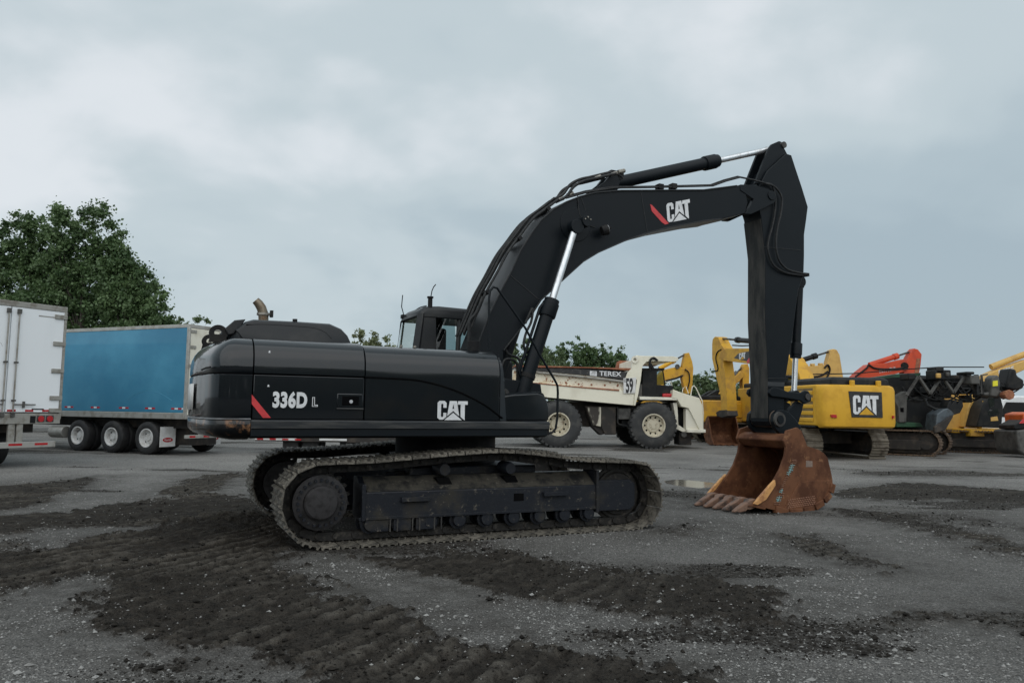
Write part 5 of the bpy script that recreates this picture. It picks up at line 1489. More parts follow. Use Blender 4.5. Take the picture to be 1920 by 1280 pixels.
# reflective tape along the bottom of the side
for base in (-0.60, -1.75, -2.95, -4.30, -5.60, -7.2, -8.8):
    for k in range(4 if base > -1 else 3):
        flat(G(), [[(0, 0), (0.14, 0), (0.14, 0.055), (0, 0.055)]], (base + k * 0.15, 0.0, 1.46), (1, 0, 0), (0, 0, 1), 0.003).build('reflector', 'decal_white' if k % 2 else 'lamp_red', BT, smooth=0)
# faded arc left by removed lettering
arc = [(-2.6 + 2.0 * t, 0.0, 1.75 + 0.30 * math.sin(math.pi * t)) for t in np.linspace(0, 1, 14)]
mat('blue_faded', (0.05, 0.26, 0.40), 0.5, col2=(0.045, 0.235, 0.38), scale=3)
G().tube(arc, 0.006, 4).build('faded_mark', 'blue_faded', BT)
G().box(-LT + 1, -0.3, 0.5, WB - 0.5, 0.85, 1.16).build('chassis', 'bg_underframe', BT)
G().box(-6.0, -0.5, 0.72, WB - 0.72, 0.30, 0.9).build('shadow_block', 'bg_underframe', BT)  # dark box added to stand in for the shadow and inner wheels underneath
for u in (-4.90, -3.27, -1.66):
    wheel(BT, (u, 0.02, 0.53), 0.53, 0.30, 0.295, 'tyre_dark', 'rim_white', dish=0.14, bolts=5)
    wheel(BT, (u, 0.36, 0.53), 0.53, 0.30, 0.295, 'tyre_dark', 'rim_white', dish=0.02, bolts=0)
    wheel(BT, (u, WB - 0.02, 0.53), 0.53, 0.30, 0.295, 'tyre_dark', 'rim_white', outer=1, dish=0.14, bolts=5)
def flap_at(u, v, w):
    f = G().box(u, u + 0.012, v, v + w, 0.26, 0.90).build('mud_flap', 'flap_white', BT, 0.003)
    # a red oval with white script on the face towards the rear
    el = [(0.20 * math.cos(a), 0.075 * math.sin(a)) for a in np.linspace(0, 2 * math.pi, 24)[:-1]]
    flat(G(), [el], (u + 0.013, v + w / 2, 0.48), (0, 1, 0), (0, 0, 1), 0.004).build('flap_emblem', 'lamp_red', f, smooth=0)
    text_obj('lettering', 'Peterbilt', f, (u + 0.018, v + w / 2 - 0.15, 0.452), Vector((0, 0.095, 0)), Vector((0, 0, 0.095)), 'decal_white', offset=0.01, squeeze=0.82, shear=0.25)
flap_at(-1.02, -0.01, 0.62)
flap_at(-1.02, WB - 0.62, 0.62)
G().box(-0.1, -0.02, 0.1, WB - 0.1, 0.55, 0.66).build('underride_bar', 'aluminium', BT, 0.01)
for v in (0.7, WB - 0.7):
    G().box(-0.08, -0.03, v - 0.05, v + 0.05, 0.66, 1.16).build('guard_post', 'galvanised', BT)
for k in range(4):
    flat(G(), [[(0, 0), (0.24, 0), (0.24, 0.06), (0, 0.06)]], (-0.02, 0.25 + k * 0.58, 0.575), (0, 1, 0), (0, 0, 1), 0.003).build('reflector', 'lamp_red', BT, smooth=0)
G().cyl((-6.4, 0.2, 0.62), (-5.7, 0.2, 0.62), 0.20, 20).build('air_tank', 'aluminium', BT, 0.01)

# ------------------------------------------------------------------ low flatbed seen under the counterweight
FB = thing('flatbed_trailer', 'low flatbed trailer with red and white reflective tape behind the black excavator', 'trailer', (-8.75, 26.5, 0), -4)
G().box(0.0, 6.5, 0.0, 2.5, 0.42, 0.66).build('deck', 'bg_underframe', FB, 0.01)
tail = G().box(0.0, 1.45, -0.03, 0.0, 0.455, 0.53).build('tail_board', 'flap_white', FB, 0.004)
G().box(2.25, 3.2, -0.03, 0.0, 0.47, 0.54).build('tail_board', 'flap_white', FB, 0.004)
for k in range(4):
    flat(G(), [[(0, 0), (0.22, 0), (0.22, 0.055), (0, 0.055)]], (0.08 + k * 0.44, -0.03, 0.464), (1, 0, 0), (0, 0, 1), 0.003).build('reflector', 'lamp_red', FB, smooth=0)
for u in (0.9, 1.6, 2.9):
    f = G().box(u, u + 0.55, 0.2, 0.215, 0.12, 0.42).build('mud_flap', 'tyre_dark', FB)
    wheel(FB, (u + 0.3, 0.5, 0.34), 0.34, 0.28, 0.19, 'tyre_dark', 'machine_grey', bolts=0)

# ------------------------------------------------------------------ dump truck
ORG_T, YAW_T = (2.067, 33.428, 0.0), 3.600
DT = thing('dump_truck', 'rusty cream rigid dump truck numbered 59 with black cab', 'dump truck', ORG_T, YAW_T)
tw = 1.02
DW = 4.0
RW = (-0.008, 0.962); FW = (4.181, 0.991)
for (cc, n_) in ((RW, 'rear'), (FW, 'front')):
    wheel(DT, (cc[0], 0.0, tw * 0.985), tw, 0.62, 0.50, 'tyre', 'rim_cream', lugs=30, dish=0.16 if n_ == 'front' else 0.34, bolts=10)
    wheel(DT, (cc[0], DW, tw * 0.985), tw, 0.62, 0.50, 'tyre', 'rim_cream', lugs=30, outer=1, dish=0.16, bolts=0)
wheel(DT, (RW[0], 0.70, tw * 0.985), tw, 0.55, 0.50, 'tyre', 'rim_cream', lugs=30, dish=0.02, bolts=0)
wheel(DT, (RW[0], DW - 0.70, tw * 0.985), tw, 0.55, 0.50, 'tyre', 'rim_cream', lugs=30, outer=1, dish=0.02, bolts=0)
# body: lower wall, ledge, middle wall, black lettered band, rail
low = [(3.320, 1.861), (3.462, 2.610), (2.657, 2.528), (-0.988, 2.796), (-1.448, 2.255), (-0.467, 2.154)]
low = [(3.320, 1.861), (3.367, 2.492), (2.657, 2.528), (0.770, 2.661), (-0.988, 2.796), (-1.688, 2.808), (-2.148, 2.407), (-1.332, 2.304), (-0.467, 2.154)]
db = G().prism(low, 0.15, DW - 0.15).build('dump_body', 'cream', DT, 0.015)
mid_ = [(3.478, 2.495), (3.550, 2.989), (2.908, 2.955), (1.391, 3.141), (-0.964, 3.312), (-1.924, 3.389), (-2.032, 2.805), (-0.981, 2.775), (0.781, 2.640), (2.671, 2.506)]
G().prism(mid_, 0.26, DW - 0.26).build('body_wall', 'cream_rusty', db, 0.01)
led = [(2.934, 2.858), (1.375, 3.020), (-0.972, 3.214), (-1.929, 3.291), (-1.930, 3.360), (-0.973, 3.284), (1.375, 3.090), (2.934, 2.952)]
G().prism(led, 0.10, DW - 0.10).build('body_ledge', 'galvanised', db, 0.008)
l2 = [(2.674, 2.480), (0.766, 2.614), (-0.990, 2.749), (-1.689, 2.761), (-1.690, 2.807), (-0.991, 2.795), (0.766, 2.660), (2.674, 2.551)]
G().prism(l2, 0.12, DW - 0.12).build('body_rib', 'rust', db, 0.006)
bandp = [(3.070, 3.333), (1.386, 3.422), (0.066, 3.446), (-0.897, 3.429), (-1.926, 3.458), (-1.925, 3.364), (-0.966, 3.311), (1.388, 3.140), (2.951, 3.002)]
bnd = G().prism(bandp, 0.20, DW - 0.20).build('letter_band', 'chipped_black', db, 0.006)
rail = [(3.247, 3.427), (3.223, 3.497), (1.376, 3.512), (-0.950, 3.541), (-1.931, 3.547), (-1.930, 3.478), (-0.903, 3.449), (0.058, 3.466), (1.376, 3.465), (3.057, 3.400)]
G().prism(rail, 0.14, DW - 0.14).build('body_rail', 'rust', db, 0.01)
G().box((-1.447, 3.191)[0] - 0.2, (-1.447, 3.191)[0] + 0.1, 0.3, 0.5, 2.6, 3.45).build('tail_post', 'orange', db, 0.02)
# rivet holes along the middle wall
for q in [(-0.814, 2.756), (-0.252, 2.858), (0.336, 2.821), (0.902, 2.760), (1.469, 2.746), (2.060, 2.732), (2.629, 2.717)]:
    G().cyl((q[0], 0.262, q[1] + 0.0), (q[0], 0.25, q[1]), 0.045, 10).build('rust_hole', 'rust', db)
# canopy with its leaning front wall
can = [(3.320, 1.861), (3.367, 2.398), (3.462, 2.985), (2.940, 3.000), (3.059, 3.330), (3.225, 3.498), (3.272, 3.828), (3.320, 3.994), (3.463, 4.067), (3.677, 4.047), (5.088, 4.050), (5.279, 4.006), (5.327, 3.888), (5.182, 3.815), (4.273, 3.822), (3.892, 3.792), (3.725, 3.624), (3.677, 3.435), (3.629, 2.988), (3.510, 2.330), (3.391, 1.862)]
G().prism(can, 0.10, 0.34).build('headboard_side', 'cream', db, 0.01)
G().prism(can, DW - 0.34, DW - 0.10).build('headboard_side', 'rust', db, 0.01)
G().prism([(3.402, 3.887), (3.761, 4.012), (5.225, 4.015), (5.273, 3.873), (4.311, 3.856), (3.928, 3.825), (3.640, 3.513), (3.401, 2.214), (3.258, 2.212)], 0.34, DW - 0.34).build('canopy', 'cream', db, 0.01)
q = (3.361, 3.875)
G().lathe_v((q[0], 0.10, q[1]), [(0.07, 0.0), (0.07, -0.05), (0.16, -0.05), (0.16, 0.0)], 20).build('hoist_eye', 'cream_plain', db)
smooth_tube(G(), [(4.033, 0.050, 3.413), (4.010, 0.050, 3.694), (4.058, 0.050, 3.883), (4.201, 0.050, 3.956), (4.367, 0.050, 3.841)], 0.05).build('mirror_arm', 'dull_black', db)
g = G(); a = [(3.955, 3.715), (4.074, 3.740), (4.216, 3.508), (4.097, 3.459)]; g.prism(a, 0.0, 0.12); g.build('mirror', 'dull_black', db, 0.02)
# lettering
pl = [(2.859, 3.044), (3.427, 3.100), (3.380, 2.398), (2.859, 2.390)]
pl_ob = flat(G(), [pl[::-1]], (0, 0.094, 0), NX, NZ, -0.006); pl_ob = G().prism(pl, 0.085, 0.10).build('number_plate', 'flap_white', db, 0.004)
a = (2.973, 2.438); b = (3.352, 3.004)
text_obj('number', '59', db, (a[0] - 0.02, 0.084, a[1]), Vector(((b[0] - a[0]) / 0.98, 0, 0)), NZ * ((b[1] - a[1]) / 0.66), 'decal_black', offset=0.035, squeeze=0.88, spacing=0.95)
a2 = (2.878, 2.880)
text_obj('number', 'SD', db, (a2[0], 0.084, a2[1]), NX * 0.11, NZ * 0.19, 'decal_black', offset=0.01, squeeze=0.9)
a = (1.788, 3.147); b = (2.878, 3.118); c_ = (1.787, 3.346)
text_obj('lettering', 'TEREX', db, (a[0] + 0.02, 0.196, a[1] + 0.01), Vector((b[0] - a[0], 0, (b[1] - a[1]))) / 3.55, NZ * ((c_[1] - a[1]) / 0.70), 'decal_white', offset=0.02, squeeze=1.06, spacing=1.02)
a = [(1.385, 3.351), (1.692, 3.333), (1.693, 3.122), (1.386, 3.140)]
lg = flat(G(), [a[::-1]], (0, 0.197, 0), NX, NZ, -0.004)
lg = G().prism(a, 0.188, 0.2).build('emblem', 'decal_white', db, 0.002)
for k in range(3):
    x0, z0 = a[3]
    flat(G(), [[(0.03 + 0.03 * k, 0.04 + 0.06 * k), (0.26, 0.04 + 0.06 * k), (0.26, 0.06 + 0.06 * k), (0.03 + 0.03 * k, 0.06 + 0.06 * k)]], (x0, 0.188, z0), NX, NZ, 0.003).build('emblem_bar', 'machine_grey', db, smooth=0)
# cab
cb = holder('cab', DT)
G().prism([(3.807, 3.479), (4.458, 3.514), (4.454, 2.257), (3.782, 2.246)], 0.5, 0.56).build('cab_door', 'machine_dark', cb, 0.02)
G().prism([(3.615, 3.476), (4.795, 3.520), (4.817, 2.831), (5.154, 2.789), (5.152, 2.267), (3.494, 2.242)], 1.9, 1.98).build('cab_far_wall', 'machine_dark', cb, 0.02)
G().prism([(4.407, 2.800), (5.178, 2.765), (5.176, 2.220), (4.406, 2.232)], 0.52, 1.9).build('dash_body', 'machine_dark', cb, 0.02)
G().prism([(3.591, 3.523), (4.795, 3.544), (4.795, 3.448), (3.591, 3.428)], 0.48, 2.0).build('cab_roof', 'machine_dark', cb, 0.02)
G().prism([(3.542, 2.810), (3.830, 2.815), (3.830, 2.200), (3.446, 2.194)], 0.52, 1.9).build('cab_rear_wall', 'machine_grey', cb, 0.02)
for qd in ([(4.457, 3.442), (4.699, 3.447), (4.793, 2.830), (4.455, 2.777)], [(3.663, 3.381), (3.807, 3.384), (3.806, 2.862), (3.614, 2.811)]):
    g = G(); g.add([(x, 0.53, z) for x, z in qd], [tuple(range(len(qd)))]); g.build('side_window', 'glass_tint', cb, smooth=0)
G().tube([(x, 0.53, z) for x, z in [(4.723, 3.471), (4.817, 2.807)]], 0.03, 6).build('pillar', 'machine_dark', cb)
G().tube([(4.844, 0.600, 2.930), (5.110, 0.600, 2.934), (5.158, 0.600, 2.768)], 0.02, 6).build('grab_rail', 'cream_plain', cb)
q = [(4.642, 2.327), (5.097, 2.334)]
g = G(); g.cyl((q[0][0], 0.3, q[0][1]), (q[1][0], 0.3, q[1][1]), 0.085, 16); g.build('fire_bottle', 'lamp_red', cb, 0.02)
# deck, hood, front wings
hd = G().prism([(3.569, 2.260), (5.232, 2.238), (5.327, 2.123), (3.593, 2.121)], 0.1, DW - 0.1).build('deck', 'cream_plain', DT, 0.01)
G().prism([(5.212, 2.631), (6.039, 2.309), (6.379, 2.194), (6.523, 1.862), (6.541, 1.004), (5.888, 1.709), (5.428, 2.061), (5.210, 2.129)], 0.75, DW - 0.6).build('hood', 'cream', DT, 0.015)
G().prism([(5.017, 2.212), (5.232, 2.192), (5.444, 1.844), (5.754, 1.778), (6.247, 0.829), (6.414, 0.831), (6.375, 1.904), (6.235, 2.230), (5.829, 2.341), (5.067, 2.564)], 0.08, 0.70).build('front_wing', 'cream', DT, 0.012)
G().prism([(5.664, 1.754), (5.783, 1.755), (6.374, 0.828), (6.325, 0.664), (5.658, 0.772)], 0.2, 0.6).build('wing_panel', 'cream_plain', DT, 0.01)
G().prism([(5.119, 2.005), (5.311, 2.007), (5.354, 1.046), (5.711, 0.817), (5.710, 0.677), (5.257, 0.858), (5.212, 1.419)], 0.3, 0.9).build('wing_stay', 'cream_plain', DT, 0.01)
G().box(5.0, 6.3, 0.9, DW - 0.9, 0.75, 1.9).build('radiator', 'machine_dark', DT, 0.02)
G().box((5.675, 0.682)[0], (6.509, 0.692)[0], 0.06, DW - 0.06, 0.72, 0.86).build('bumper', 'cream_plain', DT, 0.02)
q = (5.614, 0.629); G().cyl((q[0], 0.3, q[1]), (q[0], 0.7, q[1]), 0.13, 16).build('air_canister', 'machine_grey', DT, 0.01)
G().box(5.45, 6.0, 0.5, 1.4, 0.15, 0.8).build('tie_bar', 'bg_underframe', DT, 0.03)
g = G(); g.tube([(5.868, 0.150, 2.343), (5.942, 0.150, 2.720), (6.015, 0.150, 2.768), (6.110, 0.150, 2.675), (6.275, 0.150, 2.325), (6.393, 0.150, 2.092)], 0.025, 6)
g.tube([(6.393, 0.150, 2.092), (6.436, 0.150, 1.554), (6.408, 0.150, 1.016)], 0.02, 6)
g.build('hood_rail', 'cream_plain', DT)
g = G(); g.tube([(5.905, 1.600, 2.516), (5.956, 1.600, 2.713), (6.082, 1.600, 2.788), (6.204, 1.600, 2.447)], 0.02, 6); g.build('hood_rail', 'cream_plain', DT)
# chassis, tanks
G().box(-1.2, 5.3, 1.2, DW - 1.2, 0.9, 2.0).build('chassis', 'bg_underframe', DT, 0.02)
tk = [(1.246, 1.809), (2.641, 1.805), (2.619, 1.035), (2.218, 0.635), (1.935, 0.539), (1.557, 0.905)]
ft = G().prism(tk, 0.55, 1.2).build('fuel_tank', 'bg_underframe', DT, 0.03)
mat('tank_stained', (0.50, 0.47, 0.38), 0.6, col2=(0.035, 0.028, 0.022), scale=1.9, lo=0.44, hi=0.56, stretch=(1.6, 1, 0.5))
G().prism([(1.293, 1.763), (1.931, 1.772), (1.934, 0.910), (1.604, 0.976)], 0.40, 0.60).build('side_tank', 'tank_stained', DT, 0.02)
G().prism([(1.955, 1.772), (2.594, 1.781), (2.596, 0.570), (2.124, 0.564), (1.958, 0.864)], 0.42, 0.60).build('oily_panel', 'bg_underframe', DT, 0.02)
G().prism([(2.689, 1.736), (3.258, 1.744), (3.258, 1.253), (2.690, 1.245)], 0.45, 0.9).build('battery_box', 'machine_grey', DT, 0.02)
G().tube([(2.641, 0.300, 1.805), (2.642, 0.300, 1.152), (2.690, 0.300, 1.036), (3.258, 0.300, 0.927)], 0.04, 6).build('step_frame', 'machine_dark', DT)
G().tube([(3.424, 0.400, 1.910), (3.758, 0.400, 2.103), (3.901, 0.400, 2.152)], 0.06, 8).build('hoist_strut', 'machine_dark', DT)
G().prism([(2.9, 0.9), (5.4, 0.9), (5.4, 2.0), (2.9, 1.75)], 0.75, 1.2).build('wheel_well', 'machine_dark', DT, 0.02)

# ------------------------------------------------------------------ machines standing behind
def stadium(u0, u1, z0, z1, n=14):
    r = (z1 - z0) / 2; zc = (z0 + z1) / 2
    pts = [(u1 - r + r * math.sin(a), zc + r * math.cos(a)) for a in np.linspace(0, math.pi, n)]
    pts += [(u0 + r - r * math.sin(a), zc - r * math.cos(a)) for a in np.linspace(0, math.pi, n)]
    return pts
def bg_track(parent, u0, u1, v0, v1, h=1.05, m='bg_track', yaw=0.0, loc=(0, 0, 0)):
    """a crawler track: belt with cleats, and inside it the frame, idler and sprocket"""
    pts = stadium(u0, u1, 0.03, h)
    P2, pitch = resample(pts, int(round((2 * (u1 - u0) + math.pi * h * 0.4) / 0.21)))
    g = G()
    for k in range(len(P2) - 1):
        a, b = P2[k], P2[k + 1]; t = (b - a) / np.linalg.norm(b - a); nn = np.array([-t[1], t[0]])
        q = [a + t * 0.008 - nn * 0.03, b - t * 0.008 - nn * 0.03, b - t * 0.008 + nn * 0.005, b - t * 0.02 + nn * 0.03, b - t * 0.05 + nn * 0.03, b - t * 0.06 + nn * 0.004,
             a + t * 0.09 + nn * 0.004, a + t * 0.08 + nn * 0.028, a + t * 0.05 + nn * 0.028, a + t * 0.03 + nn * 0.004]
        g.prism([tuple(x) for x in q], v0, v1)
    tr = g.build('track', m, parent, smooth=0)
    r = h / 2
    vi0, vi1 = v0 + 0.10, v1 - 0.10
    G().prism(stadium(u0 + 0.09, u1 - 0.09, 0.12, h - 0.09), vi0 + 0.12, vi1 - 0.12).build('link_chain', 'bg_underframe', tr)
    G().box(u0 + r * 1.4, u1 - r * 1.4, vi0, vi1, 0.24, h * 0.62).build('track_frame', 'bg_underframe', tr, 0.02)
    for u in (u0 + r, u1 - r):
        G().lathe_v((u, (v0 + v1) / 2, r + 0.02), [(0.05, -0.20), (r * 0.50, -0.20), (r * 0.62, -0.15), (r * 0.78, -0.12), (r * 0.78, 0.12), (r * 0.55, 0.22), (0.05, 0.22)], 24).build('idler', 'bg_underframe', tr)
    tr.rotation_euler = (0, 0, yaw); tr.location = loc
    return tr
mat('grille_shade', (0.20, 0.135, 0.05), 0.6, col2=(0.13, 0.09, 0.04), scale=3)
def slat_rows(parent, u0, u1, v, z0, z1, n, m_slat, s=-1):
    G().box(u0, u1, min(v, v + 0.006 * s), max(v, v + 0.006 * s), z0, z1).build('grille_back', 'grille_shade', parent)
    st = (z1 - z0) / n
    for k in range(n):
        za = z0 + k * st
        g = G().prism_u([(v + 0.006 * s, za), (v + 0.03 * s, za + st * 0.12), (v + 0.03 * s, za + st * 0.50), (v + 0.006 * s, za + st * 0.62)], u0, u1)
        g.build('louvre', m_slat, parent, 0.004)
def cylinder(parent, p0, p1, split, rb, rr_, m='machine_dark', name='hydraulic_cylinder'):
    p0 = Vector(p0); p1 = Vector(p1); s = p0.lerp(p1, split); n = (p1 - p0).normalized()
    o = G().tube([p0, s - n * 0.25, s - n * 0.24, s], rb, 14, [rb, rb, rb * 1.25, rb * 1.2]).build(name, m, parent)
    G().cyl(s, p1, rr_, 12).build('rod', 'worn_steel', o)
    return o
def arms(parent, m, boom_p, stick_p, v0, v1, sv0, sv1, tipm=None):
    bo = G().prism(boom_p, v0, v1).build('boom', m, parent, 0.02)
    st = G().prism(stick_p, sv0, sv1).build('stick', m, parent, 0.02)
    return bo, st
def simple_house(parent, m, u0, u1, v0, v1, z0=1.15, z1=2.5):
    G().box(u0, u1, v0, v1, z0, z1).build('house', m, parent, 0.06)
    G().box(u0 + 0.2, u1 - 0.6, v0 + 0.3, v1 - 0.3, z1, z1 + 0.25).build('engine_hood', 'machine_dark', parent, 0.06)
    G().cyl(((u0 + u1) / 2, (v0 + v1) / 2, 0.6), ((u0 + u1) / 2, (v0 + v1) / 2, z0), 0.6, 24).build('slewing_ring', 'machine_dark', parent)
def back_bucket(parent, cx, v0, v1, z, r, m='rust', s=1):
    """open scoop: side plates and a curved shell, mouth towards s*u"""
    prof = [(cx + s * r * 0.9, z - r * 0.95), (cx + s * 0.2 * r, z - r), (cx - s * 0.5 * r, z - r * 0.85), (cx - s * 0.85 * r, z - r * 0.35), (cx - s * 0.8 * r, z + r * 0.3), (cx - s * 0.45 * r, z + r * 0.8), (cx - s * 0.1 * r, z + r), (cx + s * 0.15 * r, z + r * 0.5), (cx + s * 0.45 * r, z - r * 0.35)]
    bk_ = holder('bucket', parent)
    for a, b in ((v0, v0 + 0.05), (v1 - 0.05, v1)):
        G().prism(prof, a, b).build('side_plate', m, bk_, 0.01)
    cur_ = prof[:7]
    cc = np.array([cx, z])
    rings = []
    for (a, b) in cur_:
        d_ = np.array([a, b]) - cc; d_ = d_ / np.linalg.norm(d_)
        rings.append([(a, v0 + 0.03, b), (a, v1 - 0.03, b), (a - d_[0] * 0.05, v1 - 0.03, b - d_[1] * 0.05), (a - d_[0] * 0.05, v0 + 0.03, b - d_[1] * 0.05)])
    G().loft(rings).build('shell', m, bk_)
    for k in range(5):
        vc = v0 + 0.12 + k * (v1 - v0 - 0.24) / 4
        a, b = prof[0]
        G().loft([[(a - s * 0.1, vc - 0.06, b - 0.05), (a - s * 0.1, vc + 0.06, b - 0.05), (a - s * 0.1, vc + 0.06, b + 0.05), (a - s * 0.1, vc - 0.06, b + 0.05)],
                  [(a + s * 0.2, vc - 0.04, b - 0.03), (a + s * 0.2, vc + 0.04, b - 0.03), (a + s * 0.2, vc + 0.04, b), (a + s * 0.2, vc - 0.04, b)]]).build('tooth', m, bk_)
    return bk_

# --- big yellow excavator heading away, counterweight towards the viewer
ORG_b, YAW_b = (11.757, 30.300, 0.0), 98.000
YB = thing('excavator', 'big yellow excavator with large lettered black panel on its counterweight', 'excavator', ORG_b, YAW_b)
bg_track(YB, -2.55, 2.55, 0.95, 1.60)
bg_track(YB, -2.55, 2.55, -1.60, -0.95)
G().box(-1.2, 1.2, -1.0, 1.0, 0.5, 0.95).build('car_body', 'bg_underframe', YB, 0.03)
G().cyl((0, 0, 0.9), (0, 0, 1.2), 0.7, 30).build('slewing_ring', 'machine_dark', YB)
hz0, hz1 = 1.13, 2.64
pl2 = [(-3.0, 1.42), (-3.25, 1.40), (-3.38, 1.28), (-3.42, 1.05), (-3.45, 0.5), (-3.46, 0.0)]
pl2 = pl2 + [(a, -b) for a, b in reversed(pl2[:-1])]
def rb2(z, d):
    return [(a + d if a < -3.05 else a, b * (1 - d * 0.5), z) for a, b in pl2]
cwb = G().loft([rb2(hz0, 0.10), rb2(hz0 + 0.06, 0.02), rb2(hz0 + 0.2, 0.0), rb2(hz1 - 0.2, 0.0), rb2(hz1 - 0.06, 0.04), rb2(hz1, 0.14)]).build('counterweight', 'yellow', YB, smooth=40)
hs_b = G().box(-3.0, 1.1, -1.42, 1.42, hz0 + 0.06, hz1).build('house', 'yellow', YB, 0.05)
slat_rows(hs_b, -2.75, -1.15, 1.42, 1.32, 2.52, 5, 'yellow', s=1)
G().box(-2.9, 0.9, 1.40, 1.50, 1.12, 1.20).build('side_sill', 'machine_dark', hs_b, 0.02)
G().loft([[(a, b, z) for a, b in [(-3.2 + d, 1.0 - d), (0.3 - d, 1.0 - d), (0.3 - d, -1.25 + d), (-3.2 + d, -1.25 + d)]] for z, d in ((2.60, 0.0), (2.82, 0.02), (2.92, 0.12))]).build('engine_hood', 'machine_dark', YB, 0.05)
for v in (0.25, -0.75):
    G().cyl((-3.3, v, 2.58), (-3.3, v, 2.80), 0.09, 14).build('lifting_eye', 'yellow', cwb, 0.02)
pq = [(0.489, 2.411), (-0.759, 2.396), (-0.772, 1.502), (0.394, 1.506)]
pn = G(); pn.prism_u(pq, -3.475, -3.43); pn = pn.build('emblem_panel', 'decal_black', cwb, 0.006)
l0 = [(0.344, 1.599)][0]; l1 = [(-0.620, 1.593)][0]; l2_ = [(0.325, 2.284)][0]
logo_parts(cwb, (-3.477, l0[0], l0[1]), Vector((0, (l1[0] - l0[0]) / 1.57, 0)), Vector((0, 0, l2_[1] - l0[1])), tri='yellow')
rq = [(1.163, 1.588), (0.965, 1.591), (0.948, 1.480), (1.146, 1.496)]
G().prism_u(rq, -3.47, -3.40).build('rear_lamp', 'lamp_red', cwb)
rq = [(-1.166, 1.580), (-1.227, 1.580), (-1.224, 1.487), (-1.163, 1.486)]
G().prism_u(rq, -3.46, -3.2).build('rear_lamp', 'lamp_red', cwb)
# cab on the left front, boom in the middle
cabb = holder('cab', YB)
G().box(0.2, 1.9, 0.45, 1.42, 1.2, 2.0).build('cab_body', 'machine_dark', cabb, 0.05)
G().box(0.2, 1.8, 0.45, 1.42, 3.0, 3.12).build('cab_roof', 'machine_dark', cabb, 0.04)
for a, b in ((0.24, 0.5), (0.24, 1.37), (1.7, 0.5), (1.7, 1.37)):
    G().cyl((a, b, 2.0), (a, b, 3.0), 0.05, 6).build('pillar', 'machine_dark', cabb)
for pts in ([(0.24, 1.38, 2.0), (1.7, 1.38, 2.0), (1.7, 1.38, 3.0), (0.24, 1.38, 3.0)], [(0.24, 0.5, 2.0), (0.24, 1.37, 2.0), (0.24, 1.37, 3.0), (0.24, 0.5, 3.0)]):
    G().add(pts, [(0, 1, 2, 3)]).build('window', 'glass_tint', cabb, smooth=0)
bt_ = [(8.053, 4.609), (7.216, 4.731), (4.591, 4.529), (2.840, 4.348), (1.526, 4.137), (0.915, 3.832), (0.257, 3.195), (-0.123, 2.384)]
bb_ = [(0.623, 2.398), (1.121, 2.972), (1.692, 3.303), (2.866, 3.542), (4.613, 3.826), (7.483, 4.147), (8.059, 4.342)]
bo, st = arms(YB, 'yellow_worn', bt_ + bb_, [(8.959, 5.332), (8.684, 5.444), (8.283, 5.380), (7.899, 4.998), (7.521, 4.703), (7.662, 4.159), (7.371, 3.148), (7.219, 1.797), (7.352, 1.487), (7.985, 1.534), (8.027, 2.483), (8.725, 3.709), (9.050, 4.353), (9.033, 5.092)], -0.3, 0.3, -0.25, 0.25)
lp_ = [(6.311, 4.202), (5.834, 4.373), (5.260, 4.407), (4.541, 4.404), (4.551, 4.064), (4.937, 3.967)]
pb = G().prism(lp_, 0.295, 0.306).build('emblem_panel', 'decal_black', bo, 0.003)
l0 = (5.713, 4.089); l1 = (5.034, 4.021); l2_ = (5.704, 4.389)
logo_parts(bo, (l0[0], 0.308, l0[1]), Vector((l1[0] - l0[0], 0, 0)) / 1.57, Vector((0, 0, l2_[1] - l0[1])), tri='yellow')
G().prism([(4.937, 3.967), (4.548, 4.161), (4.554, 3.968), (4.831, 3.838)], 0.297, 0.308).build('red_stripe', 'decal_red', bo)
cylinder(YB, (3.431, 0.000, 4.706), (8.939, 0.000, 5.392), 0.58, 0.12, 0.05)
smooth_tube(G(), [(7.836, 0.280, 4.726), (8.297, 0.280, 4.627), (8.505, 0.280, 4.318), (8.251, 0.280, 3.820), (8.386, 0.280, 3.692), (8.789, 0.280, 3.712)], 0.03).build('hose', 'dull_black', st)
cylinder(YB, (1.679, -0.500, 2.276), (3.357, -0.500, 4.101), 0.6, 0.12, 0.06, 'yellow')
for q in ([(6.901, 4.863), (5.824, 4.750), (4.641, 4.679)],):
    G().tube([(a, 0.1, b) for a, b in q], 0.03, 6).build('hydraulic_line', 'dull_black', bo)
a = (8.397, 0.526)
back_bucket(YB, a[0], -0.75, 0.75, 0.72, 0.72, 'bucket_rust', s=-1)
G().prism([(8.569, 1.609), (8.171, 1.717), (7.276, 1.745), (7.159, 1.462), (7.792, 1.352), (8.441, 1.424)], -0.28, 0.28).build('bucket_link', 'bg_underframe', st, 0.02)

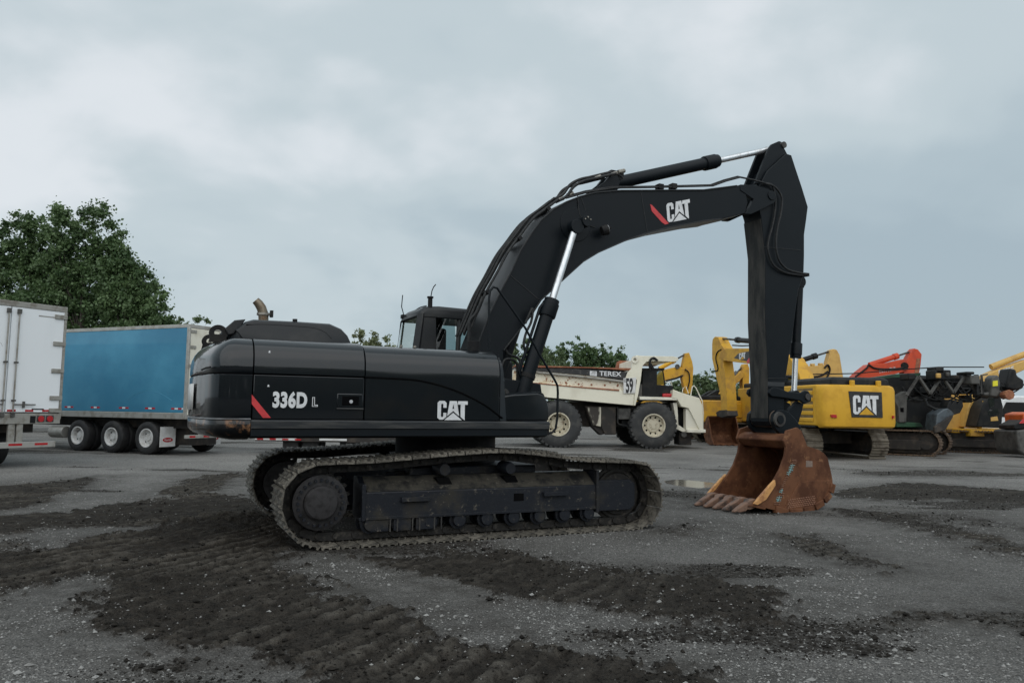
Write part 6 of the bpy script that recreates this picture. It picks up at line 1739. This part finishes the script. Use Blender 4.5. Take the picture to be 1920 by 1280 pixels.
# --- yellow excavator behind it, facing right, half hidden by the black stick
ORG_c, YAW_c = (11.442, 42.000, 0.0), 8.000
YC = thing('excavator', 'yellow excavator whose short stick rises just left of the black stick', 'excavator', ORG_c, YAW_c)
simple_house(YC, 'yellow_worn', -1.9, 2.0, -1.4, 1.4, 1.1, 2.25)
bg_track(YC, -1.0, 3.2, -1.7, -1.1); bg_track(YC, -1.0, 3.2, 1.1, 1.7)
G().box(-0.2, 1.6, -1.45, -1.38, 1.35, 2.1).build('side_door', 'yellow', YC, 0.03)
for k, px in enumerate((0.4, 0.9, 1.4)):
    G().cyl((px, -1.2, 2.35), (px + 0.3, -1.2, 2.35), 0.12, 10).build('pipe', 'machine_dark', YC)
bo, st = arms(YC, 'yellow_worn', [(-0.028, 2.623), (0.313, 3.207), (0.683, 3.533), (1.055, 3.889), (1.238, 3.806), (1.174, 3.572), (0.894, 3.276), (0.493, 2.979), (0.184, 2.511)], [(1.196, 4.101), (1.291, 4.279), (1.476, 4.283), (1.565, 4.051), (1.559, 3.613), (1.516, 2.738), (1.268, 2.559), (1.178, 2.732), (1.157, 3.459)], -0.3, 0.3, -0.22, 0.22)
cylinder(YC, (0.509, 0.000, 3.395), (1.383, 0.000, 4.234), 0.5, 0.11, 0.05, 'machine_grey')
back_bucket(YC, (1.927, 1.145)[0], -0.6, 0.6, 1.0, 0.55, 'rust', s=-1)
G().prism([(1.520, 3.058), (1.675, 3.119), (1.701, 2.770), (1.516, 2.709)], -0.3, -0.1).build('marker_flag', 'orange', st)

# --- yellow excavator behind the dump truck
ORG_a, YAW_a = (9.000, 47.000, 0.0), 6.000
YA = thing('excavator', 'yellow excavator mostly hidden behind the dump truck cab', 'excavator', ORG_a, YAW_a)
simple_house(YA, 'yellow_worn', -3.0, 1.2, -1.4, 1.4)
bg_track(YA, -2.2, 2.4, -1.6, -1.0); bg_track(YA, -2.2, 2.4, 1.0, 1.6)
bo, st = arms(YA, 'yellow_worn', [(-0.519, 2.781), (-0.184, 3.660), (0.183, 4.122), (0.819, 4.297), (1.254, 4.370), (1.555, 4.213), (1.486, 3.886), (1.016, 3.682), (0.348, 3.508), (0.012, 2.693)], [(1.525, 4.741), (1.629, 5.202), (1.865, 5.240), (2.064, 4.686), (2.128, 4.295), (2.053, 3.151), (1.915, 2.725), (1.647, 2.721), (1.418, 3.628), (1.421, 4.281)], -0.3, 0.3, -0.22, 0.22)
G().tube([(a, -0.3, b) for a, b in [(0.348, 3.475), (1.016, 3.650), (1.419, 3.820)]], 0.06, 6).build('boom_edge', 'machine_dark', bo)
cylinder(YA, (0.041, 0.000, 4.232), (1.696, 0.000, 5.152), 0.6, 0.13, 0.05, 'yellow')
G().cyl((1.054, -0.400, 4.361), (1.317, 0.400, 4.410), 0.15, 12).build('hose_drum', 'machine_grey', bo)
smooth_tube(G(), [(1.555, -0.300, 4.213), (1.789, -0.300, 4.022), (1.853, -0.300, 3.567), (1.715, -0.300, 2.980)], 0.04).build('hose', 'dull_black', st)
back_bucket(YA, (2.047, 2.014)[0], -0.6, 0.6, 0.75, 0.7, 'rust', s=-1)

# --- yellow excavator beyond the big one, boom lowered to the right
ORG_d, YAW_d = (14.441, 40.000, 0.0), 6.000
YD = thing('excavator', 'old yellow excavator with level boom behind the big lettered counterweight', 'excavator', ORG_d, YAW_d)
simple_house(YD, 'yellow_worn', -2.2, 1.6, -1.4, 1.4, 1.15, 2.9)
bg_track(YD, -2.2, 2.4, -1.6, -1.0); bg_track(YD, -2.2, 2.4, 1.0, 1.6)
bo, st = arms(YD, 'yellow_pale', [(-0.300, 2.701), (-0.190, 3.942), (0.018, 4.278), (0.246, 4.117), (1.056, 4.078), (1.814, 4.148), (2.105, 4.098), (2.088, 3.376), (1.040, 3.302), (0.315, 3.234), (0.159, 2.626)], [(2.238, 4.944), (2.386, 5.004), (2.561, 4.952), (2.702, 4.703), (2.802, 4.006), (2.926, 3.117), (2.811, 2.061), (2.395, 1.779), (2.123, 2.604), (1.939, 3.461), (2.016, 4.214)], -0.3, 0.3, -0.22, 0.22)
cylinder(YD, (0.104, 0.000, 4.187), (2.435, 0.000, 4.936), 0.62, 0.13, 0.05)
for q in [(0.476, 4.066), (0.824, 4.073), (1.202, 4.108), (1.640, 4.145)]:
    G().box(q[0] - 0.10, q[0] + 0.10, -0.3, -0.1, q[1] - 0.02, q[1] + 0.10).build('line_clamp', 'yellow_pale', bo, 0.02)
smooth_tube(G(), [(1.784, -0.350, 3.978), (1.962, -0.350, 4.148), (2.074, -0.350, 3.928), (1.979, -0.350, 3.622), (1.828, -0.350, 3.370)], 0.05).build('hose', 'dull_black', st)
smooth_tube(G(), [(0.435, -0.350, 3.235), (1.018, -0.350, 3.466), (1.600, -0.350, 3.587), (1.955, -0.350, 3.815)], 0.05).build('hose', 'dull_black', st)
back_bucket(YD, (2.609, 1.227)[0], -0.6, 0.6, 0.75, 0.7, 'rust', s=-1)
a = (-0.631, 3.286)
G().box(a[0] - 0.5, a[0] + 0.6, -1.46, -1.40, a[1] - 0.12, a[1] + 0.12).build('side_band', 'decal_black', YD)

# --- orange-red excavator
ORG_e, YAW_e = (18.492, 41.000, 0.0), 6.000
YE = thing('excavator', 'orange red excavator with white lettering on its raised boom', 'excavator', ORG_e, YAW_e)
simple_house(YE, 'red_orange', -3.2, 0.8, -1.4, 1.4)
bg_track(YE, -2.2, 2.4, -1.6, -1.0); bg_track(YE, -2.2, 2.4, 1.0, 1.6)
bo, st = arms(YE, 'red_orange', [(-0.743, 2.773), (-0.518, 3.425), (-0.059, 3.857), (0.491, 4.265), (1.547, 4.371), (2.491, 4.591), (2.696, 4.395), (2.652, 3.994), (2.285, 3.873), (1.464, 3.659), (0.767, 3.448), (-0.096, 2.502)], [(2.998, 5.067), (3.124, 5.185), (3.336, 5.132), (3.540, 4.877), (3.459, 4.301), (3.351, 3.841), (3.094, 2.553), (2.725, 2.405), (2.567, 3.114), (2.472, 3.910), (2.675, 4.515)], -0.3, 0.3, -0.22, 0.22)
G().prism([(3.227, 4.641), (3.441, 4.645), (3.323, 3.898), (3.079, 3.893)], -0.232, -0.218).build('stick_patch', 'rust', st)
cylinder(YE, (0.671, 0.000, 4.257), (3.253, 0.000, 5.088), 0.63, 0.14, 0.05, 'red_orange')
a = (1.048, 3.822); b = (1.987, 3.982); c_ = (1.053, 3.992)
text_obj('lettering', 'HITACHI', bo, (a[0], -0.303, a[1]), Vector((b[0] - a[0], 0, b[1] - a[1])) / 4.1, NZ * (c_[1] - a[1]) * 1.55, 'decal_white', offset=0.02)
smooth_tube(G(), [(-0.334, -0.350, 3.596), (0.306, -0.350, 4.060), (0.430, -0.350, 4.232), (0.755, -0.350, 4.069), (1.354, -0.350, 4.024), (2.260, -0.350, 4.098), (2.478, -0.350, 4.273)], 0.05).build('hose', 'dull_black', bo)
G().cyl((2.413, -0.400, 4.212), (2.935, 0.400, 4.267), 0.20, 12).build('hose_bundle', 'dull_black', bo)
back_bucket(YE, (3.061, 1.273)[0], -0.6, 0.6, 0.75, 0.7, 'rust', s=-1)

# --- black and green drilling rig, mast laid flat
ORG_f, YAW_f = (17.092, 32.000, 0.0), -20.000
DR = thing('drill_rig', 'black drilling rig with its long mast laid flat over a green body', 'drill rig', ORG_f, YAW_f)
DR.rotation_euler = (0, 0, 0)
YAWF = R(-38)
# crawler base turned towards the viewer
CL = (-0.6, 0.4, 0)
g1 = bg_track(DR, -3.4, 1.6, -1.75, -1.10, 1.0, 'bg_track_brown', YAWF, CL)
g2 = bg_track(DR, -3.4, 1.6, 0.55, 1.20, 1.0, 'bg_track_brown', YAWF, CL)
cbd = G().box(-2.0, 0.8, -1.2, 0.7, 0.5, 0.95).build('car_body', 'bg_underframe', DR, 0.03)
cbd.rotation_euler = (0, 0, YAWF); cbd.location = CL
ox_, oy_ = ORG_f[0], ORG_f[1]
def fp(lst):                  # world outline -> local
    return [(x - ox_, z) for x, y, z in lst]
body = fp([(15.490, 31.500, 2.381), (16.189, 31.500, 2.391), (16.237, 31.500, 1.132), (15.452, 31.500, 1.078)])
G().prism(body, -0.6, 2.0).build('green_body', 'machine_green', DR, 0.03)
G().prism(fp([(15.546, 31.500, 1.339), (16.504, 31.500, 1.309), (16.629, 31.500, 1.137), (15.540, 31.500, 1.122)]), -0.9, -0.55).build('green_sill', 'machine_green', DR, 0.02)
G().prism(fp([(16.056, 31.000, 2.208), (17.056, 31.000, 2.544), (17.860, 31.000, 2.190), (17.756, 31.000, 1.697), (17.127, 31.000, 0.900), (16.020, 31.000, 1.076)]), -0.7, 0.9).build('engine_block', 'machine_dark', DR, 0.05)
G().prism(fp([(13.100, 31.500, 1.023), (16.909, 31.500, 1.076), (17.232, 31.500, 0.973), (16.903, 31.500, 0.882), (13.096, 31.500, 0.829)]), -0.6, 1.6).build('turntable', 'machine_dark', DR, 0.04)
mast = fp([(13.476, 31.000, 3.010), (15.095, 31.000, 3.140), (16.822, 31.000, 3.250), (17.252, 31.000, 3.235), (18.979, 31.000, 3.323), (18.990, 31.000, 2.506), (17.872, 31.000, 2.512), (17.224, 31.000, 2.439), (15.931, 31.000, 2.335), (15.711, 31.000, 2.161), (14.639, 31.000, 2.231), (13.464, 31.000, 2.494)])
ms = G().prism(mast, -0.35, 0.35).build('mast', 'machine_dark', DR, 0.03)
G().prism(fp([(15.096, 31.000, 3.161), (15.962, 31.000, 3.303), (16.869, 31.000, 3.359), (16.864, 31.000, 3.229), (15.093, 31.000, 3.075)]), -0.36, 0.36).build('mast_plate', 'machine_green', ms, 0.01)
# lattice bracing and boxes on the mast flank
for pr in ([(15.728, 30.600, 2.389), (16.219, 30.600, 3.138)], [(16.219, 30.600, 3.138), (16.664, 30.600, 2.466)], [(16.664, 30.600, 2.466), (17.155, 30.600, 3.152)], [(17.155, 30.600, 3.152), (17.600, 30.600, 2.521)], [(17.600, 30.600, 2.521), (18.093, 30.600, 3.207)], [(18.093, 30.600, 3.207), (18.534, 30.600, 2.534)]):
    G().tube([(x - ox_, y - oy_, z) for x, y, z in pr], 0.07, 6).build('brace', 'machine_grey', ms)
for pr, m_ in (([(16.764, 30.500, 3.269), (17.091, 30.500, 3.528)], 'machine_dark'), ([(16.713, 30.500, 3.014), (17.363, 30.500, 3.405)], 'machine_dark'), ([(16.745, 30.400, 3.074), (16.921, 30.400, 3.266)], 'yellow_pale'), ([(17.127, 30.400, 3.143), (17.260, 30.400, 3.313)], 'machine_grey'),
               ([(18.067, 30.400, 2.860), (18.440, 30.400, 3.203)], 'machine_grey'), ([(17.892, 30.400, 3.238), (18.234, 30.400, 3.348)], 'machine_dark'), ([(15.602, 30.400, 2.995), (15.906, 30.400, 3.252)], 'machine_dark')):
    (xa, ya, za), (xb, yb, zb_) = pr
    G().box(xa - ox_, xb - ox_, ya - oy_ - 0.2, ya - oy_ + 0.5, za, zb_).build('fitting', m_, ms, 0.04)
for k in range(5):
    pr = [[1700, 745, 1740], [1705, 735, 1760], [1715, 730, 1775], [1725, 728, 1790], [1760, 725, 1815]][k]
    z0 = 2.55 - 0.06 * k
    smooth_tube(G(), [(-1.2 + 0.45 * k, -0.75, 2.75), (-0.9 + 0.5 * k, -0.85, 2.3 + 0.1 * (k % 2)), (-0.3 + 0.5 * k, -0.85, 2.25), (0.3 + 0.5 * k, -0.75, 2.7)], 0.035).build('hose', 'rubber_hose', ms)
# pumps, valve banks and pipework crowded along the mast
rq_ = random.Random(41)
for k in range(34):
    x = rq_.uniform(-0.6, 3.2); z = rq_.uniform(2.35, 3.15) - 0.05 * abs(x); s = rq_.uniform(0.06, 0.17); w = rq_.uniform(0.08, 0.30)
    m_ = rq_.choice(['machine_dark', 'machine_dark', 'machine_grey', 'dull_black', 'bg_underframe'])
    if k % 3:
        G().box(x - w, x + w, -0.72 - s, -0.40, z - s, z + s).build('fitting', m_, ms, 0.02)
    else:
        G().cyl((x - w, -0.62, z), (x + w, -0.66, z + rq_.uniform(-0.05, 0.05)), s * 0.7, 10).build('pipe', m_, ms, 0.01)
for k in range(12):
    x = rq_.uniform(-0.8, 2.8); z = rq_.uniform(2.7, 3.2)
    smooth_tube(G(), [(x, -0.8, z), (x + 0.2, -0.95, z - rq_.uniform(0.1, 0.5)), (x + 0.5, -0.95, z - rq_.uniform(0.1, 0.6)), (x + rq_.uniform(0.6, 1.1), -0.8, z - rq_.uniform(0.0, 0.2))], 0.028).build('hose', 'rubber_hose', ms)
# A-frame legs
af = fp([(15.488, 30.800, 2.368), (15.836, 30.800, 2.565), (16.091, 30.800, 2.526), (15.954, 30.800, 2.247), (15.903, 30.800, 1.312), (15.583, 30.800, 1.308), (15.560, 30.800, 1.944), (15.439, 30.800, 2.155)])
G().prism(af, -1.0, -0.7).build('support_leg', 'machine_grey', DR, 0.03)
G().box((15.660, 30.800, 1.733)[0] - ox_, (15.788, 30.800, 1.734)[0] - ox_, -1.02, -0.9, (15.660, 30.800, 1.733)[2], (15.666, 30.800, 1.903)[2]).build('leg_opening', 'seam_black', DR)
# rotary head, sheaves and cable at the mast end
rh = G().prism(fp([(18.935, 30.400, 2.409), (19.028, 30.400, 3.127), (19.159, 30.400, 3.234), (19.286, 30.400, 3.236), (19.359, 30.400, 2.963), (19.318, 30.400, 2.499), (19.207, 30.400, 2.350)]), -1.6, -1.1).build('rotary_head', 'machine_grey', DR, 0.05)
lq = [(19.040, 30.360, 2.999), (19.231, 30.360, 3.023), (19.222, 30.360, 2.812), (19.031, 30.360, 2.788)]
G().prism(fp(lq), -1.64, -1.6).build('yellow_label', 'yellow_label', rh)
G().prism(fp([(18.707, 30.400, 2.511), (19.389, 30.400, 2.668), (19.551, 30.400, 2.523), (19.334, 30.400, 2.373), (18.787, 30.400, 2.407)]), -1.5, -0.7).build('head_shroud', 'machine_grey', DR, 0.06)
for a, b, c_, w_2 in ((1833, 700, 742, 0.10), (1843, 703, 738, 0.05)):
    q0 = (18.484, 30.400, 3.246); 
    G().tube([(q0[0] - ox_ + (a - 1834) * 0.0215, -1.5, q0[2]), (q0[0] - ox_ + (a - 1834) * 0.0215 + 0.01, -1.5, q0[2] - 0.80)], w_2, 6).build('guide_bar', 'machine_dark', DR)
G().tube([(x - ox_, -1.55, z) for x, y, z in [(18.624, 30.300, 2.487), (18.604, 30.300, 3.033), (18.675, 30.300, 3.223), (18.887, 30.300, 3.268)]], 0.03, 6).build('guard_loop', 'machine_grey', DR)
tp_ = fp([(19.986, 30.900, 3.161), (20.088, 30.900, 3.549), (20.345, 30.900, 3.510), (20.376, 30.900, 3.252), (20.648, 30.900, 3.084), (20.611, 30.900, 2.741), (20.264, 30.900, 2.650), (19.881, 30.900, 2.731)])
G().prism(tp_, -1.1, -0.4).build('winch', 'machine_dark', DR, 0.08)
q = (19.483, 30.200, 2.455)
G().lathe_v((q[0] - ox_, q[1] - oy_ - 0.1, q[2]), [(0.05, 0.4), (0.14, 0.38), (0.20, 0.0), (0.19, -0.05), (0.05, -0.05)], 8).build('auger_socket', 'rust', DR)
q = [(11.649, 31.000, 3.178), (13.805, 31.000, 3.251), (15.966, 31.000, 3.454), (17.264, 31.000, 3.558), (19.098, 31.000, 3.584)]
G().tube([(x - ox_, y - oy_, z) for x, y, z in q], 0.022, 6).build('cable', 'dull_black', DR)
# shroud and digging shoe hanging below the mast
cs = fp([(16.642, 30.000, 1.666), (16.898, 30.000, 1.855), (17.066, 30.000, 1.899), (17.228, 30.000, 1.798), (17.328, 30.000, 1.675), (16.955, 30.000, 1.134), (16.575, 30.000, 0.923), (16.564, 30.000, 1.211)])
G().prism(cs, -1.9, -1.1).build('casing_shoe', 'steel_blue', DR, 0.04)
G().prism(fp([(16.452, 29.800, 1.172), (17.211, 29.800, 1.654), (17.187, 29.800, 1.551), (16.880, 29.800, 1.055), (16.464, 29.800, 0.927)]), -2.02, -1.9).build('shoe_edge', 'bg_underframe', DR, 0.02)
cl = [(17.064, 30.000, 1.837), (17.157, 30.000, 2.108), (17.264, 30.000, 2.213), (17.279, 30.000, 2.047), (17.388, 30.000, 2.173), (17.494, 30.000, 2.237), (17.487, 30.000, 2.050), (17.617, 30.000, 2.197), (17.721, 30.000, 2.178), (17.733, 30.000, 1.971), (17.599, 30.000, 1.720), (17.326, 30.000, 1.634)]
G().prism(fp(cl), -1.8, -1.2).build('claw', 'machine_dark', DR, 0.02)
G().tube([(x - ox_, -1.4, z) for x, y, z in [(16.440, 30.200, 2.287), (16.515, 30.200, 2.038), (16.802, 30.200, 1.875), (17.385, 30.200, 1.800)]], 0.06, 8).build('feed_hose', 'rubber_hose', DR)

# --- yellow excavator at the edge with the raised boom
ORG_g, YAW_g = (21.603, 35.000, 0.0), 20.000
YG = thing('excavator', 'yellow excavator with dark cab and boom rising out of the frame', 'excavator', ORG_g, 0)
ogx, ogy = ORG_g[0], ORG_g[1]
def gp(lst): return [(x - ogx, z) for x, y, z in lst]
G().prism(gp([(20.119, 35.000, 1.037), (22.417, 35.000, 1.069), (22.377, 35.000, 0.708), (20.107, 35.000, 0.724)]), -1.2, 1.6).build('house_base', 'yellow_worn', YG, 0.03)
G().prism(gp([(19.791, 35.000, 2.673), (20.860, 35.000, 2.688), (20.844, 35.000, 2.276), (20.648, 35.000, 0.972), (19.826, 35.000, 0.960)]), 0.2, 1.8).build('house', 'yellow_pale', YG, 0.05)
cbg = holder('cab', YG)
G().prism(gp([(20.393, 34.000, 1.135), (20.660, 34.000, 1.957), (20.965, 34.000, 2.502), (21.488, 34.000, 2.603), (21.606, 34.000, 2.041), (21.495, 34.000, 1.103)]), -1.2, -0.3).build('cab_body', 'machine_dark', cbg, 0.05)
G().prism(gp([(20.917, 34.000, 1.891), (21.343, 34.000, 1.943), (21.403, 34.000, 1.710), (20.929, 34.000, 1.610)]), -1.225, -1.19).build('cab_window', 'glass_clear', cbg)
G().prism(gp([(21.021, 34.000, 1.564), (21.305, 34.000, 1.615), (21.345, 34.000, 1.428), (21.014, 34.000, 1.400)]), -1.22, -1.19).build('window_reflection', 'yellow_pale', cbg)  # yellow patch painted as a reflection on the cab glass
G().prism(gp([(20.938, 34.000, 2.407), (21.245, 34.000, 2.435), (21.182, 34.000, 2.035), (20.991, 34.000, 1.985)]), -1.22, -1.19).build('cab_window', 'glass_clear', cbg)
for dv in (-1.0, 0.3):
    cylinder(YG, (gp([(20.595, 34.500, 1.079)])[0][0], dv, gp([(20.595, 34.500, 1.079)])[0][1]), (gp([(21.031, 34.500, 2.440)])[0][0], dv, gp([(21.031, 34.500, 2.440)])[0][1]), 0.85, 0.12, 0.07, 'yellow', 'boom_cylinder')
bg_p = gp([(20.412, 35.000, 1.113), (20.589, 35.000, 1.958), (20.966, 35.000, 2.932), (21.548, 35.000, 3.499), (22.218, 35.000, 3.800), (23.429, 35.000, 4.208), (25.001, 35.000, 4.449), (24.979, 35.000, 4.010), (23.412, 35.000, 3.817), (22.642, 35.000, 3.465), (21.887, 35.000, 2.872), (21.319, 35.000, 2.041), (20.991, 35.000, 1.073)])
bo = G().prism(bg_p, -0.3, 0.3).build('boom', 'yellow_pale', YG, 0.03)
cylinder(YG, (gp([(21.879, 35.000, 3.844)])[0][0], 0.0, gp([(21.879, 35.000, 3.844)])[0][1]), (gp([(25.280, 35.000, 5.164)])[0][0], 0.0, gp([(25.280, 35.000, 5.164)])[0][1]), 0.75, 0.14, 0.06, 'yellow_pale')
a, b, c_ = gp([(22.013, 34.700, 3.443), (22.355, 34.700, 3.545), (22.023, 34.700, 3.685)])
text_obj('lettering', 'DEERE', bo, (a[0], -0.304, a[1]), Vector((b[0] - a[0], 0, b[1] - a[1])) / 1.38, NZ * (c_[1] - a[1]) * 1.4, 'decal_white', offset=0.02)
bg_track(YG, -3.2, 1.2, -1.7, -1.1, 0.95, 'bg_track_brown', R(-30))
bg_track(YG, -3.2, 1.2, 0.4, 1.0, 0.95, 'bg_track_brown', R(-30))
cbd = G().box(-2.0, 0.6, -1.1, 0.5, 0.45, 0.85).build('car_body', 'bg_underframe', YG)
cbd.rotation_euler = (0, 0, R(-30))
G().cyl((-0.3, 0.2, 0.7), (-0.3, 0.2, 1.0), 0.6, 20).build('slewing_ring', 'machine_dark', YG)

# --- small machines at the picture edge
LB = thing('loader', 'orange loader with grey bucket and a red warning triangle at the picture edge', 'loader', (20.336, 31.000, 1.840)[:2] + (0,), 0)
lx, ly = LB.location.x, LB.location.y
def lpx(lst): return [(x - lx, z) for x, y, z in lst]
bkg = G().prism(lpx([(19.788, 31.000, 1.064), (20.520, 31.000, 1.160), (20.924, 31.000, 1.080), (20.881, 31.000, 0.146), (20.046, 31.000, 0.113), (19.841, 31.000, 0.301)]), -0.8, 0.7).build('bucket', 'machine_grey', LB, 0.06)
G().prism(lpx([(20.395, 31.000, 1.712), (20.721, 31.000, 1.802), (21.061, 31.000, 1.743), (21.029, 31.000, 1.039), (20.427, 31.000, 0.988)]), -0.3, 0.9).build('body', 'orange', LB, 0.05)
G().prism(lpx([(19.840, 31.000, 1.278), (20.278, 31.000, 1.497), (20.436, 31.000, 1.201), (20.176, 31.000, 1.134), (19.833, 31.000, 1.108)]), -0.6, 0.4).build('hitch_frame', 'machine_dark', LB, 0.03)
tri_ = lpx([(19.992, 30.800, 1.348), (20.171, 30.800, 1.541), (20.290, 30.800, 1.352)])
G().prism(tri_, -0.66, -0.63).build('warning_triangle', 'decal_red', LB)
wheel(LB, (1.0, -0.5, 0.5), 0.5, 0.35, 0.26, 'tyre', 'orange')
VN = thing('van', 'white van parked far back at the picture edge', 'van', (24.2, 38.0, 0), 0)
van_p = [(-1.1, 0.45), (2.2, 0.45), (2.2, 2.55), (0.2, 2.62), (-0.5, 2.45), (-0.95, 1.55), (-1.4, 1.40), (-1.45, 0.7)]
vb = G().prism(van_p, -0.95, 0.95).build('body', 'trailer_white', VN, 0.08)
G().prism([(-0.78, 1.58), (0.5, 1.58), (0.5, 2.30), (-0.38, 2.30)], -0.965, -0.94).build('window', 'machine_dark', vb, 0.02)
for u in (-0.85, 1.5):
    wheel(VN, (u, -0.96, 0.34), 0.34, 0.22, 0.2, 'tyre_dark', 'machine_grey', bolts=0)

# --- dark wheeled loader between the dump truck and the yellow stick
DL = thing('wheel_loader', 'dark loader with raised black arms between dump truck and yellow bucket', 'loader', (11.326, 45.000, 1.695)[:2] + (0,), 0)
dx_, dy_ = DL.location.x, DL.location.y
def dpx(lst): return [(x - dx_, z) for x, y, z in lst]
G().prism(dpx([(10.895, 45.000, 2.372), (11.333, 45.000, 2.627), (11.772, 45.000, 2.882), (12.210, 45.000, 2.951), (12.270, 45.000, 2.703), (11.769, 45.000, 2.478), (11.330, 45.000, 2.254), (11.015, 45.000, 1.753)]), -0.9, -0.6).build('loader_arm', 'machine_dark', DL, 0.03)
G().prism(dpx([(10.895, 45.000, 2.372), (11.333, 45.000, 2.627), (11.772, 45.000, 2.882), (12.210, 45.000, 2.951), (12.270, 45.000, 2.703), (11.769, 45.000, 2.478), (11.330, 45.000, 2.254), (11.015, 45.000, 1.753)]), 0.6, 0.9).build('loader_arm', 'machine_dark', DL, 0.03)
G().prism(dpx([(11.080, 45.000, 2.126), (12.203, 45.000, 2.266), (12.247, 45.000, 0.409), (11.128, 45.000, 0.393)]), -0.7, 0.7).build('body', 'machine_dark', DL, 0.05)
G().prism(dpx([(11.080, 45.000, 2.095), (11.485, 45.000, 2.132), (11.421, 45.000, 1.976), (11.140, 45.000, 1.879)]), -0.74, -0.70).build('white_band', 'flap_white', DL, 0.01)
wheel(DL, (dpx([(11.314, 45.000, 0.303)])[0][0], -0.95, 0.75), 0.75, 0.5, 0.36, 'tyre', 'machine_grey', lugs=22, bolts=0)
wheel(DL, (dpx([(11.314, 45.000, 0.303)])[0][0] + 1.9, -0.95, 0.75), 0.75, 0.5, 0.36, 'tyre', 'machine_grey', lugs=22, bolts=0)
